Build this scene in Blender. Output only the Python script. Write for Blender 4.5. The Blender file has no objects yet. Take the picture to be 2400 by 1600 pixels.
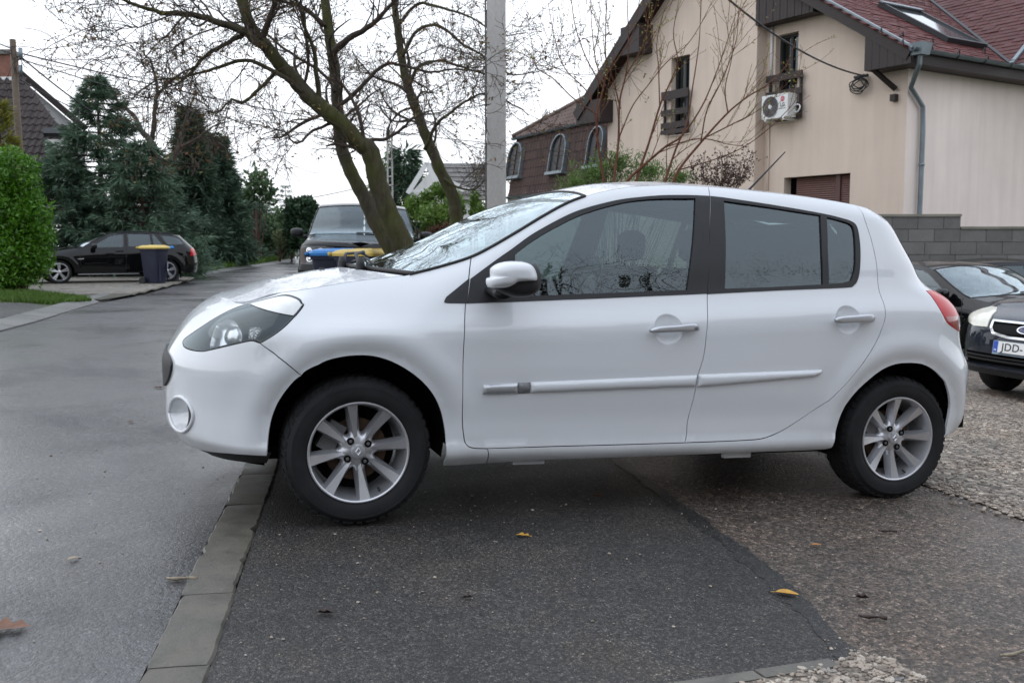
import bpy, bmesh, math, random
import numpy as np
from mathutils import Vector, Matrix, geometry

random.seed(7)
RNG = np.random.default_rng(11)
SC = bpy.context.scene
COL = SC.collection
R = math.radians

# ---------------------------------------------------------------- camera
F_PX, PITCH, CAM_H = 2309.0, 5.6, 1.10          # focal length in photo pixels (2400 wide)
cd = bpy.data.cameras.new('camera'); cam = bpy.data.objects.new('camera', cd); COL.objects.link(cam)
cd.sensor_width = 36.0; cd.lens = 36.0 * F_PX / 2400.0
cd.clip_start = 0.05; cd.clip_end = 3000
cam.location = (0, 0, CAM_H); cam.rotation_euler = (R(90 - PITCH), 0, 0)
cd.dof.use_dof = True; cd.dof.focus_distance = 4.2; cd.dof.aperture_fstop = 7.0
SC.camera = cam

# ---------------------------------------------------------------- overcast sky, soft sun, exposure
SUN_EL, SUN_AZ = R(48), R(288)          # azimuth clockwise from straight ahead: high on the left behind the cloud
w = bpy.data.worlds.new('World'); SC.world = w; w.use_nodes = True
nt = w.node_tree; nt.nodes.clear()
def wn(t, **k):
    n = nt.nodes.new(t)
    for a, b in k.items(): setattr(n, a, b)
    return n
sky = wn('ShaderNodeTexSky', sky_type='NISHITA'); sky.sun_disc = False
sky.sun_elevation = SUN_EL; sky.sun_rotation = SUN_AZ; sky.dust_density = 6; sky.air_density = 1.0
tc = wn('ShaderNodeTexCoord'); sep = wn('ShaderNodeSeparateXYZ'); nt.links.new(tc.outputs['Generated'], sep.inputs[0])
# overcast cover: brighter towards the zenith as a real cloud deck is, with soft cloud mottling
mr = wn('ShaderNodeMapRange'); nt.links.new(sep.outputs['Z'], mr.inputs['Value'])
mr.inputs['From Min'].default_value = 0.0; mr.inputs['From Max'].default_value = 1.0
mr.inputs['To Min'].default_value = 0.97; mr.inputs['To Max'].default_value = 1.16
cn = wn('ShaderNodeTexNoise'); cn.inputs['Scale'].default_value = 2.2; cn.inputs['Detail'].default_value = 4
mp = wn('ShaderNodeMapping'); mp.inputs['Scale'].default_value = (1, 1, 2.5)
nt.links.new(tc.outputs['Generated'], mp.inputs['Vector']); nt.links.new(mp.outputs[0], cn.inputs['Vector'])
cr_ = wn('ShaderNodeMapRange'); nt.links.new(cn.outputs['Fac'], cr_.inputs['Value'])
cr_.inputs['From Min'].default_value = 0.3; cr_.inputs['From Max'].default_value = 0.7
cr_.inputs['To Min'].default_value = 0.92; cr_.inputs['To Max'].default_value = 1.06
mul = wn('ShaderNodeMath', operation='MULTIPLY'); nt.links.new(mr.outputs[0], mul.inputs[0]); nt.links.new(cr_.outputs[0], mul.inputs[1])
tint = wn('ShaderNodeValToRGB'); tint.color_ramp.elements[0].color = (0.885, 0.905, 0.94, 1); tint.color_ramp.elements[1].color = (0.76, 0.84, 0.97, 1); tint.color_ramp.elements[1].position = 0.8; nt.links.new(sep.outputs['Z'], tint.inputs[0])
cc = wn('ShaderNodeVectorMath', operation='SCALE'); nt.links.new(tint.outputs[0], cc.inputs[0])
nt.links.new(mul.outputs[0], cc.inputs['Scale'])
bgc = wn('ShaderNodeBackground'); nt.links.new(cc.outputs[0], bgc.inputs['Color']); bgc.inputs['Strength'].default_value = 1.78
bgs = wn('ShaderNodeBackground'); nt.links.new(sky.outputs[0], bgs.inputs['Color']); bgs.inputs['Strength'].default_value = 0.05
mx = wn('ShaderNodeMixShader'); mx.inputs[0].default_value = 0.88
nt.links.new(bgs.outputs[0], mx.inputs[1]); nt.links.new(bgc.outputs[0], mx.inputs[2])
wo = wn('ShaderNodeOutputWorld'); nt.links.new(mx.outputs[0], wo.inputs['Surface'])
sd = bpy.data.lights.new('sun', 'SUN'); sun = bpy.data.objects.new('sun', sd); COL.objects.link(sun)
sd.energy = 0.5; sd.angle = R(60); sd.color = (1.0, 0.97, 0.93)
sun.rotation_euler = Vector((-math.sin(SUN_AZ)*math.cos(SUN_EL), -math.cos(SUN_AZ)*math.cos(SUN_EL), -math.sin(SUN_EL))).to_track_quat('-Z', 'Y').to_euler()
sun.location = (0, -20, 40)
SC.view_settings.view_transform = 'Standard'; SC.view_settings.look = 'None'
SC.view_settings.exposure = 0.0; SC.view_settings.gamma = 1.0; SC.view_settings.use_curve_mapping = False

# ---------------------------------------------------------------- geometry of the view, used to place things at their real distance
_p = R(PITCH)
def ray(px, py):
    a, b = (px - 1200.0) / F_PX, (800.0 - py) / F_PX
    return np.array([a, math.cos(_p) + b*math.sin(_p), -math.sin(_p) + b*math.cos(_p)])
def at(px, py, Y):
    """point at ground distance Y (metres ahead) seen at photo pixel px, py"""
    r = ray(px, py); return np.array([0, 0, CAM_H]) + r * (Y / r[1])
KA, KB = np.array([-0.955, 2.47]), np.array([-0.160, 0.9871])      # right road edge: point and direction
def perp(x, y): return (x - KA[0])*KB[1] - (y - KA[1])*KB[0]
def H(x, y):
    """height of the ground: level road, the lot falling away to the right"""
    p = np.clip(perp(np.asarray(x, float), np.asarray(y, float)) - 0.05, 0, 9)
    return -(0.02*p + 0.0048*p*p)
def gnd(px, py, dz=0.0):
    r = ray(px, py); z = 0.0
    for _ in range(25):
        k = (z - CAM_H) / r[2]; q = r*k; z = 0.5*z + 0.5*float(H(q[0], q[1]))
    k = (z - CAM_H) / r[2]
    return np.array([r[0]*k, r[1]*k, float(H(r[0]*k, r[1]*k)) + dz])
_D = math.cos(_p)

# ---------------------------------------------------------------- materials
MATS = {}
class NB:
    """tiny node helper"""
    def __init__(s, name):
        s.m = bpy.data.materials.new(name); s.m.use_nodes = True; s.t = s.m.node_tree
        s.b = s.t.nodes['Principled BSDF']; s.out = s.t.nodes['Material Output']; s.co = None
    def n(s, t, **k):
        q = s.t.nodes.new(t)
        for a, b in k.items(): setattr(q, a, b)
        return q
    def l(s, a, b): s.t.links.new(a, b)
    def coord(s, kind='Object', sc=(1, 1, 1)):
        q = s.n('ShaderNodeTexCoord'); m = s.n('ShaderNodeMapping'); m.inputs['Scale'].default_value = sc
        s.l(q.outputs[kind], m.inputs['Vector']); return m.outputs[0]
    def noise(s, vec, scale, detail=4, rough=0.55, dist=0):
        q = s.n('ShaderNodeTexNoise'); q.inputs['Scale'].default_value = scale; q.inputs['Detail'].default_value = detail
        q.inputs['Roughness'].default_value = rough; q.inputs['Distortion'].default_value = dist; s.l(vec, q.inputs['Vector']); return q.outputs['Fac']
    def vor(s, vec, scale, feature='F1', out='Distance'):
        q = s.n('ShaderNodeTexVoronoi', feature=feature); q.inputs['Scale'].default_value = scale; s.l(vec, q.inputs['Vector']); return q.outputs[out]
    def ramp(s, fac, stops, interp='LINEAR'):
        q = s.n('ShaderNodeValToRGB'); q.color_ramp.interpolation = interp; e = q.color_ramp.elements
        while len(e) < len(stops): e.new(0.5)
        for i, (p, c) in enumerate(stops):
            e[i].position = p; e[i].color = (c[0], c[1], c[2], 1) if hasattr(c, '__len__') else (c, c, c, 1)
        s.l(fac, q.inputs[0]); return q.outputs[0]
    def rng(s, v, a, b, c, d):
        q = s.n('ShaderNodeMapRange'); s.l(v, q.inputs['Value'])
        for k, x in zip(('From Min', 'From Max', 'To Min', 'To Max'), (a, b, c, d)): q.inputs[k].default_value = x
        return q.outputs[0]
    def mix(s, fac, a, b, mode='MIX'):
        q = s.n('ShaderNodeMix', data_type='RGBA', blend_type=mode)
        for sock, v in ((q.inputs[0], fac), (q.inputs[6], a), (q.inputs[7], b)):
            if hasattr(v, 'is_output'): s.l(v, sock)
            elif hasattr(v, '__len__'): sock.default_value = (v[0], v[1], v[2], 1)
            else: sock.default_value = v
        return q.outputs[2]
    def math(s, op, a, b=0.0):
        q = s.n('ShaderNodeMath', operation=op)
        for i, v in enumerate((a, b)):
            if hasattr(v, 'is_output'): s.l(v, q.inputs[i])
            else: q.inputs[i].default_value = v
        return q.outputs[0]
    def bump(s, h, strength=0.3, dist=0.01, normal=None):
        q = s.n('ShaderNodeBump'); q.inputs['Strength'].default_value = strength; q.inputs['Distance'].default_value = dist
        s.l(h, q.inputs['Height'])
        if normal is not None: s.l(normal, q.inputs['Normal'])
        return q.outputs[0]
    def set(s, **k):
        for a, v in k.items():
            sock = s.b.inputs[a.replace('_', ' ')]
            if hasattr(v, 'is_output'): s.l(v, sock)
            elif hasattr(v, '__len__'): sock.default_value = (v[0], v[1], v[2], 1)
            else: sock.default_value = v
        return s.m
def simple(name, col, rough=0.6, metal=0.0, spec=0.5, coat=0.0, var=0.0, vscale=6.0, bump=0.0, bscale=40.0, bdist=0.004):
    n = NB(name); c = n.coord()
    cs = col
    if var > 0:
        f = n.noise(c, vscale, 5, 0.6); cs = n.ramp(f, [(0.3, tuple(max(0, q*(1-var)) for q in col)), (0.7, tuple(min(1, q*(1+var)) for q in col))])
    k = dict(Base_Color=cs, Roughness=rough, Metallic=metal, Specular_IOR_Level=spec, Coat_Weight=coat)
    if coat: k['Coat_Roughness'] = 0.04
    if bump > 0: k['Normal'] = n.bump(n.noise(c, bscale, 4), bump, bdist)
    MATS[name] = n.set(**k); return MATS[name]
def M_(n): return MATS[n]

# ---------------------------------------------------------------- mesh building
ROOT = {}
def unit(v):
    v = np.asarray(v, float); return v / (np.linalg.norm(v) + 1e-12)
class MB:
    def __init__(s): s.V = []; s.F = []; s.n = 0
    def add(s, v, f):
        v = np.asarray(v, float).reshape(-1, 3); s.V.append(v)
        s.F.extend([tuple(i + s.n for i in q) for q in f]); s.n += len(v); return s
    def box(s, c, d, rot=None, taper=1.0):
        x, y, z = np.array(d)/2.0
        v = np.array([[a*x*(taper if e > 0 else 1), b*y*(taper if e > 0 else 1), e*z] for e in (-1, 1) for b in (-1, 1) for a in (-1, 1)])
        if rot is not None: v = v @ np.asarray(rot).T
        return s.add(v + np.asarray(c), [(0,2,3,1),(4,5,7,6),(0,1,5,4),(2,6,7,3),(0,4,6,2),(1,3,7,5)])
    def obox(s, o, u, v, w):
        """box from a corner and three edge vectors"""
        o, u, v, w = [np.asarray(q, float) for q in (o, u, v, w)]
        P = [o, o+u, o+v, o+u+v, o+w, o+u+w, o+v+w, o+u+v+w]
        fs = [(0,2,3,1),(4,5,7,6),(0,1,5,4),(2,6,7,3),(0,4,6,2),(1,3,7,5)]
        if np.dot(np.cross(u, v), w) < 0: fs = [f[::-1] for f in fs]
        return s.add(P, fs)
    def prism(s, poly, vec):
        poly = np.asarray(poly, float); n = len(poly); vec = np.asarray(vec, float)
        nr = np.zeros(3)
        for i in range(n): nr += np.cross(poly[i], poly[(i+1) % n])
        if np.dot(nr, vec) > 0: poly = poly[::-1]
        f = [tuple(range(n)), tuple(range(2*n-1, n-1, -1))]
        f += [(i, i+n, (i+1) % n + n, (i+1) % n) for i in range(n)]
        return s.add(np.concatenate([poly, poly + vec]), f)
    def poly(s, P): return s.add(P, [tuple(range(len(P)))])
    def tube(s, pts, rad, n=8, caps=True, flat=1.0):
        pts = np.asarray(pts, float); m = len(pts)
        rad = np.full(m, rad) if np.isscalar(rad) else np.asarray(rad, float)
        t = np.gradient(pts, axis=0) if m > 2 else np.repeat((pts[1]-pts[0])[None], 2, 0)
        t /= np.linalg.norm(t, axis=1, keepdims=True) + 1e-12
        up = np.array([0, 0, 1.0]) if abs(t[0][2]) < 0.9 else np.array([1.0, 0, 0])
        a = np.arange(n) * 2*math.pi/n; V = []
        u = unit(np.cross(t[0], up))
        for i in range(m):
            u = unit(u - t[i]*np.dot(u, t[i])); b = np.cross(t[i], u)
            V.append(pts[i] + rad[i]*(np.cos(a)[:, None]*u + flat*np.sin(a)[:, None]*b))
        f = [(i*n+j, i*n+(j+1) % n, (i+1)*n+(j+1) % n, (i+1)*n+j) for i in range(m-1) for j in range(n)]
        if caps: f += [tuple(range(n-1, -1, -1)), tuple(range((m-1)*n, m*n))]
        return s.add(np.concatenate(V), f)
    def lathe(s, prof, n=32, c=(0, 0, 0), axis='Y', closed=False):
        """prof: (radius, height along the axis)"""
        a = np.arange(n)*2*math.pi/n; V = []
        for r, h in prof:
            if axis == 'Y': V.append(np.stack([r*np.cos(a), np.full(n, h), r*np.sin(a)], 1))
            elif axis == 'Z': V.append(np.stack([r*np.cos(a), r*np.sin(a), np.full(n, h)], 1))
            else: V.append(np.stack([np.full(n, h), r*np.cos(a), r*np.sin(a)], 1))
        m = len(prof); f = []
        for i in range(m - (0 if closed else 1)):
            i2 = (i+1) % m
            f += [(i*n+j, i*n+(j+1) % n, i2*n+(j+1) % n, i2*n+j) for j in range(n)]
        return s.add(np.concatenate(V) + np.asarray(c), f)
    def grid(s, P):
        P = np.asarray(P, float); a, b = P.shape[:2]
        return s.add(P.reshape(-1, 3), [(i*b+j, i*b+j+1, (i+1)*b+j+1, (i+1)*b+j) for i in range(a-1) for j in range(b-1)])
    def xf(s, M4):
        """transform everything so far"""
        M4 = np.asarray(M4, float)
        s.V = [v @ M4[:3, :3].T + M4[:3, 3] for v in s.V]; return s
    def build(s, name, mat, parent=None, smooth=False, local=False, sharp=None, **props):
        V = np.concatenate(s.V) if s.V else np.zeros((0, 3))
        if parent is not None and not local:
            Mi = np.array(ROOT[parent.name].inverted()); V = V @ Mi[:3, :3].T + Mi[:3, 3]
        me = bpy.data.meshes.new(name); me.from_pydata(V.tolist(), [], s.F)
        return finish(me, name, mat, parent, smooth, sharp, **props)
def finish(me, name, mat, parent=None, smooth=False, sharp=None, **props):
    if mat is not None: me.materials.append(M_(mat) if isinstance(mat, str) else mat)
    if smooth:
        me.polygons.foreach_set('use_smooth', np.ones(len(me.polygons), bool))
        if sharp is not None: me.set_sharp_from_angle(angle=R(sharp))
    me.update()
    o = bpy.data.objects.new(name, me); COL.objects.link(o)
    if parent is not None:
        o.parent = parent; ROOT[o.name] = ROOT[parent.name]
    for k, v in props.items(): o[k] = v
    return o
def thing(name, label, cat, loc=(0, 0, 0), rot=None, group=None):
    o = bpy.data.objects.new(name, None); COL.objects.link(o); o.empty_display_size = 0.2
    m = Matrix.Translation(Vector([float(q) for q in loc]))
    if rot is not None: m = m @ (rot.to_4x4() if len(rot) == 3 and isinstance(rot, Matrix) else rot)
    o.matrix_world = m; ROOT[o.name] = m
    o['label'] = label; o['category'] = cat
    if group: o['group'] = group
    return o
def rotz(a): return Matrix.Rotation(a, 3, 'Z')
def copy_tree(o, loc=None, rz=None, label=None, parent=None, scale=1.0):
    c = o.copy(); COL.objects.link(c)
    if parent is not None: c.parent = parent
    for ch in o.children: copy_tree(ch, parent=c)
    if loc is not None:
        m = Matrix.Translation(Vector([float(q) for q in loc])) @ Matrix.Rotation(rz or 0, 4, 'Z') @ Matrix.Scale(scale, 4)
        c.matrix_world = m; ROOT[c.name] = m
    if label: c['label'] = label
    return c
def fast(name, V, faces_n, mat, parent=None, smooth=False, **props):
    """mesh from an (n, k, 3) array of separate k-gons"""
    V = np.asarray(V, float); n, k = V.shape[:2]; flat = V.reshape(-1, 3)
    if parent is not None:
        Mi = np.array(ROOT[parent.name].inverted()); flat = flat @ Mi[:3, :3].T + Mi[:3, 3]
    me = bpy.data.meshes.new(name)
    me.vertices.add(len(flat)); me.vertices.foreach_set('co', flat.astype(np.float32).ravel())
    me.loops.add(n*k); me.loops.foreach_set('vertex_index', np.arange(n*k, dtype=np.int32))
    me.polygons.add(n); me.polygons.foreach_set('loop_start', np.arange(0, n*k, k, dtype=np.int32))
    me.update(calc_edges=True); me.validate()
    return finish(me, name, mat, parent, smooth, **props)
def dens(P, step):
    P = [np.asarray(p, float) for p in P]; out = []
    for a, b in zip(P[:-1], P[1:]):
        k = max(1, int(math.ceil(np.linalg.norm(b-a)/step)))
        out += [a + (b-a)*i/k for i in range(k)]
    return out + [P[-1]]
def spline(P, n=6):
    """Catmull-Rom through the points"""
    P = np.asarray(P, float)
    if len(P) < 3: return P
    Q = np.concatenate([[2*P[0]-P[1]], P, [2*P[-1]-P[-2]]]); out = []
    for i in range(1, len(Q)-2):
        for t in np.arange(n)/n:
            a, b, c, d = Q[i-1:i+3]
            out.append(0.5*((2*b) + (c-a)*t + (2*a-5*b+4*c-d)*t*t + (3*b-a-3*c+d)*t**3))
    return np.array(out + [P[-1]])
def inside(poly, pts):
    poly = np.asarray(poly); pts = np.asarray(pts); x, y = pts[:, 0], pts[:, 1]; c = np.zeros(len(pts), bool)
    x1, y1 = poly[:, 0], poly[:, 1]; x2, y2 = np.roll(x1, -1), np.roll(y1, -1)
    for a, b, d, e in zip(x1, y1, x2, y2):
        if b == e: continue
        m = ((b > y) != (e > y)) & (x < (d-a)*(y-b)/(e-b) + a); c ^= m
    return c
def edge_dist(poly, pts):
    poly = np.asarray(poly); pts = np.asarray(pts); d = np.full(len(pts), 1e9)
    for a, b in zip(poly, np.roll(poly, -1, 0)):
        ab = b-a; t = np.clip(((pts-a) @ ab)/(ab @ ab + 1e-15), 0, 1); d = np.minimum(d, np.linalg.norm(pts - a - t[:, None]*ab, axis=1))
    return d
def resample(poly, step):
    P = list(map(np.asarray, poly)); return np.array(dens(P + [P[0]], step)[:-1])
def area2(p): p = np.asarray(p); return float(np.sum(p[:, 0]*np.roll(p[:, 1], -1) - np.roll(p[:, 0], -1)*p[:, 1]))
def inset_poly(p, d):
    p = np.asarray(p, float); sg = 1 if area2(p) > 0 else -1
    e1 = p - np.roll(p, 1, 0); e2 = np.roll(p, -1, 0) - p
    n = lambda e: np.stack([-e[:, 1], e[:, 0]], 1)/(np.linalg.norm(e, axis=1, keepdims=True) + 1e-9)
    nn = n(e1) + n(e2); nn /= np.maximum(np.linalg.norm(nn, axis=1, keepdims=True), 0.6)
    return p + sg*d*nn
def triangulate(poly, holes, h, hx=None, extra=None):
    """CDT of a 2-D polygon with holes and an inner grid; returns points, triangles, boundary loops"""
    poly = np.asarray(poly); loops = [poly] + [np.asarray(q) for q in holes]
    hx = hx or h
    lo, hi = poly.min(0), poly.max(0)
    gx, gy = np.meshgrid(np.arange(lo[0]+hx/2, hi[0], hx), np.arange(lo[1]+h/2, hi[1], h)); g = np.stack([gx.ravel(), gy.ravel()], 1)
    if len(g):
        m = inside(poly, g)
        for q in holes: m &= ~inside(q, g)
        g = g[m]
    for q in loops:
        if len(g): g = g[edge_dist(q, g) > 0.45*min(h, hx)]
    if extra is not None and len(extra):
        d = np.min(np.linalg.norm(g[:, None]-extra[None], axis=2), 1); g = np.concatenate([g[d > 0.006], extra])
    vs = np.concatenate(loops + [g]) if len(g) else np.concatenate(loops)
    ed = []; k = 0
    for q in loops: ed += [(k+i, k+(i+1) % len(q)) for i in range(len(q))]; k += len(q)
    r = geometry.delaunay_2d_cdt([Vector((float(a), float(b))) for a, b in vs], ed, [], 0, 1e-7)
    P = np.array([tuple(v) for v in r[0]]); T = np.array([t for t in r[2] if len(t) == 3], int)
    c = P[T].mean(1); m = inside(poly, c)
    for q in holes: m &= ~inside(q, c)
    T = T[m]
    orig = {}
    for i, s in enumerate(r[3]):
        for j in s: orig[j] = i
    bl = []; k = 0
    for q in loops: bl.append([orig[k+i] for i in range(len(q)) if (k+i) in orig]); k += len(q)
    return P, T, bl
# ---------------------------------------------------------------- car body surfaces
def pchip(xk, yk):
    xk = np.asarray(xk, float); yk = np.asarray(yk, float)
    h = np.diff(xk); d = np.diff(yk) / h
    m = np.zeros_like(yk)
    for i in range(1, len(xk) - 1):
        if d[i-1] * d[i] > 0:
            w1 = 2*h[i] + h[i-1]; w2 = h[i] + 2*h[i-1]
            m[i] = (w1 + w2) / (w1/d[i-1] + w2/d[i])
    m[0] = d[0]; m[-1] = d[-1]
    def f(x):
        x = np.clip(np.asarray(x, float), xk[0], xk[-1])
        i = np.clip(np.searchsorted(xk, x) - 1, 0, len(h) - 1)
        t = (x - xk[i]) / h[i]
        return ((2*t**3 - 3*t**2 + 1)*yk[i] + (t**3 - 2*t**2 + t)*h[i]*m[i]
                + (-2*t**3 + 3*t**2)*yk[i+1] + (t**3 - t**2)*h[i]*m[i+1])
    return f

def smooth_fn(xk, yk, sig, n=600):
    """PCHIP through the keys, then blurred so that reflections flow."""
    f = pchip(xk, yk); x = np.linspace(xk[0], xk[-1], n); y = f(x)
    if sig > 0:
        dx = x[1] - x[0]; k = int(3*sig/dx) + 1
        w = np.exp(-0.5*(np.arange(-k, k+1)*dx/sig)**2); w /= w.sum()
        lo = y[0] - (y[1]-y[0])*np.arange(k, 0, -1); hi = y[-1] + (y[-1]-y[-2])*np.arange(1, k+1)
        y = np.convolve(np.concatenate([lo, y, hi]), w, 'valid')
    return lambda q: np.interp(q, x, y)

class CarSurf:
    """Half body as y(s, z): s runs along the car and wraps round nose and tail to the centre line."""
    KN = 0.8
    def __init__(S, d):
        S.d = d
        S.belt = smooth_fn(*zip(*d['belt']), 0.10)
        S.prof = smooth_fn(*zip(*d['prof']), d.get('prof_sig', 0.008))
        S.ws = smooth_fn(*zip(*d['wscale']), 0.12)
        S.xn = smooth_fn(*zip(*d['nose']), d.get('nose_sig', 0.012))
        S.xr = smooth_fn(*zip(*d['tail']), d.get('tail_sig', 0.012))
        S.rn = smooth_fn(*zip(*d['rnose']), 0.03)
        S.rr = smooth_fn(*zip(*d['rtail']), 0.03)
        S.pn, S.pr = d['pn'], d['pr']
        S.ze = smooth_fn(*zip(*d['edge']), 0.012)
        S.roll = smooth_fn(*zip(*d['roll']), 0.05)
        S.arches = d['arches']
    def W(S, x, z):
        zb = S.belt(x); B = S.d['belt0']
        t = np.clip((z - 0.45) / (B - 0.45), 0, 1); t = t*t*(3 - 2*t)
        zc = z - (zb - B) * t
        y = S.prof(zc)
        L = S.roll(x); u = np.clip(z - (S.ze(x) - L), 0, 0.5)
        y = y - S.d.get('rollslope', 0.8) / (2*L) * u**2
        for xa, za, ra, amp in S.arches:
            r = np.hypot(x - xa, z - za)
            fade = np.clip((z - 0.16) / 0.2, 0, 1)
            y = y + fade * amp * np.exp(-((r - (ra + 0.085)) / 0.055)**2)
            y = y - fade * amp * 0.55 * np.clip((ra + 0.07 - r) / 0.05, 0, 1)**2
        return np.maximum(y * S.ws(x), 0.01)
    def s2x(S, s, z):
        """returns x and the plan factor N"""
        jn = S.xn(z) + S.rn(z); jr = S.xr(z) - S.rr(z)
        pn = np.clip((s - jn) / S.KN + 1, 0, 1) * np.pi/2
        pr = np.clip((jr - s) / S.KN + 1, 0, 1) * np.pi/2
        x = np.where(s < jn, S.xn(z) + S.rn(z)*(1 - np.cos(pn)**(2/S.pn)), s)
        x = np.where(s > jr, S.xr(z) - S.rr(z)*(1 - np.cos(pr)**(2/S.pr)), x)
        N = np.where(s < jn, np.sin(pn)**(2/S.pn), 1.0)
        N = np.where(s > jr, np.sin(pr)**(2/S.pr), N)
        return x, N
    def x2s(S, x, z):
        jn = S.xn(z) + S.rn(z); jr = S.xr(z) - S.rr(z)
        c = np.clip((jn - x) / S.rn(z), 0, 1); pn = np.arccos(c**(S.pn/2))
        s = np.where(x < jn, jn - S.KN*(1 - pn*2/np.pi), x)
        c = np.clip((x - jr) / S.rr(z), 0, 1); pr = np.arccos(c**(S.pr/2))
        return np.where(x > jr, jr + S.KN*(1 - pr*2/np.pi), s)
    def P(S, s, z):
        s = np.asarray(s, float); z = np.asarray(z, float)
        x, N = S.s2x(s, z)
        return np.stack([x, S.W(x, z)*N, z], -1)
    def PN(S, s, z, e=0.004):
        s = np.asarray(s, float); z = np.asarray(z, float)
        a = S.P(s + e, z) - S.P(s - e, z); b = S.P(s, z + e) - S.P(s, z - e)
        n = np.cross(b, a); n /= np.linalg.norm(n, axis=-1, keepdims=True) + 1e-12
        return S.P(s, z), n
# ---------------------------------------------------------------- car materials
def paint(name, col, rough=0.35, drops=0.0, coat=1.0, metal=0.0, dirt=0.0, ior=1.6):
    n = NB(name); c = n.coord('Object'); k = {}
    base = col
    # road film: faint uneven dust low on the body
    q = n.n('ShaderNodeSeparateXYZ'); n.l(c, q.inputs[0])
    f = n.noise(c, 3.0, 6, 0.6)
    if dirt > 0:
        low = n.math('POWER', n.rng(q.outputs['Z'], 0.18, 0.46, 1.0, 0.0), 1.8)
        amt = n.math('MULTIPLY', n.math('MULTIPLY', low, n.rng(f, 0.3, 0.7, 0.25, 1.0)), dirt)
        base = n.mix(amt, col, (0.25, 0.23, 0.20))
        film = n.math('MULTIPLY', n.rng(n.noise(c, 1.3, 5, 0.6), 0.4, 0.75, 0.0, 1.0), 0.07)
        base = n.mix(film, base, (0.45, 0.43, 0.40))
    if drops > 0:
        g = n.n('ShaderNodeNewGeometry'); s2 = n.n('ShaderNodeSeparateXYZ'); n.l(g.outputs['Normal'], s2.inputs[0])
        up = n.rng(s2.outputs['Z'], 0.55, 0.85, 0.0, 1.0)
        d1 = n.ramp(n.vor(c, 95.0), [(0.0, 1.0), (0.28, 0.75), (0.36, 0.0)]); d2 = n.ramp(n.vor(c, 190.0), [(0.0, 0.6), (0.30, 0.4), (0.4, 0.0)])
        hgt = n.math('MULTIPLY', n.math('MAXIMUM', d1, d2), up)
        k['Coat_Normal'] = n.bump(hgt, drops, 0.003)
    n.set(Base_Color=base, Roughness=rough, Metallic=metal, Coat_Weight=coat, Coat_Roughness=0.03, Coat_IOR=ior, Specular_IOR_Level=0.0, **k)
    MATS[name] = n.m
paint('white_paint', (0.66, 0.677, 0.70), 0.4, drops=0.5, dirt=0.8)
paint('black_paint', (0.004, 0.004, 0.0045), 0.35, drops=0.12, ior=1.42)
paint('dark_blue_paint', (0.020, 0.024, 0.034), 0.35, drops=0.15, ior=1.5)
paint('silver_paint', (0.35, 0.37, 0.39), 0.4, drops=0.2)
simple('black_plastic', (0.011, 0.011, 0.0125), 0.55, var=0.15, bump=0.15, bscale=300, bdist=0.0006)
simple('gloss_black', (0.010, 0.010, 0.011), 0.28)
simple('rubber', (0.012, 0.012, 0.012), 0.6)
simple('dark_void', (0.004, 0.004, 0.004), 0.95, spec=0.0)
simple('liner', (0.006, 0.006, 0.006), 0.9, spec=0.1)
simple('tyre', (0.014, 0.014, 0.015), 0.75, spec=0.3, var=0.3, vscale=9, bump=0.2, bscale=120, bdist=0.0008)
simple('alloy', (0.56, 0.56, 0.58), 0.34, metal=0.75, var=0.06, vscale=14)
simple('alloy_back', (0.30, 0.30, 0.31), 0.45, metal=0.7, var=0.1, vscale=14)
simple('silver_trim', (0.52, 0.53, 0.55), 0.36, metal=0.7)
simple('grey_trim', (0.20, 0.20, 0.21), 0.4, metal=0.3)
simple('chrome', (0.75, 0.76, 0.78), 0.12, metal=1.0)
simple('rusty_disc', (0.075, 0.042, 0.024), 0.75, metal=0.2, var=0.4, vscale=20)
simple('caliper', (0.10, 0.10, 0.10), 0.6, var=0.3)
simple('seat_cloth', (0.018, 0.018, 0.02), 0.9, spec=0.1, var=0.2)
simple('dash', (0.02, 0.02, 0.022), 0.7, var=0.1)
simple('plate_white', (0.78, 0.78, 0.76), 0.4)
simple('plate_blue', (0.02, 0.08, 0.45), 0.4)
simple('plate_ink', (0.012, 0.012, 0.014), 0.5)
simple('plate_frame', (0.25, 0.32, 0.38), 0.5)
simple('mirror_glass', (0.6, 0.62, 0.65), 0.03, metal=1.0)
simple('reflector_bowl', (0.85, 0.86, 0.88), 0.22, metal=0.8)
simple('amber', (0.55, 0.22, 0.05), 0.25)
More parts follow.
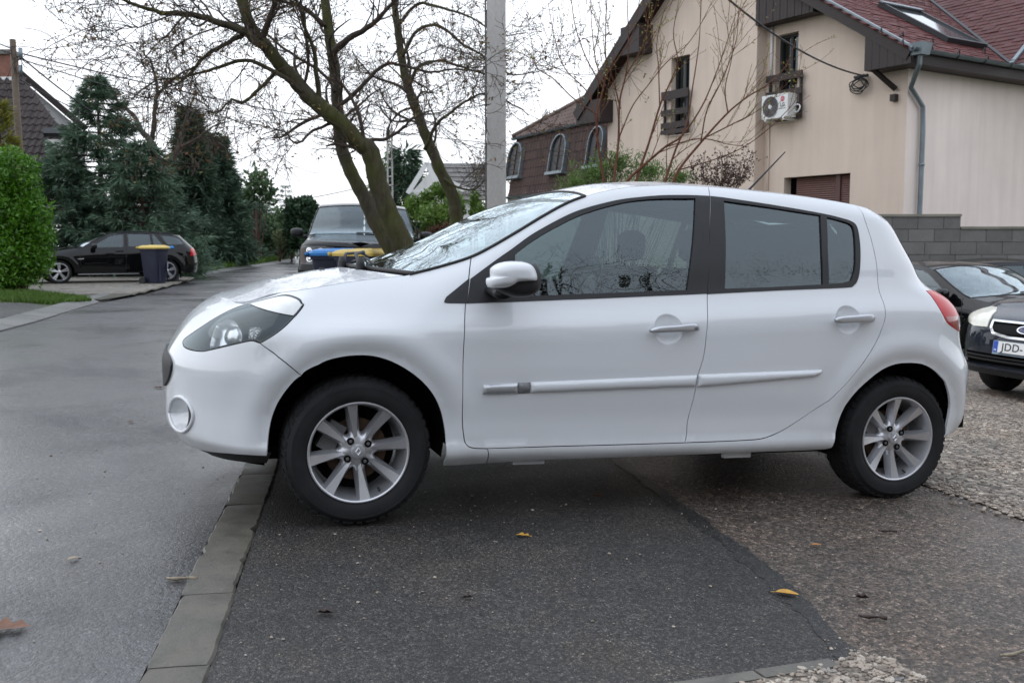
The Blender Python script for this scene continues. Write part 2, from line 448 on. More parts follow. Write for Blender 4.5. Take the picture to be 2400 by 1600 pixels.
def glass(name, tint, drops=0.0, refl=1.0, rough=0.0, ior=1.52):
    """thin pane: tinted see-through plus the mirror reflection of glass, beaded with rain"""
    m = bpy.data.materials.new(name); m.use_nodes = True; t = m.node_tree; t.nodes.clear()
    n = NB.__new__(NB); n.m = m; n.t = t
    out = n.n('ShaderNodeOutputMaterial'); tr = n.n('ShaderNodeBsdfTransparent'); tr.inputs[0].default_value = (*tint, 1)
    gl = n.n('ShaderNodeBsdfGlossy'); gl.inputs['Roughness'].default_value = rough; gl.inputs['Color'].default_value = (refl*0.88, refl, refl*1.05, 1)
    fr = n.n('ShaderNodeFresnel'); fr.inputs['IOR'].default_value = ior
    if drops > 0:
        c = n.coord('Object')
        d1 = n.ramp(n.vor(c, 70.0), [(0.0, 1.0), (0.22, 0.7), (0.30, 0.0)]); d2 = n.ramp(n.vor(c, 170.0), [(0.0, 0.5), (0.24, 0.35), (0.32, 0.0)])
        f = n.noise(c, 9, 3); keep = n.rng(f, 0.42, 0.6, 0.0, 1.0)
        hgt = n.math('MULTIPLY', n.math('MAXIMUM', d1, d2), keep)
        nb = n.bump(hgt, drops, 0.004); n.l(nb, gl.inputs['Normal']); n.l(nb, fr.inputs['Normal'])
    k = n.math('MINIMUM', n.math('MULTIPLY', fr.outputs[0], 2.1), 1.0)     # both faces of the pane reflect
    mx = n.n('ShaderNodeMixShader'); n.l(k, mx.inputs[0]); n.l(tr.outputs[0], mx.inputs[1]); n.l(gl.outputs[0], mx.inputs[2])
    n.l(mx.outputs[0], out.inputs[0]); MATS[name] = m
glass('side_glass', (0.36, 0.46, 0.46), drops=0.10)
glass('privacy_glass', (0.30, 0.40, 0.39), drops=0.10)
glass('windscreen_glass', (0.50, 0.60, 0.58), drops=0.5)
glass('lamp_lens', (0.94, 0.95, 0.95), drops=0.0, refl=0.6)
glass('house_glass', (0.10, 0.11, 0.12), refl=0.9)
glass('dark_glass', (0.22, 0.27, 0.28), drops=0.1)
n = NB('tail_lens'); n.set(Base_Color=(0.50, 0.006, 0.012), Roughness=0.3, Specular_IOR_Level=0.2, Coat_Weight=0.5, Coat_Roughness=0.03); MATS['tail_lens'] = n.m
n = NB('tail_lens_dark'); n.set(Base_Color=(0.28, 0.008, 0.012), Roughness=0.2, Coat_Weight=1.0, Coat_Roughness=0.03); MATS['tail_lens_dark'] = n.m
n = NB('hazy_lens'); c = n.coord(); n.set(Base_Color=n.ramp(n.noise(c, 6, 4), [(0.3, (0.62, 0.60, 0.50)), (0.7, (0.75, 0.73, 0.64))]), Roughness=0.3, Coat_Weight=0.7); MATS['hazy_lens'] = n.m
HATCH = dict(
    belt0=0.93,
    belt=[(-0.8,0.80),(-0.3,0.84),(0.1,0.87),(0.42,0.887),(0.63,0.897),(1.01,0.921),(1.51,0.954),(1.93,0.979),(2.3,1.005),(2.6,1.015),(3.3,1.015)],
    prof=[(0.14,0.735),(0.20,0.765),(0.235,0.795),(0.262,0.826),(0.285,0.836),(0.303,0.836),(0.335,0.824),(0.40,0.822),(0.52,0.834),(0.66,0.843),(0.76,0.843),(0.80,0.840),(0.90,0.796),(0.93,0.784),(1.05,0.748),(1.2,0.695),(1.36,0.630),(1.5,0.565)],
    prof_sig=0.007,
    wscale=[(-0.9,0.965),(-0.4,0.985),(0.0,1.0),(0.5,1.0),(1.2,1.004),(2.0,1.004),(2.6,0.998),(2.9,0.98),(3.3,0.96)],
    nose=[(0.17,-0.52),(0.19,-0.575),(0.21,-0.625),(0.24,-0.672),(0.28,-0.70),(0.32,-0.728),(0.45,-0.730),(0.58,-0.735),(0.63,-0.718),(0.70,-0.682),(0.76,-0.640),(0.81,-0.590),(0.845,-0.535),(0.87,-0.48),(0.90,-0.40),(1.2,-0.3)],
    tail=[(0.20,3.08),(0.26,3.128),(0.303,3.173),(0.352,3.218),(0.40,3.234),(0.5,3.238),(0.6,3.238),(0.654,3.215),(0.713,3.176),(0.787,3.150),(0.867,3.136),(0.925,3.103),(0.975,3.049),(0.999,2.985),(1.043,2.916),(1.126,2.867),(1.223,2.803),(1.298,2.756),(1.331,2.727),(1.37,2.67),(1.42,2.60),(1.5,2.55)],
    rnose=[(0.2,0.62),(0.5,0.60),(0.7,0.50),(0.8,0.36),(0.87,0.25),(1.2,0.2)],
    rtail=[(0.2,0.45),(0.6,0.45),(1.0,0.40),(1.4,0.30)],
    pn=2.3, pr=2.4,
    edge=[(-0.8,0.80),(-0.52,0.852),(-0.46,0.857),(-0.44,0.858),(-0.327,0.896),(-0.233,0.917),(-0.137,0.936),(0.02,0.965),(0.146,0.982),(0.2,0.991),(0.257,1.006),(0.347,1.033),(0.47,1.077),(0.532,1.109),(0.657,1.181),(0.815,1.274),(0.913,1.325),(0.992,1.356),(1.10,1.387),(1.25,1.415),(1.5,1.434),(1.65,1.434),(1.9,1.427),(2.2,1.411),(2.4,1.390),(2.55,1.370),(2.62,1.358),(2.75,1.335),(3.3,1.28)],
    roll=[(-0.9,0.10),(-0.4,0.16),(-0.1,0.22),(0.2,0.2),(0.5,0.07),(0.7,0.05),(1.0,0.05),(1.5,0.07),(2.3,0.07),(2.7,0.05),(3.3,0.05)],
    arches=[(0.0,0.335,0.343,0.014),(2.575,0.315,0.343,0.014)],
)
HL = {
 'lamp_low': [(-0.7834, 0.6787), (-0.7452, 0.6653), (-0.6817, 0.6609), (-0.6167, 0.6637), (-0.5795, 0.6723), (-0.5059, 0.6968), (-0.4385, 0.719), (-0.4117, 0.7253), (-0.3945, 0.7235), (-0.3738, 0.7184)],
 'lamp_right': [(-0.3738, 0.7184), (-0.3431, 0.7429), (-0.2911, 0.7872), (-0.2504, 0.8252), (-0.2267, 0.8514), (-0.2168, 0.8657)],
 'lamp_top': [(-0.2168, 0.8657), (-0.2537, 0.884), (-0.3362, 0.8956), (-0.4061, 0.8951), (-0.4887, 0.8784), (-0.5909, 0.8517), (-0.6546, 0.826), (-0.7042, 0.7863), (-0.7362, 0.7482), (-0.7673, 0.7141), (-0.7881, 0.6918), (-0.7834, 0.6787)],
 'hoodcorner': [(-0.6088, 0.8532), (-0.6728, 0.8544), (-0.767, 0.8596), (-0.7824, 0.86)],
 'bump_seam': [(-0.3738, 0.7184), (-0.3144, 0.6862), (-0.2645, 0.6505), (-0.2367, 0.6264), (-0.2083, 0.5994)],
 'farch': [(-0.2843, 0.2816), (-0.2843, 0.3396), (-0.2792, 0.4102), (-0.2667, 0.4745), (-0.2501, 0.5246), (-0.2265, 0.578), (-0.2092, 0.6005), (-0.1964, 0.6201), (-0.1529, 0.6515), (-0.0988, 0.669), (-0.0302, 0.6784), (0.0394, 0.6761), (0.1103, 0.6561), (0.1828, 0.6174), (0.2423, 0.5709), (0.2883, 0.5166), (0.3211, 0.4506), (0.3396, 0.3769), (0.3444, 0.3191), (0.3456, 0.2536)],
 'bump_bot': [(-0.2831, 0.2817), (-0.3498, 0.2806), (-0.4172, 0.2736), (-0.5115, 0.2598), (-0.6453, 0.2379), (-0.754, 0.2622), (-0.775, 0.2952), (-0.8189, 0.3101)],
 'lip_bot': [(-0.2792, 0.2334), (-0.4148, 0.2174), (-0.5017, 0.2057), (-0.5933, 0.1945), (-0.7239, 0.1817)],
 'door_front': [(0.4616, 1.076), (0.4469, 1.032), (0.4321, 0.9669), (0.4184, 0.8879), (0.4018, 0.7683), (0.3994, 0.6116), (0.4059, 0.4307), (0.4161, 0.3495), (0.4228, 0.3275), (0.4349, 0.3143), (0.4529, 0.3084), (0.4744, 0.3051)],
 'door_bot': [(0.517, 0.3024), (0.82, 0.3046), (1.1511, 0.305), (1.4149, 0.3065)],
 'door_bot2': [(1.4149, 0.3065), (1.5726, 0.3073), (1.833, 0.3156)],
 'door_bot3': [(1.8331, 0.318), (1.8958, 0.3407), (1.9805, 0.3832), (2.052, 0.4265), (2.1197, 0.471), (2.1852, 0.5326), (2.2552, 0.61), (2.3229, 0.6982), (2.3705, 0.7588)],
 'rdoor_rear': [(2.1433, 0.4857), (2.2327, 0.5765), (2.3051, 0.6636), (2.378, 0.7637), (2.411, 0.8374), (2.4227, 0.8843), (2.4229, 0.9372), (2.4156, 1.0033), (2.4218, 1.1042), (2.416, 1.2056), (2.4058, 1.2735), (2.3914, 1.3452)],
 'bseam': [(1.6027, 1.4288), (1.5897, 1.3882), (1.5644, 1.2673), (1.5417, 1.1375), (1.5145, 0.9533), (1.4909, 0.8228), (1.4816, 0.6975), (1.4579, 0.6025)],
 'bseam2': [(1.4566, 0.6011), (1.4531, 0.5534), (1.4473, 0.496), (1.4291, 0.3932), (1.428, 0.3418), (1.4149, 0.3065)],
 'sill_seam': [(0.517, 0.3012), (0.5223, 0.2825), (0.5277, 0.2392)],
 'sill_bot1': [(0.3451, 0.225), (0.5238, 0.2238)],
 'sill_bot2': [(0.5373, 0.2388), (0.8348, 0.2439), (1.237, 0.2459), (1.8495, 0.254)],
 'sill_bot3': [(1.8511, 0.2519), (2.0433, 0.2497), (2.1599, 0.2608), (2.1793, 0.2631)],
 'rarch': [(2.1794, 0.2683), (2.1961, 0.3242), (2.222, 0.3951), (2.2475, 0.4567), (2.2934, 0.518), (2.3488, 0.5681), (2.418, 0.6184), (2.4834, 0.6465), (2.5589, 0.6567), (2.6513, 0.6521), (2.7266, 0.6261), (2.7892, 0.5824), (2.8234, 0.5293), (2.8463, 0.4816), (2.8609, 0.4335), (2.8541, 0.3623), (2.844, 0.2981)],
 'tail_bot': [(2.844, 0.2981), (2.8995, 0.3194), (2.9423, 0.3472)],
 'tri': [(0.4251, 0.8868), (0.3379, 0.8865), (0.3314, 0.896), (0.3395, 0.9105), (0.4396, 0.9884)],
 'dlo1': [(0.4251, 0.8868), (0.4435, 0.9857), (0.5614, 1.0689), (0.6275, 1.1131), (0.7087, 1.1695), (0.7767, 1.2091), (0.8454, 1.2456), (0.9149, 1.2789), (0.9845, 1.3045), (1.0544, 1.3253), (1.125, 1.3438), (1.1958, 1.3573), (1.3393, 1.3771), (1.484, 1.3867), (1.5884, 1.3887)],
 'dlo1b': [(1.5486, 1.1754), (1.5131, 0.9538), (1.0117, 0.9214), (0.6318, 0.8985)],
 'glass1': [(0.6395, 1.0908), (0.7056, 1.1385), (0.7737, 1.1808), (0.8424, 1.2183), (0.9119, 1.2538), (0.9817, 1.2823), (1.08, 1.3146), (1.1935, 1.343), (1.3359, 1.3625), (1.5128, 1.3737), (1.4913, 1.2695), (1.4694, 1.1721), (1.4174, 0.9675), (1.0136, 0.9426), (0.7153, 0.9246), (0.6302, 0.9201)],
 'dlo2': [(1.592, 1.3884), (1.65, 1.3863), (1.8916, 1.3667), (2.1554, 1.3399), (2.2704, 1.3218), (2.32, 1.3092), (2.3406, 1.2924), (2.3468, 1.2571), (2.342, 1.1823), (2.3233, 1.0875), (2.3041, 1.0368), (2.2785, 1.0115), (2.2289, 0.9995), (1.9036, 0.9795), (1.515, 0.9521), (1.5417, 1.1375)],
 'glass2': [(1.6543, 1.3705), (1.8885, 1.3531), (2.1516, 1.3295), (2.1279, 1.1604), (2.1123, 1.0113), (1.8305, 0.9904), (1.6019, 0.9777), (1.6315, 1.1732)],
 'glass3': [(2.1848, 1.323), (2.2674, 1.308), (2.316, 1.2912), (2.3232, 1.2493), (2.3126, 1.1676), (2.2959, 1.0865), (2.2677, 1.0337), (2.2167, 1.0209), (2.1437, 1.0142), (2.1593, 1.1616)],
 'tlamp': [(2.7047, 0.9966), (2.7233, 0.9435), (2.754, 0.883), (2.7935, 0.842), (2.8972, 0.8122), (2.9881, 0.8004)],
 'tlamp_r': [(2.8762, 0.9987), (2.9255, 0.9751), (2.9656, 0.9272), (2.9843, 0.8729), (2.9866, 0.8091)],
 'strip1': [(0.4879, 0.5635), (0.4927, 0.5664), (0.6345, 0.5707), (0.6857, 0.5735), (1.455, 0.603), (1.4516, 0.5547), (1.1354, 0.5456), (0.6881, 0.5296), (0.6368, 0.527), (0.4946, 0.525), (0.4868, 0.534)],
 'strip1_end': [(0.4855, 0.5635), (0.6345, 0.5707), (0.6368, 0.527), (0.4946, 0.525)],
 'strip2a': [(1.4591, 0.6057), (1.5661, 0.6088), (1.5715, 0.5588), (1.4596, 0.5516)],
 'strip2': [(1.5675, 0.6088), (2.0887, 0.6271), (2.0862, 0.6118), (2.0451, 0.5939), (1.5715, 0.5588)],
 'handle1': [(1.1991, 0.7943), (1.2316, 0.8087), (1.3349, 0.8177), (1.4188, 0.8258), (1.4377, 0.815), (1.4314, 0.7933), (1.3545, 0.7879), (1.2171, 0.7823)],
 'handle2': [(2.1188, 0.8558), (2.1492, 0.8693), (2.2679, 0.8801), (2.3319, 0.8826), (2.3443, 0.8663), (2.33, 0.8462), (2.2739, 0.8433), (2.1398, 0.8378)],
 'dish': [(1.3044, 0.7995)],
 'dish2': [(2.2148, 0.8555)],
 'fog': [(-0.7809, 0.3716), (-0.7509, 0.4287), (-0.7018, 0.4615), (-0.6524, 0.4689), (-0.6097, 0.453), (-0.5815, 0.4212), (-0.5774, 0.3906), (-0.5922, 0.3561), (-0.6271, 0.3248), (-0.6755, 0.3156), (-0.732, 0.3291)],
 'reflector': [(-0.6367, 0.7299), (-0.669, 0.7686), (-0.6427, 0.7916), (-0.5872, 0.7908), (-0.5256, 0.7655), (-0.4937, 0.7382), (-0.4964, 0.7179), (-0.543, 0.6957), (-0.6028, 0.6918)],
 'indic': [(-0.4826, 0.783), (-0.4502, 0.7897), (-0.4188, 0.7819), (-0.4137, 0.7631), (-0.4234, 0.7407), (-0.4525, 0.7363)],
}
# ---------------------------------------------------------------- car building
def surf_mesh(name, mat, parent, P2, T, loops, fn, off=0.0, skirt=0.0, side=1, tuck=0.0, bulge=None, **props):
    """map a flat triangulation onto a surface fn(u, v) -> points, normals; skirt = depth of the turned-in edge"""
    P, N = fn(P2[:, 0], P2[:, 1])
    o = off if bulge is None else off + bulge
    V = P + N*(o[:, None] if hasattr(o, '__len__') else o)
    tri = T.copy()
    fnr = np.cross(V[tri[:, 1]]-V[tri[:, 0]], V[tri[:, 2]]-V[tri[:, 0]])
    fl = (fnr*N[tri].mean(1)).sum(1) < 0; tri[fl] = tri[fl][:, ::-1]
    verts = [V]; faces = tri.tolist(); k = len(V)
    if skirt > 0:
        cen = None
        for lp in loops:
            lp = np.array(lp); m = len(lp)
            verts += [V[lp], V[lp] - N[lp]*skirt]
            for i in range(m):
                j = (i+1) % m; a, b, c, d = k+i, k+j, k+m+j, k+m+i
                faces.append([a, d, c, b])
            k += 2*m
    V = np.concatenate(verts)*np.array([-1, side, 1]); sgn = -side
    if sgn < 0: faces = [f[::-1] for f in faces]
    me = bpy.data.meshes.new(name); me.from_pydata(V.tolist(), [], faces)
    nn = np.zeros((len(V), 3)); nn[:len(N)] = N*np.array([-1, side, 1])
    if skirt > 0:      # outward directions for the turned-in edge
        k = len(N)
        for lp in loops:
            m = len(lp); c = P2[lp]; pr, nx = np.roll(np.array(lp), 1), np.roll(np.array(lp), -1)
            t = P[nx]-P[pr]; q = np.cross(t, N[lp]); q /= np.linalg.norm(q, axis=1, keepdims=True)+1e-9
            s = 1 if area2(c) > 0 else -1
            # orient away from the sheet
            e = fn(P2[lp, 0] + 0, P2[lp, 1])[0]
            q = q*np.array([-1, side, 1]); nn[k:k+m] = q; nn[k+m:k+2*m] = q; k += 2*m
    me.polygons.foreach_set('use_smooth', np.ones(len(me.polygons), bool))
    me.update()
    # per-corner normals: exact surface normals on the sheet, flat ones on the turned-in edge
    if bulge is not None: return finish(me, name, mat, parent, False, **props)
    nl = np.zeros((len(me.loops), 3)); li = np.zeros(len(me.loops), int); me.loops.foreach_get('vertex_index', li)
    nl[:] = nn[li]
    for p in me.polygons:
        if p.index >= len(tri):
            nl[p.loop_start:p.loop_start+p.loop_total] = p.normal
    me.normals_split_custom_set(nl.tolist())
    return finish(me, name, mat, parent, False, **props)

class Car:
    def __init__(s, data, root):
        s.S = CarSurf(data); s.root = root; s.dents = data.get('dents', [])
    def side(s, u, v):
        P, N = s.S.PN(u, v); return P, N
    def sideD(s, u, v, e=0.004):
        """side with pressed-in dishes"""
        f = lambda a, b: s._d(a, b)
        P = f(u, v); a = f(u+e, v)-f(u-e, v); b = f(u, v+e)-f(u, v-e)
        n = np.cross(b, a); n /= np.linalg.norm(n, axis=-1, keepdims=True)+1e-12
        return P, n
    def _d(s, u, v):
        P = s.S.P(u, v)
        for x, z, rx, rz, dp in s.dents:
            q = np.clip(1 - ((u-x)/rx)**2 - ((v-z)/rz)**2, 0, 1); P[..., 1] -= dp*q**0.7
        return P
    def patch(s, name, mat, poly, holes=(), h=0.03, step=0.02, off=0.0, skirt=0.012, inset=0.002, side=1, parent=None, fn=None, bulge=None, extra=None, **props):
        poly = resample(inset_poly(poly, inset) if inset else np.asarray(poly), step)
        holes = [resample(np.asarray(q), step) for q in holes]
        P, T, L = triangulate(poly, holes, h, extra=extra)
        bl = None
        if bulge is not None:
            d = edge_dist(poly, P); q = np.clip(d/bulge[1], 0, 1); bl = bulge[0]*np.sqrt(1-(1-q)**2)
        return surf_mesh(name, mat, parent or s.root, P, T, L, fn or s.sideD, off, skirt, side, bulge=bl, **props)
    def edge_s(s, x0, x1, n=20):
        """points of the roof / bonnet edge as (s, z) between two s values"""
        q = np.linspace(x0, x1, n); return [(float(a), float(s.ez(a))) for a in q]
    def ez(s, a):
        z = s.S.ze(a)
        for _ in range(6):
            x, N = s.S.s2x(np.asarray(a, float), np.asarray(z, float)); z = s.S.ze(x)
        return z
    def top(s, b, h, yref=0.62):
        """strip between the two edges: (s, v) with v from -1 (far) to 1 (near)"""
        def pt(u, v):
            z = s.ez(u); E = s.S.P(u, z); k = np.minimum(E[..., 1]/yref, 1)
            w = 1 - v*v
            return np.stack([E[..., 0] - b(u)*w*k, E[..., 1]*v, z + h(u)*w*k*k], -1)
        def fn(u, v, e=0.004):
            P = pt(u, v); a = pt(u+e, v)-pt(u-e, v); c = pt(u, v+e)-pt(u, v-e)
            n = np.cross(c, a); n *= np.sign(n[..., 2:3])
            n /= np.linalg.norm(n, axis=-1, keepdims=True)+1e-12
            return P, n
        return fn
    def strip(s, name, mat, s0, s1, fn, ns=30, nv=25, off=0.0, parent=None, skirt=0.01, vlim=1.0, c0=False, c1=False, **props):
        us = np.linspace(s0, s1, ns); q = np.array([0.0006, 0.002, 0.005, 0.009, 0.014])
        if c0: us = np.concatenate([us[:1], s0 + q, us[1:]])
        if c1: us = np.concatenate([us[:-1], s1 - q[::-1], us[-1:]])
        ns = len(us); vs = np.linspace(-vlim, vlim, nv)
        U, Vv = np.meshgrid(us, vs, indexing='ij'); P2 = np.stack([U.ravel(), Vv.ravel()], 1)
        T = []
        for i in range(ns-1):
            for j in range(nv-1):
                a = i*nv+j; T += [(a, a+1, a+nv+1), (a, a+nv+1, a+nv)]
        lp = [i*nv for i in range(ns)] + [(ns-1)*nv+j for j in range(1, nv)] + [i*nv+nv-1 for i in range(ns-2, -1, -1)] + [j for j in range(nv-2, 0, -1)]
        return surf_mesh(name, mat, parent or s.root, P2, np.array(T), [lp], fn, off, skirt, **props)
    def tube(s, name, mat, pts, rad, parent=None, n=6, side=1, **props):
        m = MB(); m.tube(np.asarray(pts)*np.array([-1, side, 1]), rad, n); return m.build(name, mat, parent or s.root, True, local=True, **props)
    def line(s, zs, off=0.0):
        zs = np.asarray(zs); P, N = s.side(zs[:, 0], zs[:, 1]); return P + N*off

def pillow(mb, poly, n, depth, layers=5, back=None):
    """rounded pad from a 3-D outline: bulges along n by depth and behind by back"""
    poly = np.asarray(poly, float); c = poly.mean(0); n = np.asarray(n, float); m = len(poly); V = []
    back = depth if back is None else back
    seq = [(t, -back) for t in np.linspace(1, 0.12, layers)][::-1] + [(t, depth) for t in np.linspace(1, 0.12, layers)][1:]
    seq = [(t, d) for t, d in seq]
    for t, d in seq: V.append(c + (poly-c)*(t**0.6) + n*d*math.sqrt(max(0, 1-t*t)))
    k = len(V); f = [(i*m+j, i*m+(j+1) % m, (i+1)*m+(j+1) % m, (i+1)*m+j) for i in range(k-1) for j in range(m)]
    f += [tuple(range(m-1, -1, -1)), tuple(range((k-1)*m, k*m))]
    V = np.concatenate(V)
    # orientation
    q = np.zeros(3)
    for i in range(m): q += np.cross(poly[i]-c, poly[(i+1) % m]-c)
    if np.dot(q, n) < 0: f = [g[::-1] for g in f]
    return mb.add(V, f)

def tyre(parent, rad, width, rim, yo, name='wheel', lugs=56, mat='tyre', detail=True, treaded=True):
    """tyre ring; axis along Y, outer face at +yo. returns nothing, children of parent (local coordinates)"""
    m = MB(); w = width
    prof = [(rim-0.006, yo-0.02), (rim+0.002, yo-0.004), (rim+0.012, yo+0.003), (rim+(rad-rim)*0.35, yo+0.012), (rim+(rad-rim)*0.62, yo+0.010), (rim+(rad-rim)*0.63, yo+0.0115), (rim+(rad-rim)*0.70, yo+0.0105),
            (rim+(rad-rim)*0.71, yo+0.008), (rad-0.020, yo+0.000), (rad-0.008, yo-0.012), (rad-0.002, yo-0.03), (rad, yo-0.06), (rad, yo-w+0.06), (rad-0.004, yo-w+0.02), (rad-0.03, yo-w), (rim, yo-w+0.02)]
    m.lathe(prof, 72)
    return m.build('tyre', mat, parent, True, local=True, sharp=60)
def tread(parent, rad, width, yo, lugs=60, mat='tyre'):
    """shoulder blocks and ribs standing proud of the tyre"""
    m = MB()
    for i in range(lugs):
        for row, (y0, y1, r0, r1) in enumerate(((yo-0.006, yo-0.036, rad-0.012, rad-0.001), (yo-0.042, yo-0.085, rad-0.002, rad-0.001), (yo-0.091, yo-width+0.045, rad-0.002, rad-0.001), (yo-width+0.04, yo-width+0.008, rad-0.001, rad-0.012))):
            a = 2*math.pi*(i + 0.5*(row % 2) + 0.15*((i*7) % 3))/lugs; da = 2*math.pi/lugs*0.33
            V = []
            for rr in (-0.004, 0.0055):
                for aa, y, r in ((a-da, y0, r0), (a+da, y0, r0), (a+da+0.02, y1, r1), (a-da+0.02, y1, r1)):
                    V.append((math.cos(aa)*(r+rr), y, math.sin(aa)*(r+rr)))
            m.add(V, [(0, 1, 5, 4), (1, 2, 6, 5), (2, 3, 7, 6), (3, 0, 4, 7), (4, 5, 6, 7)])
    return m.build('tread', mat, parent, False, local=True)

def spoke_mesh(ang, r0, r1, w0, w1, yf0, yf1, depth, flare=0.5, curve=0.0, n=6):
    """one flat-faced spoke with flanks that splay backwards"""
    m = MB(); rows = []
    ca, sa = math.cos(ang), math.sin(ang)
    for i in range(n+1):
        t = i/n; r = r0 + (r1-r0)*t; w = w0 + (w1-w0)*t**1.15; y = yf0 + (yf1-yf0)*t + curve*math.sin(math.pi*t)
        fl = w*0.5 + depth*flare*(1.25-0.75*t)
        for off, yy in ((-fl, y-depth), (-w*0.5, y-0.0), (w*0.5, y-0.004), (fl, y-depth)):
            rows.append((r*ca - off*sa, yy, r*sa + off*ca))
    f = []
    for i in range(n):
        for j in range(3):
            a = i*4+j; f.append((a, a+1, a+5, a+4))
        f.append((i*4+3, i*4, i*4+4, i*4+7))
    f += [(0, 1, 2, 3), (n*4+3, n*4+2, n*4+1, n*4)]
    return m.add(rows, [g[::-1] for g in f])
# ---------------------------------------------------------------- ground materials
def asphalt(name, dark, light, chips, scale=120.0, wet=(0.12, 0.42), stain=0.35, bump=0.5, tone=(0.75, 1.25), chip_col=(0.30, 0.28, 0.25), film=0.3, cb=0.55, cr=(0.06, 0.26), dry=0.15):
    n = NB(name); c = n.coord('Object')
    v = n.n('ShaderNodeTexVoronoi'); v.inputs['Scale'].default_value = scale; n.l(c, v.inputs['Vector'])
    sp = n.n('ShaderNodeSeparateColor'); n.l(v.outputs['Color'], sp.inputs[0])
    col = n.ramp(sp.outputs[0], [(0.0, dark), (0.75, light), (1.0-chips, light), (min(1.0, 1.0-chips+0.03), chip_col)])
    big = n.noise(c, 0.55, 6, 0.6); mid = n.noise(c, 6.0, 5, 0.65)
    col = n.mix(1.0, col, n.ramp(big, [(0.3, tone[0]), (0.7, tone[1])]), 'MULTIPLY')
    col = n.mix(1.0, col, n.ramp(mid, [(0.3, 0.8), (0.7, 1.15)]), 'MULTIPLY')
    col = n.mix(n.rng(n.noise(c, 1.1, 6, 0.7), 0.48, 0.72, 0.0, 0.45), col, n.mix(1.0, col, (1.25, 0.95, 0.72), 'MULTIPLY'))
    v2 = n.n('ShaderNodeTexVoronoi'); v2.inputs['Scale'].default_value = scale*0.36; n.l(c, v2.inputs['Vector']); sp2 = n.n('ShaderNodeSeparateColor'); n.l(v2.outputs['Color'], sp2.inputs[0])
    col = n.mix(1.0, col, n.ramp(sp2.outputs[1], [(0.0, 0.50), (0.55, 0.95), (0.9, 1.45), (1.0, 2.1)]), 'MULTIPLY')
    fine = n.noise(c, scale*2.2, 3, 0.7)
    h = n.math('ADD', n.math('MULTIPLY', v.outputs['Distance'], -0.8), n.math('ADD', n.math('MULTIPLY', fine, 0.5), n.math('MULTIPLY', v2.outputs['Distance'], -1.3)))
    wetmap = n.noise(c, 0.42, 7, 0.62, 0.4); h2 = n.noise(c, 2.3, 4, 0.5)
    rough = n.math('ADD', n.rng(wetmap, 0.35, 0.65, wet[0], wet[1]), n.math('MULTIPLY', mid, 0.12))
    nb = n.bump(h, bump, 0.006); nb2 = n.bump(n.math('ADD', n.math('MULTIPLY', h, 0.5), h2), bump*cb, 0.007)
    n.set(Base_Color=col, Roughness=rough, Specular_IOR_Level=0.35, Normal=nb, Coat_Weight=n.rng(wetmap, 0.38, 0.62, film, film*dry), Coat_Roughness=n.rng(wetmap, 0.35, 0.65, cr[0], cr[1]), Coat_IOR=1.41, Coat_Normal=nb2); MATS[name] = n.m
asphalt('road_asphalt', (0.017, 0.0175, 0.019), (0.040, 0.040, 0.043), 0.02, 170, (0.22, 0.46), bump=0.55, tone=(0.55, 1.3), chip_col=(0.16, 0.155, 0.15), film=1.0, cb=0.42, cr=(0.08, 0.36), dry=0.22)
asphalt('new_asphalt', (0.014, 0.0135, 0.0135), (0.050, 0.046, 0.043), 0.10, 300, (0.34, 0.66), bump=0.6, tone=(0.45, 1.5), chip_col=(0.135, 0.122, 0.105))
asphalt('joint_tar', (0.010, 0.010, 0.0105), (0.030, 0.029, 0.028), 0.04, 300, (0.30, 0.6), bump=0.4, chip_col=(0.12, 0.11, 0.10))
asphalt('old_asphalt', (0.028, 0.022, 0.018), (0.135, 0.104, 0.083), 0.10, 165, (0.32, 0.60), bump=0.8, tone=(0.70, 1.22), chip_col=(0.24, 0.20, 0.165))
asphalt('gravel_bed', (0.06, 0.05, 0.042), (0.27, 0.225, 0.185), 0.2, 60, (0.5, 0.9), bump=1.0, tone=(0.55, 1.25), chip_col=(0.36, 0.31, 0.25))
asphalt('path_asphalt', (0.02, 0.02, 0.021), (0.045, 0.045, 0.046), 0.03, 90, (0.35, 0.7))
def concrete(name, col, var=0.2, rough=(0.5, 0.85), sc=1.0, streak=False, stain=0.0, rv=0.16):
    n = NB(name); c = n.coord('Object', (1, 1, 0.25) if streak else (1, 1, 1))
    a = n.noise(c, 3*sc, 6, 0.65); b = n.noise(c, 60*sc, 4, 0.6)
    k = n.mix(1.0, n.ramp(a, [(0.3, tuple(q*(1-var) for q in col)), (0.7, tuple(q*(1+var) for q in col))]), n.ramp(b, [(0.3, 0.88), (0.7, 1.1)]), 'MULTIPLY')
    oi = n.n('ShaderNodeObjectInfo'); k = n.mix(1.0, k, n.ramp(oi.outputs['Random'], [(0, 1-rv), (1, 1+rv)]), 'MULTIPLY')
    if stain: k = n.mix(n.rng(n.noise(c, 7, 7, 0.7, 0.6), 0.50, 0.72, 0, stain), k, (0.028, 0.027, 0.022)); k = n.mix(n.rng(n.noise(c, 130, 3, 0.6), 0.62, 0.75, 0, 0.5), k, (0.20, 0.19, 0.17))
    n.set(Base_Color=k, Roughness=n.rng(a, 0.3, 0.7, rough[0], rough[1]), Normal=n.bump(n.math('ADD', b, a), 0.35, 0.006)); MATS[name] = n.m
concrete('kerb_concrete', (0.088, 0.080, 0.064), 0.30, (0.35, 0.7), 2, stain=0.8, rv=0.06)
concrete('edging_concrete', (0.12, 0.11, 0.095), 0.25, stain=0.7)
concrete('gutter_concrete', (0.105, 0.103, 0.098), 0.25, (0.3, 0.6))
concrete('paver', (0.20, 0.185, 0.155), 0.25, (0.5, 0.8), 1.2)
simple('paver_joint', (0.05, 0.05, 0.035), 0.9, var=0.4)
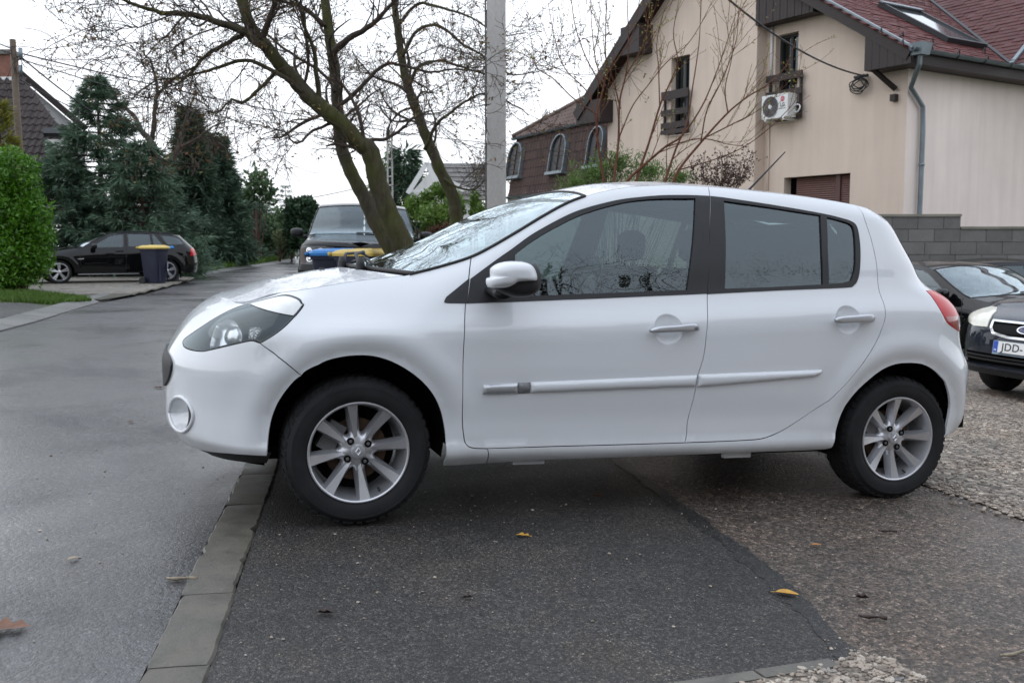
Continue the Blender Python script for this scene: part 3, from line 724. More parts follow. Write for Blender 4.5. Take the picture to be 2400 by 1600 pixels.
n = NB('soil'); c = n.coord(); n.set(Base_Color=n.ramp(n.noise(c, 1.5, 8, 0.7), [(0.3, (0.035, 0.040, 0.018)), (0.55, (0.05, 0.06, 0.025)), (0.75, (0.07, 0.06, 0.04))]), Roughness=0.95); MATS['soil'] = n.m
def leafmat(name, cols, rough=0.5, trans=0.25, spec=0.35, sc=3.0):
    n = NB(name); g = n.n('ShaderNodeNewGeometry'); c = n.coord('Object')
    col = n.ramp(g.outputs['Random Per Island'], [(i/(len(cols)-1) if len(cols) > 1 else 0, q) for i, q in enumerate(cols)])
    col = n.mix(1.0, col, n.ramp(n.noise(c, sc, 4), [(0.3, 0.72), (0.7, 1.2)]), 'MULTIPLY')
    n.set(Base_Color=col, Roughness=rough, Specular_IOR_Level=spec)
    t = n.n('ShaderNodeBsdfTranslucent'); n.l(col, t.inputs[0]); m = n.n('ShaderNodeMixShader'); m.inputs[0].default_value = trans
    n.l(n.b.outputs[0], m.inputs[1]); n.l(t.outputs[0], m.inputs[2]); n.l(m.outputs[0], n.out.inputs[0]); MATS[name] = n.m
leafmat('grass_blades', [(0.045, 0.10, 0.012), (0.075, 0.15, 0.02), (0.06, 0.12, 0.015), (0.11, 0.15, 0.04)], 0.6, 0.3)

# ---------------------------------------------------------------- ground sheets
def sheet(name, mat, outline, dz, h=0.3, **props):
    """flush ground sheet following the lie of the land"""
    P = resample(np.array([(p[0], p[1]) for p in outline]), h)
    V2, T, L = triangulate(P, [], h)
    V = np.stack([V2[:, 0], V2[:, 1], H(V2[:, 0], V2[:, 1]) + dz], 1)
    T = [t if area2(V2[t]) > 0 else t[::-1] for t in T]
    me = bpy.data.meshes.new(name); me.from_pydata(V.tolist(), [], [tuple(int(i) for i in t) for t in T])
    return finish(me, name, mat, None, True, **props)
m = MB(); xs = np.concatenate([[-600, -200, -80, -40], np.linspace(-24, 24, 49), [40, 80, 200, 600]]); ys = np.concatenate([[-300, -80, -30], np.linspace(-12, 60, 73), [80, 120, 200, 400, 900]])
m.grid(np.array([[(x, y, float(H(x, y)) - 0.03) for x in xs] for y in ys])); m.build('ground', 'soil', None, True, kind='structure')
def along(t, off=0.0):
    """point on the road edge t metres along it, off metres to the right"""
    return np.array([KA[0] + KB[0]*t + KB[1]*off, KA[1] + KB[1]*t - KB[0]*off])
left_px = [gnd(0, 778), gnd(215, 715), gnd(430, 655), gnd(560, 631), gnd(653, 617)]
LE = [np.array([-2.6, -14.0]), np.array([-4.9, 2.0])] + [q[:2] for q in left_px]
d_ = unit(LE[-1]-LE[-2]); LE += [LE[-1] + d_*25 + np.array([-3.0, 0]), LE[-1] + d_*70 + np.array([-22.0, 0])]
REr = [along(t) for t in (-16, -2, 0, 4, 8, 14, 20, 28)] + [np.array([LE[-3][0] + 4.2, LE[-3][1]]), np.array([LE[-2][0] + 4.2, LE[-2][1] + 1]), np.array([LE[-1][0] + 4.6, LE[-1][1] + 2])]
LEs = spline(LE, 5)
sheet('road', 'road_asphalt', REr + [tuple(q) for q in LEs[::-1]], 0.0, 0.6, kind='structure')
# right-hand lot: old brown asphalt everywhere, newer dark asphalt next to the kerb, gravel beyond
KW = 0.165                                                           # kerb width
lot = [along(-16, KW), along(9.5, KW), (1.5, 13.0), (16, 13.0), (22, -16)]
sheet('old_driveway', 'old_asphalt', lot, -0.004, 0.4, kind='structure')
jt = [gnd(*p)[:2] for p in ((1561, 1153), (1673, 1235), (1837, 1357), (1939, 1459), (2010, 1530))]
jd = unit(jt[0]-jt[2]); jt = [jt[0] + jd*4.5, jt[0] + jd*2.0] + jt; jt += [jt[-1] - jd*0.5 + np.array([0.06, -0.1]), jt[-1] - jd*3.5]
sheet('driveway', 'new_asphalt', [along(-12, KW), along(8.8, KW)] + [tuple(q) for q in spline(jt, 4)], 0.0, 0.25, kind='structure')
def ribbon(path, w0, w1, jit=0.0, seed=1):
    r = np.random.default_rng(seed); P = np.array(dens(path, 0.03)); t = np.gradient(P, axis=0); t /= np.linalg.norm(t, axis=1, keepdims=True); nrm = np.stack([-t[:, 1], t[:, 0]], 1)
    j = np.convolve(r.normal(0, 1, len(P)+8), np.ones(9)/9, 'valid')[:len(P)]*jit + r.normal(0, 0.12, len(P))*jit; k = np.convolve(r.normal(0, 1, len(P)+8), np.ones(9)/9, 'valid')[:len(P)]*jit + r.normal(0, 0.12, len(P))*jit
    return [tuple(q) for q in P + nrm*(w0+j)[:, None]] + [tuple(q) for q in (P - nrm*(w1+k)[:, None])[::-1]]
sheet('asphalt_joint', 'joint_tar', ribbon(spline(jt[1:-1], 4), 0.008, 0.062, 0.035), 0.0015, 0.05, kind='structure')
gb = [gnd(*p)[:2] for p in ((2420, 1226), (2300, 1180), (2184, 1143), (2050, 1098))]
gd = unit(gb[3]-gb[2]); gravel_edge = [gb[0] + unit(gb[0]-gb[1])*6] + gb + [gb[3] + gd*2.0, gb[3] + gd*4.0]
lot_gravel = [tuple(q) for q in spline(gravel_edge, 4)] + [along(9.0, 1.2), (2.0, 12.9), (15.5, 12.9)]
sheet('gravel_lot', 'gravel_bed', lot_gravel, 0.002, 0.3, kind='structure')
pc = [gnd(*p)[:2] for p in ((1600, 1640), (1960, 1556), (2020, 1528), (2110, 1560), (2230, 1640), (2200, 1760), (1700, 1760))]
sheet('gravel_patch', 'gravel_bed', pc, 0.008, 0.1, kind='structure')
# stones: irregular, chipped
def icosa():
    t = (1+5**.5)/2; v = np.array([(-1, t, 0), (1, t, 0), (-1, -t, 0), (1, -t, 0), (0, -1, t), (0, 1, t), (0, -1, -t), (0, 1, -t), (t, 0, -1), (t, 0, 1), (-t, 0, -1), (-t, 0, 1)], float); v /= np.linalg.norm(v[0])
    f = [(0,11,5),(0,5,1),(0,1,7),(0,7,10),(0,10,11),(1,5,9),(5,11,4),(11,10,2),(10,7,6),(7,1,8),(3,9,4),(3,4,2),(3,2,6),(3,6,8),(3,8,9),(4,9,5),(2,4,11),(6,2,10),(8,6,7),(9,8,1)]
    return v, np.array(f)
def stones(name, pts, size, mat, **props):
    v, f = icosa(); n_ = len(pts); g = RNG
    k = v[None]*(1 + g.normal(0, 0.16, (n_, 12, 1)))*g.uniform(0.6, 1.4, (n_, 1, 3))*np.array([1, 1, 0.6])
    a = g.uniform(0, 6.28, n_); ca, sa = np.cos(a)[:, None], np.sin(a)[:, None]
    x = k[..., 0]*ca - k[..., 1]*sa; y = k[..., 0]*sa + k[..., 1]*ca; k = np.stack([x, y, k[..., 2]], -1)*size[:, None, None] + pts[:, None]
    return fast(name, k[:, f].reshape(-1, 3, 3), 3, mat, **props)
def stone_mat():
    n = NB('gravel_stone'); c = n.coord(); g = n.n('ShaderNodeTexNoise'); 
    v = n.vor(c, 28.0, out='Color'); sp = n.n('ShaderNodeSeparateColor'); n.l(v, sp.inputs[0])
    n.set(Base_Color=n.ramp(sp.outputs[0], [(0.0, (0.13, 0.105, 0.085)), (0.35, (0.26, 0.21, 0.165)), (0.7, (0.36, 0.30, 0.245)), (0.9, (0.42, 0.37, 0.31)), (1.0, (0.16, 0.15, 0.145))]), Roughness=0.55); MATS['gravel_stone'] = n.m
stone_mat()
def scatter(poly, n_, clump=None, thr=0.0):
    poly = np.array([(p[0], p[1]) for p in poly]); lo, hi = poly.min(0), poly.max(0); q = RNG.uniform(lo, hi, (n_, 2)); q = q[inside(poly, q)]
    if clump:
        k = np.zeros(len(q))
        for i in range(6):
            a = RNG.uniform(0, 6.28); fr = RNG.uniform(0.5, 1.6)*clump; k += np.sin((q[:, 0]*math.cos(a) + q[:, 1]*math.sin(a))*fr + RNG.uniform(0, 6.28))
        q = q[(k/2.0 + RNG.normal(0, 0.6, len(q))) > thr]
    return q
near_gravel = [tuple(q) for q in spline(gravel_edge[1:6], 4)] + [along(8.0, 2.6), (9.5, 11.0), (8.0, 6.0)]
q = scatter(near_gravel, 46000, 1.3, -0.35); z = H(q[:, 0], q[:, 1])
stones('gravel_stones', np.stack([q[:, 0], q[:, 1], z + 0.005], 1), RNG.uniform(0.004, 0.0125, len(q)), 'gravel_stone', kind='stuff', label='loose beige gravel stones lying over the parking lot')
# the loose bank of bigger chips along the asphalt's edge
be = np.array(dens(spline(gravel_edge[1:6], 4), 0.008)); be = np.repeat(be, 2, 0) + RNG.normal(0, 0.07, (2*len(be), 2)) + np.array([0.03, 0.06]); z = H(be[:, 0], be[:, 1])
stones('edge_stones', np.stack([be[:, 0], be[:, 1], z + 0.006], 1), RNG.uniform(0.004, 0.014, len(be)), 'gravel_stone', kind='stuff', label='bank of loose stone chips along the asphalt edge')
q = scatter(pc, 1500); z = H(q[:, 0], q[:, 1]); stones('patch_stones', np.stack([q[:, 0], q[:, 1], z + 0.010], 1), RNG.uniform(0.004, 0.011, len(q)), 'gravel_stone', kind='stuff', label='loose stone chips beside the low concrete edging')
dr = [gnd(*p)[:2] for p in ((480, 1590), (640, 1120), (1000, 1100), (2050, 1130), (2390, 1240), (2390, 1590))]
q = np.concatenate([scatter(dr, 520), gnd(2030, 1535)[:2] + RNG.normal(0, 0.05, (50, 2))]); z = H(q[:, 0], q[:, 1])
stones('pebbles', np.stack([q[:, 0], q[:, 1], z + 0.003], 1), np.minimum(0.0018 + RNG.exponential(0.0013, len(q)), 0.010), 'gravel_stone', kind='stuff', label='tiny pale pebbles scattered over the driveway asphalt')
rd_ = [gnd(*p)[:2] for p in ((20, 1590), (300, 1590), (540, 1110), (300, 1000), (20, 1000))]
q = scatter(rd_, 260); z = H(q[:, 0], q[:, 1]); stones('road_grit', np.stack([q[:, 0], q[:, 1], z + 0.002], 1), np.minimum(0.0018 + RNG.exponential(0.0012, len(q)), 0.008), 'gravel_stone', kind='stuff', label='bits of grit lying on the wet road')
# concrete edging at the bottom of the frame
ea, eb = gnd(1600, 1626), gnd(1972, 1568); u = eb-ea; L_ = np.linalg.norm(u[:2]); u = unit(u); nn = np.array([-u[1], u[0], 0])
ed = bpy.data.objects.new('edging', None); COL.objects.link(ed); ed['kind'] = 'structure'; ROOT[ed.name] = Matrix.Identity(4)
for k in range(2):
    m = MB(); m.obox(ea + u*(k*L_/2+0.003) - np.array([0, 0, 0.05]), u*(L_/2-0.006), nn*0.05, np.array([0, 0, 0.060 + 0.002*k])); m.build('edging_stone', 'edging_concrete', ed)
# kerb: a row of flush kerbstones, joints open, each a little out of line
kb = bpy.data.objects.new('kerb', None); COL.objects.link(kb); kb['kind'] = 'structure'; ROOT[kb.name] = Matrix.Identity(4)
rr = random.Random(3); ZV_ = np.array([0, 0, 1.0])
for i in range(-6, 26):
    t0, L_ = i*0.55, 0.55; gap = 0.002; w = KW; o = rr.uniform(-0.004, 0.004); tz = rr.uniform(0.0, 0.005); a = along(t0 + gap, o); b = along(t0 + L_ - gap, o + rr.uniform(-0.006, 0.006))
    u = np.array([*(b-a), 0]); nrm = np.array([KB[1], -KB[0], 0]); o3 = np.array([*a, 0.0]); K_ = 15; rows = []
    def jig(x): return kg.normal(0, 0.0016) - (abs(kg.normal(0, 0.007)) if kg.random() < 0.14 else 0)
    kg = np.random.default_rng(100+i); nearby = -1 < i < 9
    for j in range(K_):
        f = j/(K_-1); e0, e1 = (jig(f), jig(f)) if nearby else (0, 0); ce = 0.006*max(0, 1-min(f, 1-f)*9); top = 0.004 + tz - ce + (kg.normal(0, 0.0006) if nearby else 0); r_ = []
        for y, z in ((-e0, -0.1), (-e0, top-0.007), (-e0+0.007, top), (w*0.5, top+0.001), (w+e1-0.007, top), (w+e1, top-0.008), (w+e1, -0.1)): r_.append(o3 + u*f + nrm*y + ZV_*z)
        rows.append(r_)
    m = MB(); m.grid([r_[::-1] for r_ in rows]); m.add(np.array(rows[0]), [tuple(range(7))]); m.add(np.array(rows[-1]), [tuple(range(6, -1, -1))])
    m.build('kerbstone', 'kerb_concrete', kb, True, sharp=40)
# ---------------------------------------------------------------- left side: gutter, verge, paved drive, footpath
def offs(path, d):
    P = np.asarray(path); t = np.gradient(P, axis=0); t /= np.linalg.norm(t, axis=1, keepdims=True); return P + np.stack([-t[:, 1], t[:, 0]], 1)*d
Lp = np.array(LEs[4:]); G1 = offs(Lp, 0.38)
gt = bpy.data.objects.new('gutter', None); COL.objects.link(gt); gt['kind'] = 'structure'; ROOT[gt.name] = Matrix.Identity(4)
A = np.array(dens(Lp, 0.75)); A = A[(A[:, 1] > 4) & (A[:, 1] < 75)]; B1 = offs(A, 0.38)
for i in range(len(A)-1):
    s = 0.985; a0, a1, b0, b1 = A[i], A[i]*(1-s)+A[i+1]*s, B1[i], B1[i]*(1-s)+B1[i+1]*s; m = MB()
    zt = 0.02 + 0.004*((i*37) % 5)/5; lo = [(*q, -0.06) for q in (a0, a1, b1, b0)]; hi = [(a0[0], a0[1], zt), (a1[0], a1[1], zt), (b1[0], b1[1], zt+0.06), (b0[0], b0[1], zt+0.06)]
    m.add(lo + hi, [(3, 2, 1, 0), (4, 5, 6, 7)] + [(j, (j+1) % 4, (j+1) % 4+4, j+4) for j in range(4)]); m.build('gutter_slab', 'gutter_concrete', gt)
pv_poly = np.array([gnd(*p)[:2] for p in ((40, 690), (180, 703), (236, 709), (300, 698), (395, 674), (455, 656), (330, 642), (20, 642))])
sheet('paved_drive', 'paver_joint', pv_poly, 0.052, 0.8, kind='structure'); pd_ = bpy.data.objects['paved_drive']; ROOT[pd_.name] = Matrix.Identity(4)
ud = unit(np.array([0.97, 0.24])); vd = np.array([-ud[1], ud[0]]); o0 = pv_poly.mean(0); bricks = []
for i in range(-60, 60):
    for j in range(-60, 60):
        c = o0 + ud*(i*0.20 + (0.10 if j % 2 else 0)) + vd*j*0.10
        bricks.append(c)
bricks = np.array(bricks); bricks = bricks[inside(pv_poly, bricks)]; bricks = bricks[np.argsort(bricks[:, 1])]
bm_ = MB(); bm_.box((0, 0, 0), (0.190, 0.092, 0.03), np.array(rotz(math.atan2(ud[1], ud[0]))), taper=0.96); bme = None
for i, c in enumerate(bricks[:300]):
    if bme is None:
        o = bm_.build('brick', 'paver', pd_); bme = o.data
    else:
        o = bpy.data.objects.new('brick', bme); COL.objects.link(o); o.parent = pd_
    o.location = (c[0], c[1], 0.058 + 0.004*math.sin(i*1.7))
rest = bricks[300:]; tv = np.concatenate(bm_.V); tf = np.array(bm_.F)[1:]
fast('brick_field', (tv[tf][None] + np.concatenate([rest, 0.058 + 0.003*np.sin(np.arange(len(rest)))[:, None]], 1)[:, None, None]).reshape(-1, 4, 3), 4, 'paver', pd_, kind='stuff')
sheet('verge', 'soil', [tuple(q) for q in offs(A, 0.38)] + [tuple(q + np.array([-9.0, 3.0])) for q in A[::-1]], 0.045, 0.8, kind='structure')
fpth = [gnd(*p)[:2] for p in ((-30, 716), (60, 718), (125, 728), (60, 744), (-30, 762), (-300, 800), (-300, 720))]
sheet('footpath', 'path_asphalt', fpth, 0.062, 0.5, kind='structure')
def grass(name, poly, n_, h, label, zoff=0.05, w=0.012):
    q = scatter(poly, n_); k = len(q); z = H(q[:, 0], q[:, 1]) + zoff; a = RNG.uniform(0, 6.28, k); hh = h*RNG.uniform(0.5, 1.3, k); le = RNG.normal(0, 0.35, (k, 2))*hh[:, None]
    d = np.stack([np.cos(a), np.sin(a)], 1)*w*RNG.uniform(0.6, 1.4, (k, 1)); b = np.concatenate([q, z[:, None]], 1)
    V = np.stack([b - np.pad(d, ((0, 0), (0, 1))), b + np.pad(d, ((0, 0), (0, 1))), b + np.concatenate([le*0.35 + d*0.7, hh[:, None]*0.55], 1), b + np.concatenate([le, hh[:, None]], 1)], 1)
    fast(name, V, 4, 'grass_blades', kind='stuff', label=label)
gv = [gnd(*p)[:2] for p in ((425, 653), (520, 634), (655, 612), (655, 606), (560, 604), (420, 636))]
grass('verge_grass', gv, 60000, 0.28, 'long green grass on the verge behind the black estate car', w=0.02)
gv2 = [gnd(*p)[:2] for p in ((-20, 690), (60, 690), (130, 698), (215, 711), (130, 722), (60, 716), (-20, 713))]
grass('lawn_grass', gv2, 22000, 0.09, 'short yellowish grass strip under the bright green bush', w=0.014)
# ---------------------------------------------------------------- houses
def render_wall(name, col, var=0.05):
    n = NB(name); c = n.coord('Object'); a = n.noise(c, 0.7, 6, 0.6); b = n.noise(c, 45, 4, 0.7); st = n.noise(n.coord('Object', (2.2, 2.2, 0.18)), 1.6, 5, 0.6)
    k = n.ramp(a, [(0.3, tuple(q*(1-var) for q in col)), (0.7, tuple(q*(1+var) for q in col))]); k = n.mix(1.0, k, n.ramp(st, [(0.3, 0.93), (0.6, 1.02)]), 'MULTIPLY')
    n.set(Base_Color=k, Roughness=0.9, Specular_IOR_Level=0.2, Normal=n.bump(b, 0.35, 0.012)); MATS[name] = n.m
render_wall('beige_render', (0.62, 0.515, 0.435)); render_wall('pink_render', (0.80, 0.70, 0.64)); render_wall('white_render', (0.70, 0.69, 0.68)); render_wall('grey_white_render', (0.58, 0.58, 0.59)); render_wall('grey_render', (0.42, 0.40, 0.37))
def wood(name, col):
    n = NB(name); a = n.noise(n.coord('Object', (3, 3, 30)), 3, 5, 0.6); n.set(Base_Color=n.ramp(a, [(0.3, tuple(q*0.7 for q in col)), (0.7, tuple(q*1.3 for q in col))]), Roughness=0.6); MATS[name] = n.m
wood('dark_boards', (0.022, 0.014, 0.013)); wood('pole_wood', (0.13, 0.095, 0.07)); wood('grey_wood', (0.22, 0.19, 0.16))
def tilemat(name, cols, sc=1.2, rough=0.55):
    n = NB(name); c = n.coord('Object'); g = n.n('ShaderNodeObjectInfo'); q = n.n('ShaderNodeNewGeometry')
    r = n.math('FRACT', n.math('ADD', g.outputs['Random'], q.outputs['Random Per Island']))
    k = n.ramp(r, [(i/(len(cols)-1), v) for i, v in enumerate(cols)]); k = n.mix(1.0, k, n.ramp(n.noise(c, sc, 6, 0.65), [(0.3, 0.75), (0.7, 1.25)]), 'MULTIPLY')
    n.set(Base_Color=k, Roughness=n.rng(n.noise(c, 2.0, 4), 0.3, 0.7, rough-0.05, rough+0.25), Specular_IOR_Level=0.28, Normal=n.bump(n.noise(c, 60, 3), 0.2, 0.004)); MATS[name] = n.m
tilemat('red_shingle', [(0.085, 0.022, 0.020), (0.115, 0.030, 0.027), (0.10, 0.026, 0.024), (0.135, 0.042, 0.035)])
tilemat('red_shingle_dark', [(0.075, 0.028, 0.028), (0.095, 0.036, 0.033), (0.085, 0.03, 0.03)])
tilemat('brown_tile', [(0.052, 0.033, 0.029), (0.072, 0.045, 0.039), (0.062, 0.039, 0.034), (0.082, 0.053, 0.045)])
tilemat('old_brown_tile', [(0.095, 0.064, 0.055), (0.12, 0.082, 0.07), (0.108, 0.072, 0.062), (0.14, 0.10, 0.085)])
tilemat('dark_tile', [(0.040, 0.032, 0.031), (0.055, 0.044, 0.042), (0.048, 0.038, 0.036)])
tilemat('grey_tile', [(0.13, 0.125, 0.12), (0.18, 0.172, 0.165), (0.155, 0.148, 0.14)])
simple('zinc', (0.20, 0.235, 0.26), 0.42, metal=0.5, var=0.15, vscale=3); simple('dark_metal', (0.03, 0.032, 0.035), 0.5, metal=0.3)
simple('ac_white', (0.68, 0.69, 0.68), 0.45, var=0.04); simple('ac_grille', (0.05, 0.052, 0.055), 0.5); simple('logo_red', (0.55, 0.02, 0.08), 0.4)
simple('shutter', (0.125, 0.058, 0.048), 0.5, var=0.08); simple('shutter_post', (0.085, 0.038, 0.032), 0.5); simple('white_pvc', (0.7, 0.7, 0.7), 0.4)
simple('dormer_glass', (0.006, 0.006, 0.008), 0.35, spec=0.25); simple('cable', (0.012, 0.011, 0.012), 0.6); simple('brick_red', (0.21, 0.095, 0.07), 0.85, var=0.25)
concrete('block_concrete', (0.155, 0.15, 0.142), 0.16, (0.7, 0.9), 1.0); concrete('mortar', (0.11, 0.107, 0.10), 0.2, (0.8, 0.95))
concrete('pole_concrete', (0.40, 0.385, 0.37), 0.14, (0.7, 0.9), 1.4, True); concrete('cap_concrete', (0.20, 0.185, 0.15), 0.25)
simple('roof_window_glass', (0.35, 0.38, 0.40), 0.06, metal=0.85)
ZV = np.array([0, 0, 1.0])
class Plane:
    """a wall or roof plane: origin, u along it, w up it; c is the distance in front of it"""
    def __init__(s, o, u, w=ZV):
        s.o = np.asarray(o, float); s.u = unit(u); s.w = unit(w); s.n = unit(np.cross(s.u, s.w))
        if np.dot(s.n, np.array([0, 0, CAM_H]) - s.o) < 0: s.n = -s.n
    def p(s, a, b, c=0.0): return s.o + s.u*a + s.w*b + s.n*c
    def px(s, x, y, c=0.0):
        r = ray(x, y); C = np.array([0, 0, CAM_H]); k = np.dot(s.o + s.n*c - C, s.n)/np.dot(r, s.n); q = C + r*k - s.o
        return float(q @ s.u), float(q @ s.w)
    def box(s, m, a0, a1, b0, b1, c0, c1): return m.obox(s.p(a0, b0, c0), s.u*(a1-a0), s.w*(b1-b0), s.n*(c1-c0))
    def poly(s, m, ab, c=0.0, th=0.0):
        P = np.array([s.p(a, b, c) for a, b in ab])
        if th: m.prism(P, -s.n*th)
        else:
            q = sum(np.cross(P[i]-P[0], P[i+1]-P[0]) for i in range(1, len(P)-1)); m.poly(P if q @ s.n > 0 else P[::-1])
def wall_holes(pl, outline, holes, mat, name, parent, depth=0.25):
    """wall sheet with real openings and their reveals"""
    P, T, L = triangulate(resample(np.array(outline), 1.5), [np.array(h) for h in holes], 1.5)
    V = [pl.p(a, b) for a, b in P]; F = []
    for t in T:
        q = np.cross(V[t[1]]-V[t[0]], V[t[2]]-V[t[0]]); F.append(tuple(int(i) for i in (t if q @ pl.n > 0 else t[::-1])))
    for h in holes:
        k = len(V); m_ = len(h); V += [pl.p(a, b) for a, b in h] + [pl.p(a, b, -depth) for a, b in h]
        for i in range(m_):
            j = (i+1) % m_; f = (k+i, k+j, k+m_+j, k+m_+i); c = np.mean(np.array(h), 0); mid = (np.array(h[i])+np.array(h[j]))/2 - c
            q = np.cross(V[f[1]]-V[f[0]], V[f[2]]-V[f[0]]); inw = -(pl.u*mid[0] + pl.w*mid[1]); F.append(f if q @ inw > 0 else f[::-1])
    m = MB(); m.add(V, F); return m.build(name, mat, parent)
def tile_roof(parent, pl, region, tu, tw, proto, mat, name='tile', limit=300, stuff='tile_field', c=0.0, stagger=False, jitter=0.004):
    """lay tiles over a region of a plane: the largest-looking ones as parts, the rest as one part of kind stuff"""
    region = np.array(region); lo, hi = region.min(0), region.max(0); cells = []
    i = 0
    for b in np.arange(lo[1], hi[1], tw):
        o = (tu/2 if (stagger and i % 2) else 0); i += 1
        for a in np.arange(lo[0]-o, hi[0], tu): cells.append((a+tu/2, b+tw/2))
    cells = np.array(cells); cells = cells[inside(region, cells)]
    C = np.array([pl.p(a, b, c) for a, b in cells]) + RNG.normal(0, jitter, (len(cells), 1))*pl.n
    d = C - np.array([0, 0, CAM_H]); dep = d[:, 1]*_D - d[:, 2]*math.sin(_p); sx = np.abs(d[:, 0]/dep*F_PX) < 1230; up = (800 - 0) > -1e9
    py = 800 - F_PX*(d[:, 1]*math.sin(_p) + d[:, 2]*_D)/dep; vis = sx & (py > -40)
    order = np.argsort(np.where(vis, dep, dep + 1e4)); C = C[order]; nv = int(vis.sum())
    Mx = np.stack([pl.u, pl.w, pl.n], 1); pv, pf = proto; W = pv @ Mx.T; me = None
    Mi = np.array(ROOT[parent.name].inverted())
    for q in C[:min(limit, nv)]:
        if me is None:
            me = bpy.data.meshes.new(name); me.from_pydata(W.tolist(), [], pf); me.materials.append(M_(mat)); me.update()
        o = bpy.data.objects.new(name, me); COL.objects.link(o); o.parent = parent; o.location = Mi[:3, :3] @ q + Mi[:3, 3]; ROOT[o.name] = ROOT[parent.name]
    rest = C[min(limit, nv):]
    if len(rest):
        tri = []
        for f in pf:
            for k in range(1, len(f)-1): tri.append((f[0], f[k], f[k+1]))
        fast(stuff, (W[np.array(tri)][None] + rest[:, None, None]).reshape(-1, 3, 3), 3, mat, parent, kind='stuff')
def proto_flat(tu, tw, th=0.012, lap=0.03, gap=0.006):
    """flat shingle: lower edge lifted, tucked under the row above; local axes u, w, n"""
    x = tu/2 - gap/2; v = np.array([(-x, -tw/2-lap, th), (x, -tw/2-lap, th), (x, tw/2, 0.002), (-x, tw/2, 0.002), (-x, -tw/2-lap, -0.002), (x, -tw/2-lap, -0.002)])
    return v, [(0, 1, 2, 3), (4, 5, 1, 0), (4, 0, 3), (5, 2, 1)]
def proto_wave(tu, tw, hgt=0.045, lap=0.04, n_=6, th=0.02):
    """roll tile: a pan and a roll"""
    xs = np.linspace(-tu/2, tu/2, n_+1); prof = hgt*np.clip(np.cos((xs/tu+0.18)*2*math.pi)*0.9+0.1, -0.25, 1)
    v = []
    for b, dz in ((-tw/2-lap, th), (tw/2, 0.0)): v += [(x, b, p+dz) for x, p in zip(xs, prof)]
    v += [(x, -tw/2-lap, p-0.012) for x, p in zip(xs, prof)]; k = n_+1
    f = [(i, i+1, k+i+1, k+i) for i in range(n_)] + [(2*k+i, 2*k+i+1, i+1, i) for i in range(n_)]
    return np.array(v), f
def gutter(parent, a, b, r=0.07, name='gutter', out=None):
    a, b = np.asarray(a, float), np.asarray(b, float); d = unit(b-a); side = unit(np.cross(d, ZV)) if out is None else out; t = np.linspace(0.05*math.pi, 1.02*math.pi, 9); m = MB()
    rows = [[p + side*r*math.cos(q)*1.0 - ZV*r*math.sin(q) for q in t] for p in (a, b)] ; m.grid(rows); rows = [[p + side*(r-0.008)*math.cos(q) - ZV*(r-0.008)*math.sin(q) for q in t[::-1]] for p in (a, b)]; m.grid(rows)
    o = m.build(name, 'zinc', parent, True)
    L_ = np.linalg.norm(b-a); k = max(2, int(L_/0.9))
    for i in range(k):
        p = a + (b-a)*(i+0.5)/k; m = MB(); m.tube([p + side*(r+0.008)*math.cos(q) - ZV*(r+0.008)*math.sin(q) for q in t], 0.011, 5); m.build('gutter_bracket', 'dark_metal', o, True)
    return o
# ------------------------------------------------ the beige gabled house
al = R(32.5); UF = np.array([-math.sin(al), math.cos(al), 0]); VR = np.array([math.cos(al), math.sin(al), 0])
HC0 = at(2123, 330, 21.0); HC0[2] = 0.0
FR = Plane(HC0, UF)                       # recessed right part of the gable wall
DEL = 0.35
house = thing('gabled_house', 'beige rendered house with dark brown gable boards and a red shingle roof', 'house', HC0)
PR = Plane(HC0 + FR.n*DEL, UF)            # left part stands proud
s_edge = PR.px(1771, 250)[0]
eaveR = FR.px(2117, 128)[1]
zr = lambda s: eaveR + 0.62*(s + 0.4)
zl0 = PR.px(1381, 262); zl1 = PR.px(1545, 0); sl = (zl1[1]-zl0[1])/(zl0[0]-zl1[0])
zl = lambda s: zl0[1] + sl*(zl0[0]-s)
s_r = (zl0[1] + sl*zl0[0] - eaveR - 0.62*0.4)/(0.62 + sl); z_r = zr(s_r)
left_end = PR.px(1424, 330)[0]
def opening(pl, pts): return [pl.px(*p) for p in pts]
win_r = opening(FR, [(1819, 285), (1819, 87), (1872, 72), (1872, 281)])
def rect(pl, x0, x1, y0, y1):
    a0, b0 = pl.px(x0, y0); a1, b1 = pl.px(x1, y1); return a0, a1, b0, b1
def rwin(pl, x0, x1, yc0, yc1):
    """upright rectangle on the wall from its pixel sides and its top/bottom at the middle"""
    xm = (x0+x1)/2; a0 = pl.px(x0, yc0)[0]; a1 = pl.px(x1, yc0)[0]; t = pl.px(xm, yc0)[1]; b = pl.px(xm, yc1)[1]; return min(a0, a1), max(a0, a1), b, t
rw_ = rwin(FR, 1819, 1872, 79, 284); lw_ = rwin(PR, 1574, 1617, 132, 315); sw_ = rwin(FR, 1838, 1993, 411, 520)
hole = lambda r: [(r[0], r[2]), (r[1], r[2]), (r[1], r[3]), (r[0], r[3])]
wall_holes(FR, [(0, -1.2), (s_edge, -1.2), (s_edge, zr(s_edge)-0.1), (0, zr(0)-0.12)], [hole(rw_), hole(sw_)], 'beige_render', 'wall', house)
wall_holes(PR, [(s_edge, -1.2), (left_end, -1.2), (left_end, zl(left_end)-0.25), (s_r, z_r-0.25), (s_edge, zr(s_edge)-0.1)], [hole(lw_)], 'beige_render', 'wall', house)
m = MB(); m.poly([PR.p(s_edge, -1.2), FR.p(s_edge, -1.2), FR.p(s_edge, zr(s_edge)-0.1), PR.p(s_edge, zr(s_edge)-0.1)][::-1]); m.build('wall', 'beige_render', house); m = MB(); m.poly([PR.p(left_end, -1.2), PR.p(left_end, -1.2, -4), PR.p(left_end, zl(left_end), -4), PR.p(left_end, zl(left_end)-0.2)]); m.build('wall', 'beige_render', house)
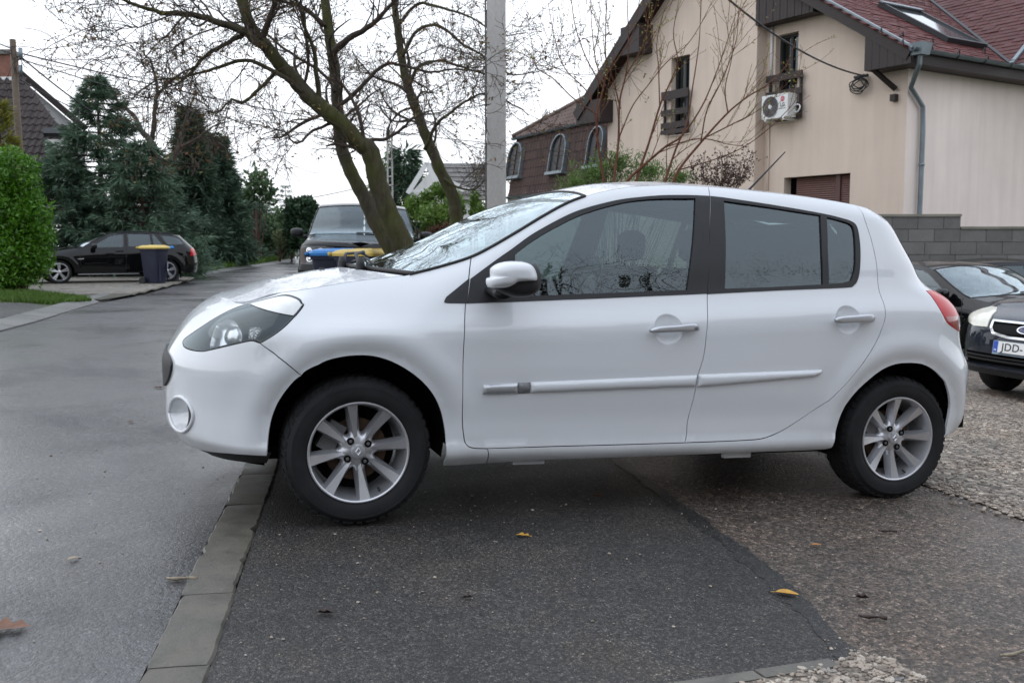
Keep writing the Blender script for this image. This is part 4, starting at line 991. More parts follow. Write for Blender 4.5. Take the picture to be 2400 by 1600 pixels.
RW = Plane(HC0, VR)
m = MB(); RW.poly(m, [(0, -1.2), (9, -1.2), (9, eaveR+0.1), (0, eaveR+0.1)]); m.build('wall', 'pink_render', house)
# roof: right slope with shingles, left slope, barge boards, boxed eaves
RN = RW.n; OV = 0.45                       # eave overhang
e0 = HC0 + RN*OV + ZV*(eaveR + 0.62*(-OV+0.4)); RS = Plane(e0 - VR*0.55, VR, unit(-RN + 0.62*ZV)); slope_len = (s_r + OV)*math.hypot(1, 0.62)
m = MB(); RS.poly(m, [(0, 0), (10, 0), (10, slope_len), (0, slope_len)], 0.0, 0.05); rf_ = m.build('roof', 'red_shingle_dark', house)
tile_roof(rf_, RS, [(0.0, 0.0), (7.5, 0.0), (7.5, slope_len), (0.0, slope_len)], 0.30, 0.14, proto_flat(0.30, 0.14, 0.014, 0.02), 'red_shingle', 'shingle', 300, 'shingle_field', c=0.004, stagger=True)
LN = UF; LS = Plane(PR.p(zl0[0]+0.1, zl(zl0[0]+0.1)+0.02, 0.5), -FR.n, unit(-UF + sl*ZV)); sl_len = (zl0[0]+0.1-s_r)*math.hypot(1, sl)
P = [LS.o, LS.o - FR.n*10, LS.o - FR.n*10 + LS.w*sl_len, LS.o + LS.w*sl_len]; m = MB(); m.prism(P, np.cross(LS.u, LS.w)*(0.06 if np.cross(LS.u, LS.w)[2] < 0 else -0.06)); m.build('roof', 'red_shingle_dark', house)
m = MB(); a = PR.p(zl0[0]+0.1, zl(zl0[0]+0.1), 0.52); b = PR.p(s_r, z_r, 0.52); nrm = unit(np.cross(unit(b-a), FR.n)); nrm = nrm*np.sign(nrm[2])
m.obox(a - nrm*0.28, b-a, nrm*0.30, -FR.n*0.035); m.build('barge_board', 'dark_boards', rf_)
m = MB(); m.obox(a - nrm*0.05, b-a, nrm*0.012, -FR.n*0.5); m.build('soffit', 'dark_boards', rf_)
for x0, x1, y0, y1 in ((1486, 1530, 78, 130), (1381, 1437, 252, 291)):
    r = rwin(PR, x0, x1, y0, y1); m = MB(); PR.box(m, r[0], r[1], r[2], r[3]+0.15, 0.0, 0.48); m.build('boxed_eave', 'dark_boards', house)
# right-hand barge, boxed eave corner and brace
a = FR.p(-OV, zr(-OV), 0.55); b = FR.p(s_edge+0.2, zr(s_edge+0.2), 0.55); nrm = unit(np.cross(unit(b-a), FR.n)); nrm *= np.sign(nrm[2])
m = MB(); m.obox(a - nrm*0.24, b-a, nrm*0.25, -FR.n*0.035); m.build('barge_board', 'dark_boards', rf_)
m = MB(); m.obox(a + nrm*0.012, b-a, nrm*0.04, -FR.n*0.10); m.build('verge_flashing', 'zinc', rf_)
m = MB(); m.obox(a - nrm*0.05, b-a, nrm*0.012, -FR.n*0.54); m.build('soffit', 'dark_boards', rf_)
ebx = (0, FR.px(2028, 120, 0.53)[0]); ebz = FR.px(2066, 160, 0.53)[1]
for k in range(6):
    a0 = -OV + 0.02 + (ebx[1]-(-OV))*k/6; a1 = -OV + 0.02 + (ebx[1]-(-OV))*(k+1)/6 - 0.006; m = MB(); FR.box(m, a0, a1, ebz, zr(a0)-0.16, 0.0, 0.53); m.build('eave_board', 'dark_boards', house)
m = MB(); m.obox(FR.p(-OV+0.04, ebz+0.005, 0.5), VR*9.4, RN*-0.44, ZV*0.03); m.build('eave_soffit', 'dark_boards', house)
m = MB(); m.obox(FR.p(-OV, ebz+0.002, 0.5), VR*9.4, RN*-0.03, ZV*(eaveR-0.10-ebz)); m.build('fascia_board', 'dark_boards', house)
m = MB(); b0 = FR.p(*FR.px(2074, 163), 0.05); b1 = FR.p(*FR.px(2103, 210), 0.05); m.tube([b0 + FR.n*0.42, b1], 0.06, 4); m.build('eave_brace', 'dark_boards', house)
r = rwin(FR, 2094, 2106, 222, 238); m = MB(); FR.box(m, r[0], r[1], r[2], r[3], 0, 0.12); m.build('beam_end', 'dark_boards', house)
# cladding over the right window: upright boards
ca0, ca1 = FR.px(1935, 33)[0], s_edge
k = 16
for i in range(k):
    a0 = ca0 + (ca1-ca0)*i/k; a1 = ca0 + (ca1-ca0)*(i+1)/k - 0.008; zb = FR.px(1870, 47)[1] - 0.02
    if zr((a0+a1)/2)-0.12 > zb + 0.05: m = MB(); FR.box(m, a0, a1, zb, zr((a0+a1)/2)-0.12, 0.02, 0.42 + 0.006*(i % 2)); m.build('cladding_board', 'dark_boards', house)
# windows
def window(pl, r, name='window', depth=0.22, bars=1, mat='house_glass', frame='dark_metal'):
    m = MB(); pl.box(m, r[0]+0.03, r[1]-0.03, r[2]+0.03, r[3]-0.03, -depth-0.02, -depth); w_ = m.build(name, mat, house)
    m = MB(); t = 0.06
    for q in ((r[0], r[0]+t, r[2], r[3]), (r[1]-t, r[1], r[2], r[3]), (r[0]+t, r[1]-t, r[2], r[2]+t), (r[0]+t, r[1]-t, r[3]-t, r[3])): pl.box(m, q[0], q[1], q[2], q[3], -depth+0.001, -depth+0.06)
    for i in range(bars): x = r[0] + (r[1]-r[0])*(i+1)/(bars+1); pl.box(m, x-0.04, x+0.04, r[2]+t, r[3]-t, -depth+0.001, -depth+0.05)
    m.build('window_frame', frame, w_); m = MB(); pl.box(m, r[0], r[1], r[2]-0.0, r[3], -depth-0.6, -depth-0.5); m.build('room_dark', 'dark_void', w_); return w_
window(FR, rw_); window(PR, lw_)
def railing(pl, x0, x1, rows, xm=None):
    a0, a1 = sorted((pl.px(x0, rows[0][0])[0], pl.px(x1, rows[0][0])[0])); rl = MB()
    zt = pl.px((x0+x1)/2, rows[0][0])[1]; zb = pl.px((x0+x1)/2, rows[-1][1])[1]
    pl.box(rl, a0+0.06, a0+0.10, zb, zt-0.04, 0.03, 0.10); o = rl.build('railing', 'dark_metal', house); rl = MB(); pl.box(rl, a1-0.10, a1-0.06, zb, zt-0.04, 0.03, 0.10); rl.build('railing_post', 'dark_metal', o)
    for y0, y1 in rows:
        b1, b0 = pl.px((x0+x1)/2, y0)[1], pl.px((x0+x1)/2, y1)[1]; m = MB(); pl.box(m, a0, a1, b0, b1, 0.102, 0.14); m.build('railing_board', 'dark_boards', o)
railing(FR, 1805, 1889, [(173, 189), (212, 226), (246, 259), (269, 281)]); railing(PR, 1559, 1622, [(212, 232), (256, 270), (286, 300), (303, 313)])
for pl, r in ((FR, rw_), (PR, lw_)): m = MB(); pl.box(m, r[0]-0.04, r[1]+0.04, r[2]-0.03, r[2]-0.001, -0.2, 0.05); m.build('window_sill', 'pink_render', house)
# roller shutter in the lower window: two curtains of slats either side of a post
o = None; zt, zb = sw_[3], sw_[2]; pa = sorted([FR.px(1856, 430)[0], FR.px(1950, 430)[0], FR.px(1960, 430)[0], FR.px(1992, 430)[0]])
m = MB(); FR.box(m, pa[1], pa[2], zb, zt, -0.18, -0.13); o = m.build('roller_shutter', 'shutter_post', house)
for a0, a1 in ((pa[0], pa[1]-0.004), (pa[2]+0.004, pa[3])):
    z = zt - 0.03
    while z > zb:
        m = MB(); P = [FR.p(a0, z, -0.20), FR.p(a0, z, -0.168), FR.p(a0, z-0.020, -0.160), FR.p(a0, z-0.042, -0.168), FR.p(a0, z-0.042, -0.20)]; m.prism(P, FR.u*(a1-a0)); m.build('slat', 'shutter', o); z -= 0.05
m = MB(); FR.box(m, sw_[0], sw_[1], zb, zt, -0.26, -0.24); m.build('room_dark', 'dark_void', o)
# gutter and downpipe on the right
ga = FR.p(-OV-0.07, eaveR-0.02, 0.62); gutter(house, ga, ga + VR*9.6, 0.085, out=RN)
def px_on(pl, pts, c): return [pl.p(*pl.px(x, y, c), c) for x, y in pts]
top = ga + VR*0.25 - ZV*0.08
pp = [top, top - ZV*0.22] + px_on(RW, [(2135, 205), (2163, 250), (2163, 310), (2153, 500)], 0.09); pp[-1] = pp[-2] - ZV*4.5; m = MB(); m.tube(pp, 0.052, 10); dp = m.build('downpipe', 'zinc', house, True, sharp=40)
for q in (0.15, 0.6): p = pp[-2]*(1-q) + pp[-1]*q; m = MB(); m.tube([p-ZV*0.03, p+ZV*0.03], 0.062, 10); m.build('pipe_clip', 'zinc', dp, True)
m = MB(); m.box(top + np.array([0, 0, 0.06]), (0.26, 0.26, 0.24), np.array(rotz(al)), taper=1.3); m.build('hopper', 'zinc', dp)
# white pipe and thin cable duct by the right window
a = FR.px(1811, 120)[0]; m = MB(); m.tube([FR.p(a, FR.px(1811, 60)[1], 0.04), FR.p(a, FR.px(1811, 190)[1], 0.04)], 0.03, 8); m.build('white_pipe', 'white_pvc', house, True)
a = FR.px(1803, 350)[0]; m = MB(); m.tube([FR.p(a, FR.px(1803, 285)[1], 0.03), FR.p(a, FR.px(1803, 520)[1], 0.03)], 0.02, 6); m.build('drain_pipe', 'beige_render', house, True)
# roof window
def on_roof(x, y, c=0.0): return RS.px(x, y, c)
rq = [on_roof(*p) for p in ((2109, 30), (2180, 45), (2258, 103), (2186, 96))]
a0, a1 = min(q[0] for q in rq)+0.15, max(q[0] for q in rq)-0.15; ra0 = (rq[0][0]+rq[3][0])/2; ra1 = (rq[1][0]+rq[2][0])/2; rb1 = (rq[0][1]+rq[1][1])/2; rb0 = (rq[2][1]+rq[3][1])/2
m = MB()
for q in ((ra0-0.1, ra1+0.1, rb0-0.1, rb0), (ra0-0.1, ra1+0.1, rb1, rb1+0.16), (ra0-0.1, ra0, rb0, rb1), (ra1, ra1+0.1, rb0, rb1)): RS.box(m, *q, 0.02, 0.13)
rwn = m.build('roof_window', 'dark_metal', house); m = MB(); RS.box(m, ra0, ra1, rb0, rb1, 0.03, 0.09); m.build('pane', 'roof_window_glass', rwn)
m = MB(); RS.box(m, ra0-0.14, ra1+0.14, rb1+0.02, rb1+0.14, 0.131, 0.16); m.build('top_cover', 'zinc', rwn)
# snow hooks
for x, y in ((2058, 78), (2108, 86), (2108, 105), (2178, 100), (2177, 120), (2240, 128), (2300, 124), (2308, 143)):
    q = on_roof(x, y); m = MB(); m.tube([RS.p(q[0]-0.05, q[1]-0.06, 0.02), RS.p(q[0], q[1]-0.02, 0.12), RS.p(q[0]+0.05, q[1]-0.06, 0.02)], 0.014, 5); m.build('snow_hook', 'dark_metal', rf_)
# cross gable on the right
v0 = on_roof(2366, 152); V0 = RS.p(*v0); CW = unit(VR + 0.85*ZV); CG = Plane(V0, RN, CW); n1, n2 = RS.n, CG.n; vd_ = unit(np.cross(n1, n2)); vd_ = vd_*np.sign(vd_[2])
va, vb = (vd_ @ CG.u), (vd_ @ CG.w); t = 6.5
reg = [(0, 0), (va*t, vb*t), (va*t + 0.01, vb*t + 0.5), (2.0, vb*t + 0.5), (2.0, 0)]
m = MB(); CG.poly(m, reg, 0.0); cg = m.build('roof', 'red_shingle_dark', house)
tile_roof(cg, CG, [(0.05, 0.0), (va*t, vb*t), (2.0, vb*t), (2.0, 0)], 0.33, 0.16, proto_flat(0.33, 0.16, 0.014, 0.02), 'red_shingle_dark', 'shingle', 120, 'shingle_field', c=0.004, stagger=True)
m = MB(); m.tube([V0 + n1*0.02, V0 + vd_*t + n1*0.02], 0.05, 5); m.build('valley_flashing', 'dark_metal', cg)
m = MB(); m.obox(CG.p(0.02, -0.02, 0.0), CG.u*0.10, CG.w*2.6, CG.n*0.06); m.build('verge_flashing', 'zinc', cg); m = MB(); m.obox(V0 + RN*0.0, VR*3, RN*0.10, ZV*0.10); m.build('verge_flashing', 'zinc', cg)
# electricity cable with its coil, fixed to the gable wall
def sag(a, b, s, n_=24):
    t = np.linspace(0, 1, n_)[:, None]; return np.asarray(a)*(1-t) + np.asarray(b)*t - ZV*(4*s*t*(1-t))
ce = FR.p(*FR.px(2025, 178, 0.12), 0.12); cs = at(1640, -60, 15.0)
cbl = thing('service_cable', 'black service cable running across the gable to its coil on the beige wall', 'cable', ce)
m = MB(); m.tube(sag(cs, ce, 0.25), 0.018, 5); m.build('wire', 'cable', cbl, True)
m = MB(); rr = np.random.default_rng(5)
for k in range(5):
    a = np.linspace(0, 2*math.pi, 20); c = ce + FR.u*rr.uniform(0.08, 0.22) - ZV*rr.uniform(0.10, 0.2); rx, rz = rr.uniform(0.14, 0.22), rr.uniform(0.10, 0.18); m = MB()
    m.tube([c + FR.u*rx*math.cos(q) + ZV*rz*math.sin(q) + FR.n*0.03*math.sin(3*q+k) for q in a], 0.012, 5); m.build('cable_loop', 'cable', cbl, True)
m = MB(); m.tube([FR.p(*FR.px(2033, 177), 0.0), FR.p(*FR.px(2033, 177), 0.14)], 0.02, 6); m.tube([ce - FR.u*0.1, ce + FR.u*0.25], 0.035, 6); m.build('anchor', 'dark_metal', cbl)
# ------------------------------------------------ outdoor air-conditioning unit
def text_mesh(txt, size, name, mat, parent, pl, a, b, c, bold=0.0, dir_=1, space=1.0, ext=0.002):
    cu = bpy.data.curves.new('lettering', 'FONT'); cu.body = txt; cu.size = size; cu.extrude = ext; cu.offset = bold; cu.align_x = 'CENTER'; cu.align_y = 'CENTER'; cu.space_character = space
    t_ = bpy.data.objects.new('lettering', cu); COL.objects.link(t_); dg = bpy.context.evaluated_depsgraph_get(); me = bpy.data.meshes.new_from_object(t_.evaluated_get(dg)); bpy.data.objects.remove(t_)
    V = np.array([v.co for v in me.vertices]); u = pl.u*dir_; W = pl.p(a, b, c) + V[:, :1]*u + V[:, 1:2]*pl.w + V[:, 2:3]*np.cross(u, pl.w)
    Mi = np.array(ROOT[parent.name].inverted()); W = W @ Mi[:3, :3].T + Mi[:3, 3]
    for v, q in zip(me.vertices, W): v.co = q
    me.materials.clear(); return finish(me, name, mat, parent)
aw = FR.px(1808, 250, 0.45)[0]; AW, AH = 0.80, 0.55; ab = FR.px(1808, 278, 0.45)[1]; a0 = FR.px(1846, 250, 0.42)[0]; 
ac = thing('air_conditioner', 'white outdoor air conditioner with round fan grille under the upper window', 'air conditioner', FR.p(a0, ab, 0.2))
m = MB(); FR.box(m, a0, a0+AW, ab, ab+AH, 0.12, 0.42); m.build('casing', 'ac_white', ac)
fc = (a0+AW*0.66, ab+AH*0.5); fr_ = 0.235
m = MB(); a = np.linspace(0, 2*math.pi, 41)
m.poly([FR.p(fc[0]+fr_*math.cos(q), fc[1]+fr_*math.sin(q), 0.4215) for q in (a[:-1] if np.dot(np.cross(FR.u, FR.w), FR.n) > 0 else a[:-1][::-1])]); fan = m.build('fan_grille', 'ac_grille', ac)
m = MB()
for k in range(24): q = 2*math.pi*k/24; m.tube([FR.p(fc[0]+0.05*math.cos(q), fc[1]+0.05*math.sin(q), 0.428), FR.p(fc[0]+0.14*math.cos(q+0.35), fc[1]+0.14*math.sin(q+0.35), 0.43), FR.p(fc[0]+fr_*math.cos(q+0.5), fc[1]+fr_*math.sin(q+0.5), 0.428)], 0.004, 4)
for rr_ in (0.10, 0.16, 0.21, 0.238): m.tube([FR.p(fc[0]+rr_*math.cos(q), fc[1]+rr_*math.sin(q), 0.43) for q in a], 0.004, 4)
m.build('grille_wires', 'grey_trim', fan, kind='stuff'); m = MB(); m.poly([FR.p(fc[0]+0.05*math.cos(q), fc[1]+0.05*math.sin(q), 0.436) for q in (a[:-1] if np.dot(np.cross(FR.u, FR.w), FR.n) > 0 else a[:-1][::-1])]); m.build('fan_hub', 'ac_white', fan)
du = -1; lx = a0 + AW*0.20
m = MB(); P = [FR.p(lx+0.062*math.cos(q), ab+AH*0.77+0.062*math.sin(q), 0.4215) for q in a[:-1]]; m.prism(P, FR.n*0.002); lg = m.build('logo_disc', 'logo_red', ac)
text_mesh('LG', 0.075, 'logo_letters', 'ac_white', lg, FR, lx, ab+AH*0.77, 0.4245, 0.0, du); text_mesh('LG', 0.115, 'brand_letters', 'ac_grille', ac, FR, lx, ab+AH*0.52, 0.422, 0.003, du)
m = MB(); FR.box(m, lx-0.11, lx+0.11, ab+AH*0.36, ab+AH*0.385, 0.4205, 0.423); m.build('model_plate', 'ac_grille', ac)
for x in (0.12, AW-0.12): m = MB(); FR.box(m, a0+x-0.02, a0+x+0.02, ab-0.06, ab-0.002, 0.0, 0.44); m.build('bracket', 'white_pvc', ac)
m = MB(); c = FR.p(a0-0.08, ab+AH*0.35, 0.2); m.tube([c + FR.u*0.09*math.cos(q) + ZV*0.09*math.sin(q) + FR.n*0.02*math.sin(2*q) for q in a], 0.016, 6); m.build('pipe_loop', 'white_pvc', ac, True)
# ------------------------------------------------ concrete block wall along the lot
BW = Plane(at(2050, 500, 18.5), unit(np.array([1.0, -0.06, 0])))
bw = thing('block_wall', 'grey concrete block wall with a stepped top behind the parked cars', 'wall', BW.o)
s0 = BW.px(1995, 500)[0]; stp = BW.px(2252, 500)[0]; zt1 = BW.px(2100, 502)[1]; zt2 = BW.px(2320, 531)[1]; s1 = stp + 4.5; bh, bl_ = 0.235, 0.47; zb = -2.2
m = MB(); BW.box(m, s0-3, stp, zb, zt1-0.005, -0.22, -0.008); BW.box(m, stp, s1, zb, zt2-0.005, -0.22, -0.008); m.build('mortar_core', 'mortar', bw)
cap1 = 0.05; k = 0; bms = None; z = zt1 - cap1
rowi = 0
while z - bh > zb:
    off = (bl_/2 if rowi % 2 else 0) + 0.07*(rowi % 3); a = s0 - 3 + off - bl_
    while a < s1:
        x0, x1 = max(a, s0-3), min(a+bl_-0.012, s1)
        if z > zt2 - cap1 + 0.02: x1 = min(x1, stp)
        if x1 - x0 > 0.06: m = MB(); BW.box(m, x0, x1, z-bh+0.012, min(z, zt1), -0.02, 0.006*math.sin(a*7+z*3)*0.5 + 0.002); m.build('block', 'block_concrete', bw)
        a += bl_
    z -= bh; rowi += 1
m = MB(); BW.box(m, s0-3, stp+0.01, zt1-cap1+0.002, zt1, -0.24, 0.025); m.build('coping', 'cap_concrete', bw); m = MB(); BW.box(m, stp+0.012, s1, zt2-cap1+0.002, zt2, -0.24, 0.022); m.build('coping', 'cap_concrete', bw)
# ------------------------------------------------ brown mansard house behind
al2 = R(25); UM = np.array([-math.sin(al2), math.cos(al2), 0]); mc = at(1192, 330, 38.0); mc[2] = 0
WM_ = Plane(mc, -UM)
man = thing('mansard_house', 'brown tiled mansard house with arched dormer windows behind the concrete pole', 'house', mc)
zg = WM_.px(1192, 326)[1]; zl_ = WM_.px(1192, 458)[1]; Lm = 8.5; lean = 0.35
w_ = unit(ZV*(zg-zl_) - WM_.n*lean); MS = Plane(mc + ZV*zl_, -UM, w_); hm = math.hypot(zg-zl_, lean)
m = MB(); WM_.poly(m, [(-0.1, -1), (Lm, -1), (Lm, zl_+0.05), (-0.1, zl_+0.05)]); m.build('wall', 'grey_render', man)
m = MB(); MS.poly(m, [(0, 0), (Lm, 0), (Lm, hm), (0.12, hm)], -0.01, 0.2); ms = m.build('steep_roof', 'brown_tile', man)
tw, tu = 0.325, 0.215; wins = []
for x0, x1, y0, y1 in ((1204, 1234, 338, 414), (1305, 1338, 318, 402), (1394, 1426, 300, 388)):
    wins.append(rwin(MS, x0, x1, y0, y1))
pvw, pfw = proto_wave(tu, tw, 0.04); tile_roof(ms, MS, [(0.02, 0), (Lm, 0), (Lm, hm), (0.1, hm)], tu, tw, (pvw, pfw), 'brown_tile', 'tile', 300, 'tile_field')
for r in wins:
    xm, hw = (r[0]+r[1])/2, (r[1]-r[0])/2; zc = r[3]-hw; q = np.linspace(0, math.pi, 13); arch_ = [(r[1], r[2])] + [(xm+hw*math.cos(t), zc+hw*math.sin(t)) for t in q] + [(r[0], r[2])]
    m = MB(); P = [MS.p(a, b, 0.10) for a, b in arch_]; m.prism(P, -MS.n*0.05); dw = m.build('dormer_window', 'dormer_glass', man); m = MB(); P = [MS.p(a, b, 0.045) for a, b in arch_]; m.prism(P, -MS.n*0.03); m.build('room_dark', 'dark_void', dw)
    m = MB(); g = [[MS.p(xm+(a-xm)*k1, zc+(b-zc)*k1 if b > r[2]+0.01 else b, c) for a, b in arch_] for k1, c in ((1.0, 0.02), (1.0, 0.17), (1.08, 0.17), (1.08, 0.0))]; m.grid(g); m.build('zinc_hood', 'zinc', dw)
    m = MB(); MS.box(m, r[0]-0.1, r[1]+0.1, r[2]-0.10, r[2], 0.0, 0.22); m.build('window_sill', 'zinc', dw)
    for k1 in (0.5,): m = MB(); MS.box(m, xm-0.02, xm+0.02, r[2], r[3]-0.03, 0.101, 0.125); m.build('window_frame', 'brown_tile', dw)
gutter(man, MS.p(-0.15, hm+0.02, 0.12), MS.p(Lm, hm+0.02, 0.12), 0.075, out=MS.n); gutter(man, MS.p(-0.2, -0.08, 0.10), MS.p(Lm, -0.08, 0.10), 0.075, out=MS.n)
ua = MS.p(-0.1, hm+0.05, 0.1); UP = Plane(ua, -UM, unit(-WM_.n*1.0 + 0.72*ZV)); tipx = UP.px(1402, 214)
reg = [(0, 0), (Lm, 0), (Lm, tipx[1]+1.2), (tipx[0]+1.6, tipx[1]+1.2)]; m = MB(); UP.poly(m, reg, -0.01, 0.06); up_ = m.build('upper_roof', 'old_brown_tile', man)
tile_roof(up_, UP, reg, 0.22, 0.33, proto_wave(0.22, 0.33, 0.04), 'old_brown_tile', 'tile', 150, 'tile_field')
m = MB(); P0, P1 = UP.p(0, 0, 0.06), UP.p(tipx[0]+1.6, tipx[1]+1.2, 0.06); m.tube(dens([P0, P1], 0.3), 0.09, 6); m.build('hip_ridge', 'old_brown_tile', up_, True)
m = MB(); b_ = MS.p(0, 0); sd_ = [b_, b_ - WM_.n*5, MS.p(0.12, hm) - WM_.n*5, MS.p(0.12, hm)]; m.poly(sd_); m.build('side_roof', 'brown_tile', man)
ch = at(1462, 108, 40.0); m = MB(); m.box(ch - ZV*1.2, (0.6, 0.5, 2.6), np.array(rotz(al2))); cst = m.build('chimney', 'brick_red', man); m = MB(); m.tube([ch + ZV*0.0, ch + ZV*0.35], [0.28, 0.22], 10); m.build('chimney_pot', 'cap_concrete', cst, True)
# ------------------------------------------------ far grey-roofed house
fc_ = at(962, 450, 52.0); al3 = R(70); GP = Plane(fc_*np.array([1, 1, 0]), np.array([1.0, 0.12, 0]))
far = thing('grey_roofed_house', 'far cream house with a grey tiled roof and white gable trim beyond the tree', 'house', GP.o)
gz = lambda x, y: GP.px(x, y)
g0, g1 = gz(967, 450), gz(1020, 378); gr_ = gz(1138, 385); ge = gz(1138, 462)
apx = gz(1008, 380)
m = MB(); GP.poly(m, [gz(962, 520), gz(1130, 520), gz(1130, 455), gz(1010, 400), gz(962, 455)]); m.build('wall', 'white_render', far)
RP = Plane(GP.p(*gz(1040, 470), 0.4), GP.u, unit(ZV*1.0 - GP.n*0.9)); tp = RP.px(1010, 382)[1]
reg = [RP.px(1040, 468), RP.px(1165, 468), RP.px(1165, 384), RP.px(1000, 384)]; m = MB(); RP.poly(m, reg, -0.02, 0.05); fr2 = m.build('roof', 'grey_tile', far)
tile_roof(fr2, RP, reg, 0.28, 0.34, proto_flat(0.28, 0.34, 0.05, 0.03), 'grey_tile', 'tile', 200, 'tile_field', stagger=True)
for p0, p1 in (((1000, 384), (1040, 470)), ((1000, 384), (955, 455))):
    a, b = GP.p(*gz(*p0), 0.6), GP.p(*gz(*p1), 0.6); d = unit(b-a); nn = np.cross(d, GP.n); m = MB(); m.obox(a - nn*0.12, b-a, nn*0.24, GP.n*0.08); m.build('barge_board', 'white_pvc', far)
m = MB(); a = GP.p(*gz(958, 452), 0.55); b = GP.p(*gz(1030, 452), 0.55); m.obox(a, b-a, ZV*0.14, GP.n*0.08); m.build('tie_beam', 'white_pvc', far)
m = MB(); r = rwin(GP, 978, 1000, 462, 492); GP.box(m, *r, 0.0, 0.05); m.build('window', 'house_glass', far)
# ------------------------------------------------ left house with the dark tiled roof
lc = at(100, 440, 34.0); lhs = thing('dark_roofed_house', 'white house with dark tiled roof and brick chimney behind the timber pole', 'house', lc*np.array([1, 1, 0]))
LP = Plane(at(100, 388, 34.0), np.array([1.0, 0.10, 0]), unit(np.array([0, 0.75, 1.0])))
reg = [LP.px(*p) for p in ((-60, 385), (128, 378), (125, 345), (172, 322), (120, 282), (36, 172), (-60, 150))]
m = MB(); LP.poly(m, reg, -0.02, 0.08); lr = m.build('roof', 'dark_tile', lhs); tile_roof(lr, LP, reg, 0.24, 0.33, proto_wave(0.24, 0.33, 0.05, th=0.035), 'dark_tile', 'tile', 300, 'tile_field')
LW = Plane(at(120, 330, 37.5), np.array([1.0, 0.25, 0]))
m = MB(); LW.poly(m, [LW.px(*p) for p in ((28, 168), (190, 305), (190, 470), (10, 470))]); m.build('gable_wall', 'grey_white_render', lhs)
a, b = LW.p(*LW.px(24, 160), 0.25), LW.p(*LW.px(195, 306), 0.25); d = unit(b-a); nn = np.cross(d, LW.n); m = MB(); m.obox(a, b-a, nn*0.22*(1 if nn[2] > 0 else -1), -LW.n*0.5); m.build('verge_board', 'dark_boards', lhs)
LF = Plane(at(120, 400, 34.6), np.array([1.0, 0.10, 0])); m = MB(); LF.poly(m, [LF.px(*p) for p in ((-60, 388), (168, 380), (172, 330), (200, 330), (200, 520), (-60, 520))]); m.build('wall', 'white_render', lhs)
a, b = LP.p(*LP.px(60, 384), 0.12), LP.p(*LP.px(128, 379), 0.12); gutter(lhs, a, b, 0.07, out=unit(np.array([0, -1.0, 0])))
m = MB(); q = LP.p(*LP.px(135, 322), 0.1); m.obox(LP.p(*LP.px(104, 330), 0.2), LP.u*1.0, LP.w*0.25, LP.n*0.2); m.build('dormer', 'dark_metal', lhs); m = MB(); LF.box(m, *rwin(LF, 108, 150, 327, 372), 0.02, 0.08); m.build('dormer_wall', 'white_render', lhs)
cb = at(10, 150, 36.5); m = MB(); m.box(cb - ZV*0.35, (0.75, 0.6, 1.4)); cst = m.build('chimney', 'brick_red', lhs); m = MB(); m.box(cb + ZV*0.36, (0.95, 0.8, 0.16)); m.build('chimney_cap', 'block_concrete', cst); m = MB(); m.box(cb - ZV*0.62, (0.78, 0.63, 0.22)); m.build('chimney_flashing', 'white_pvc', cst)
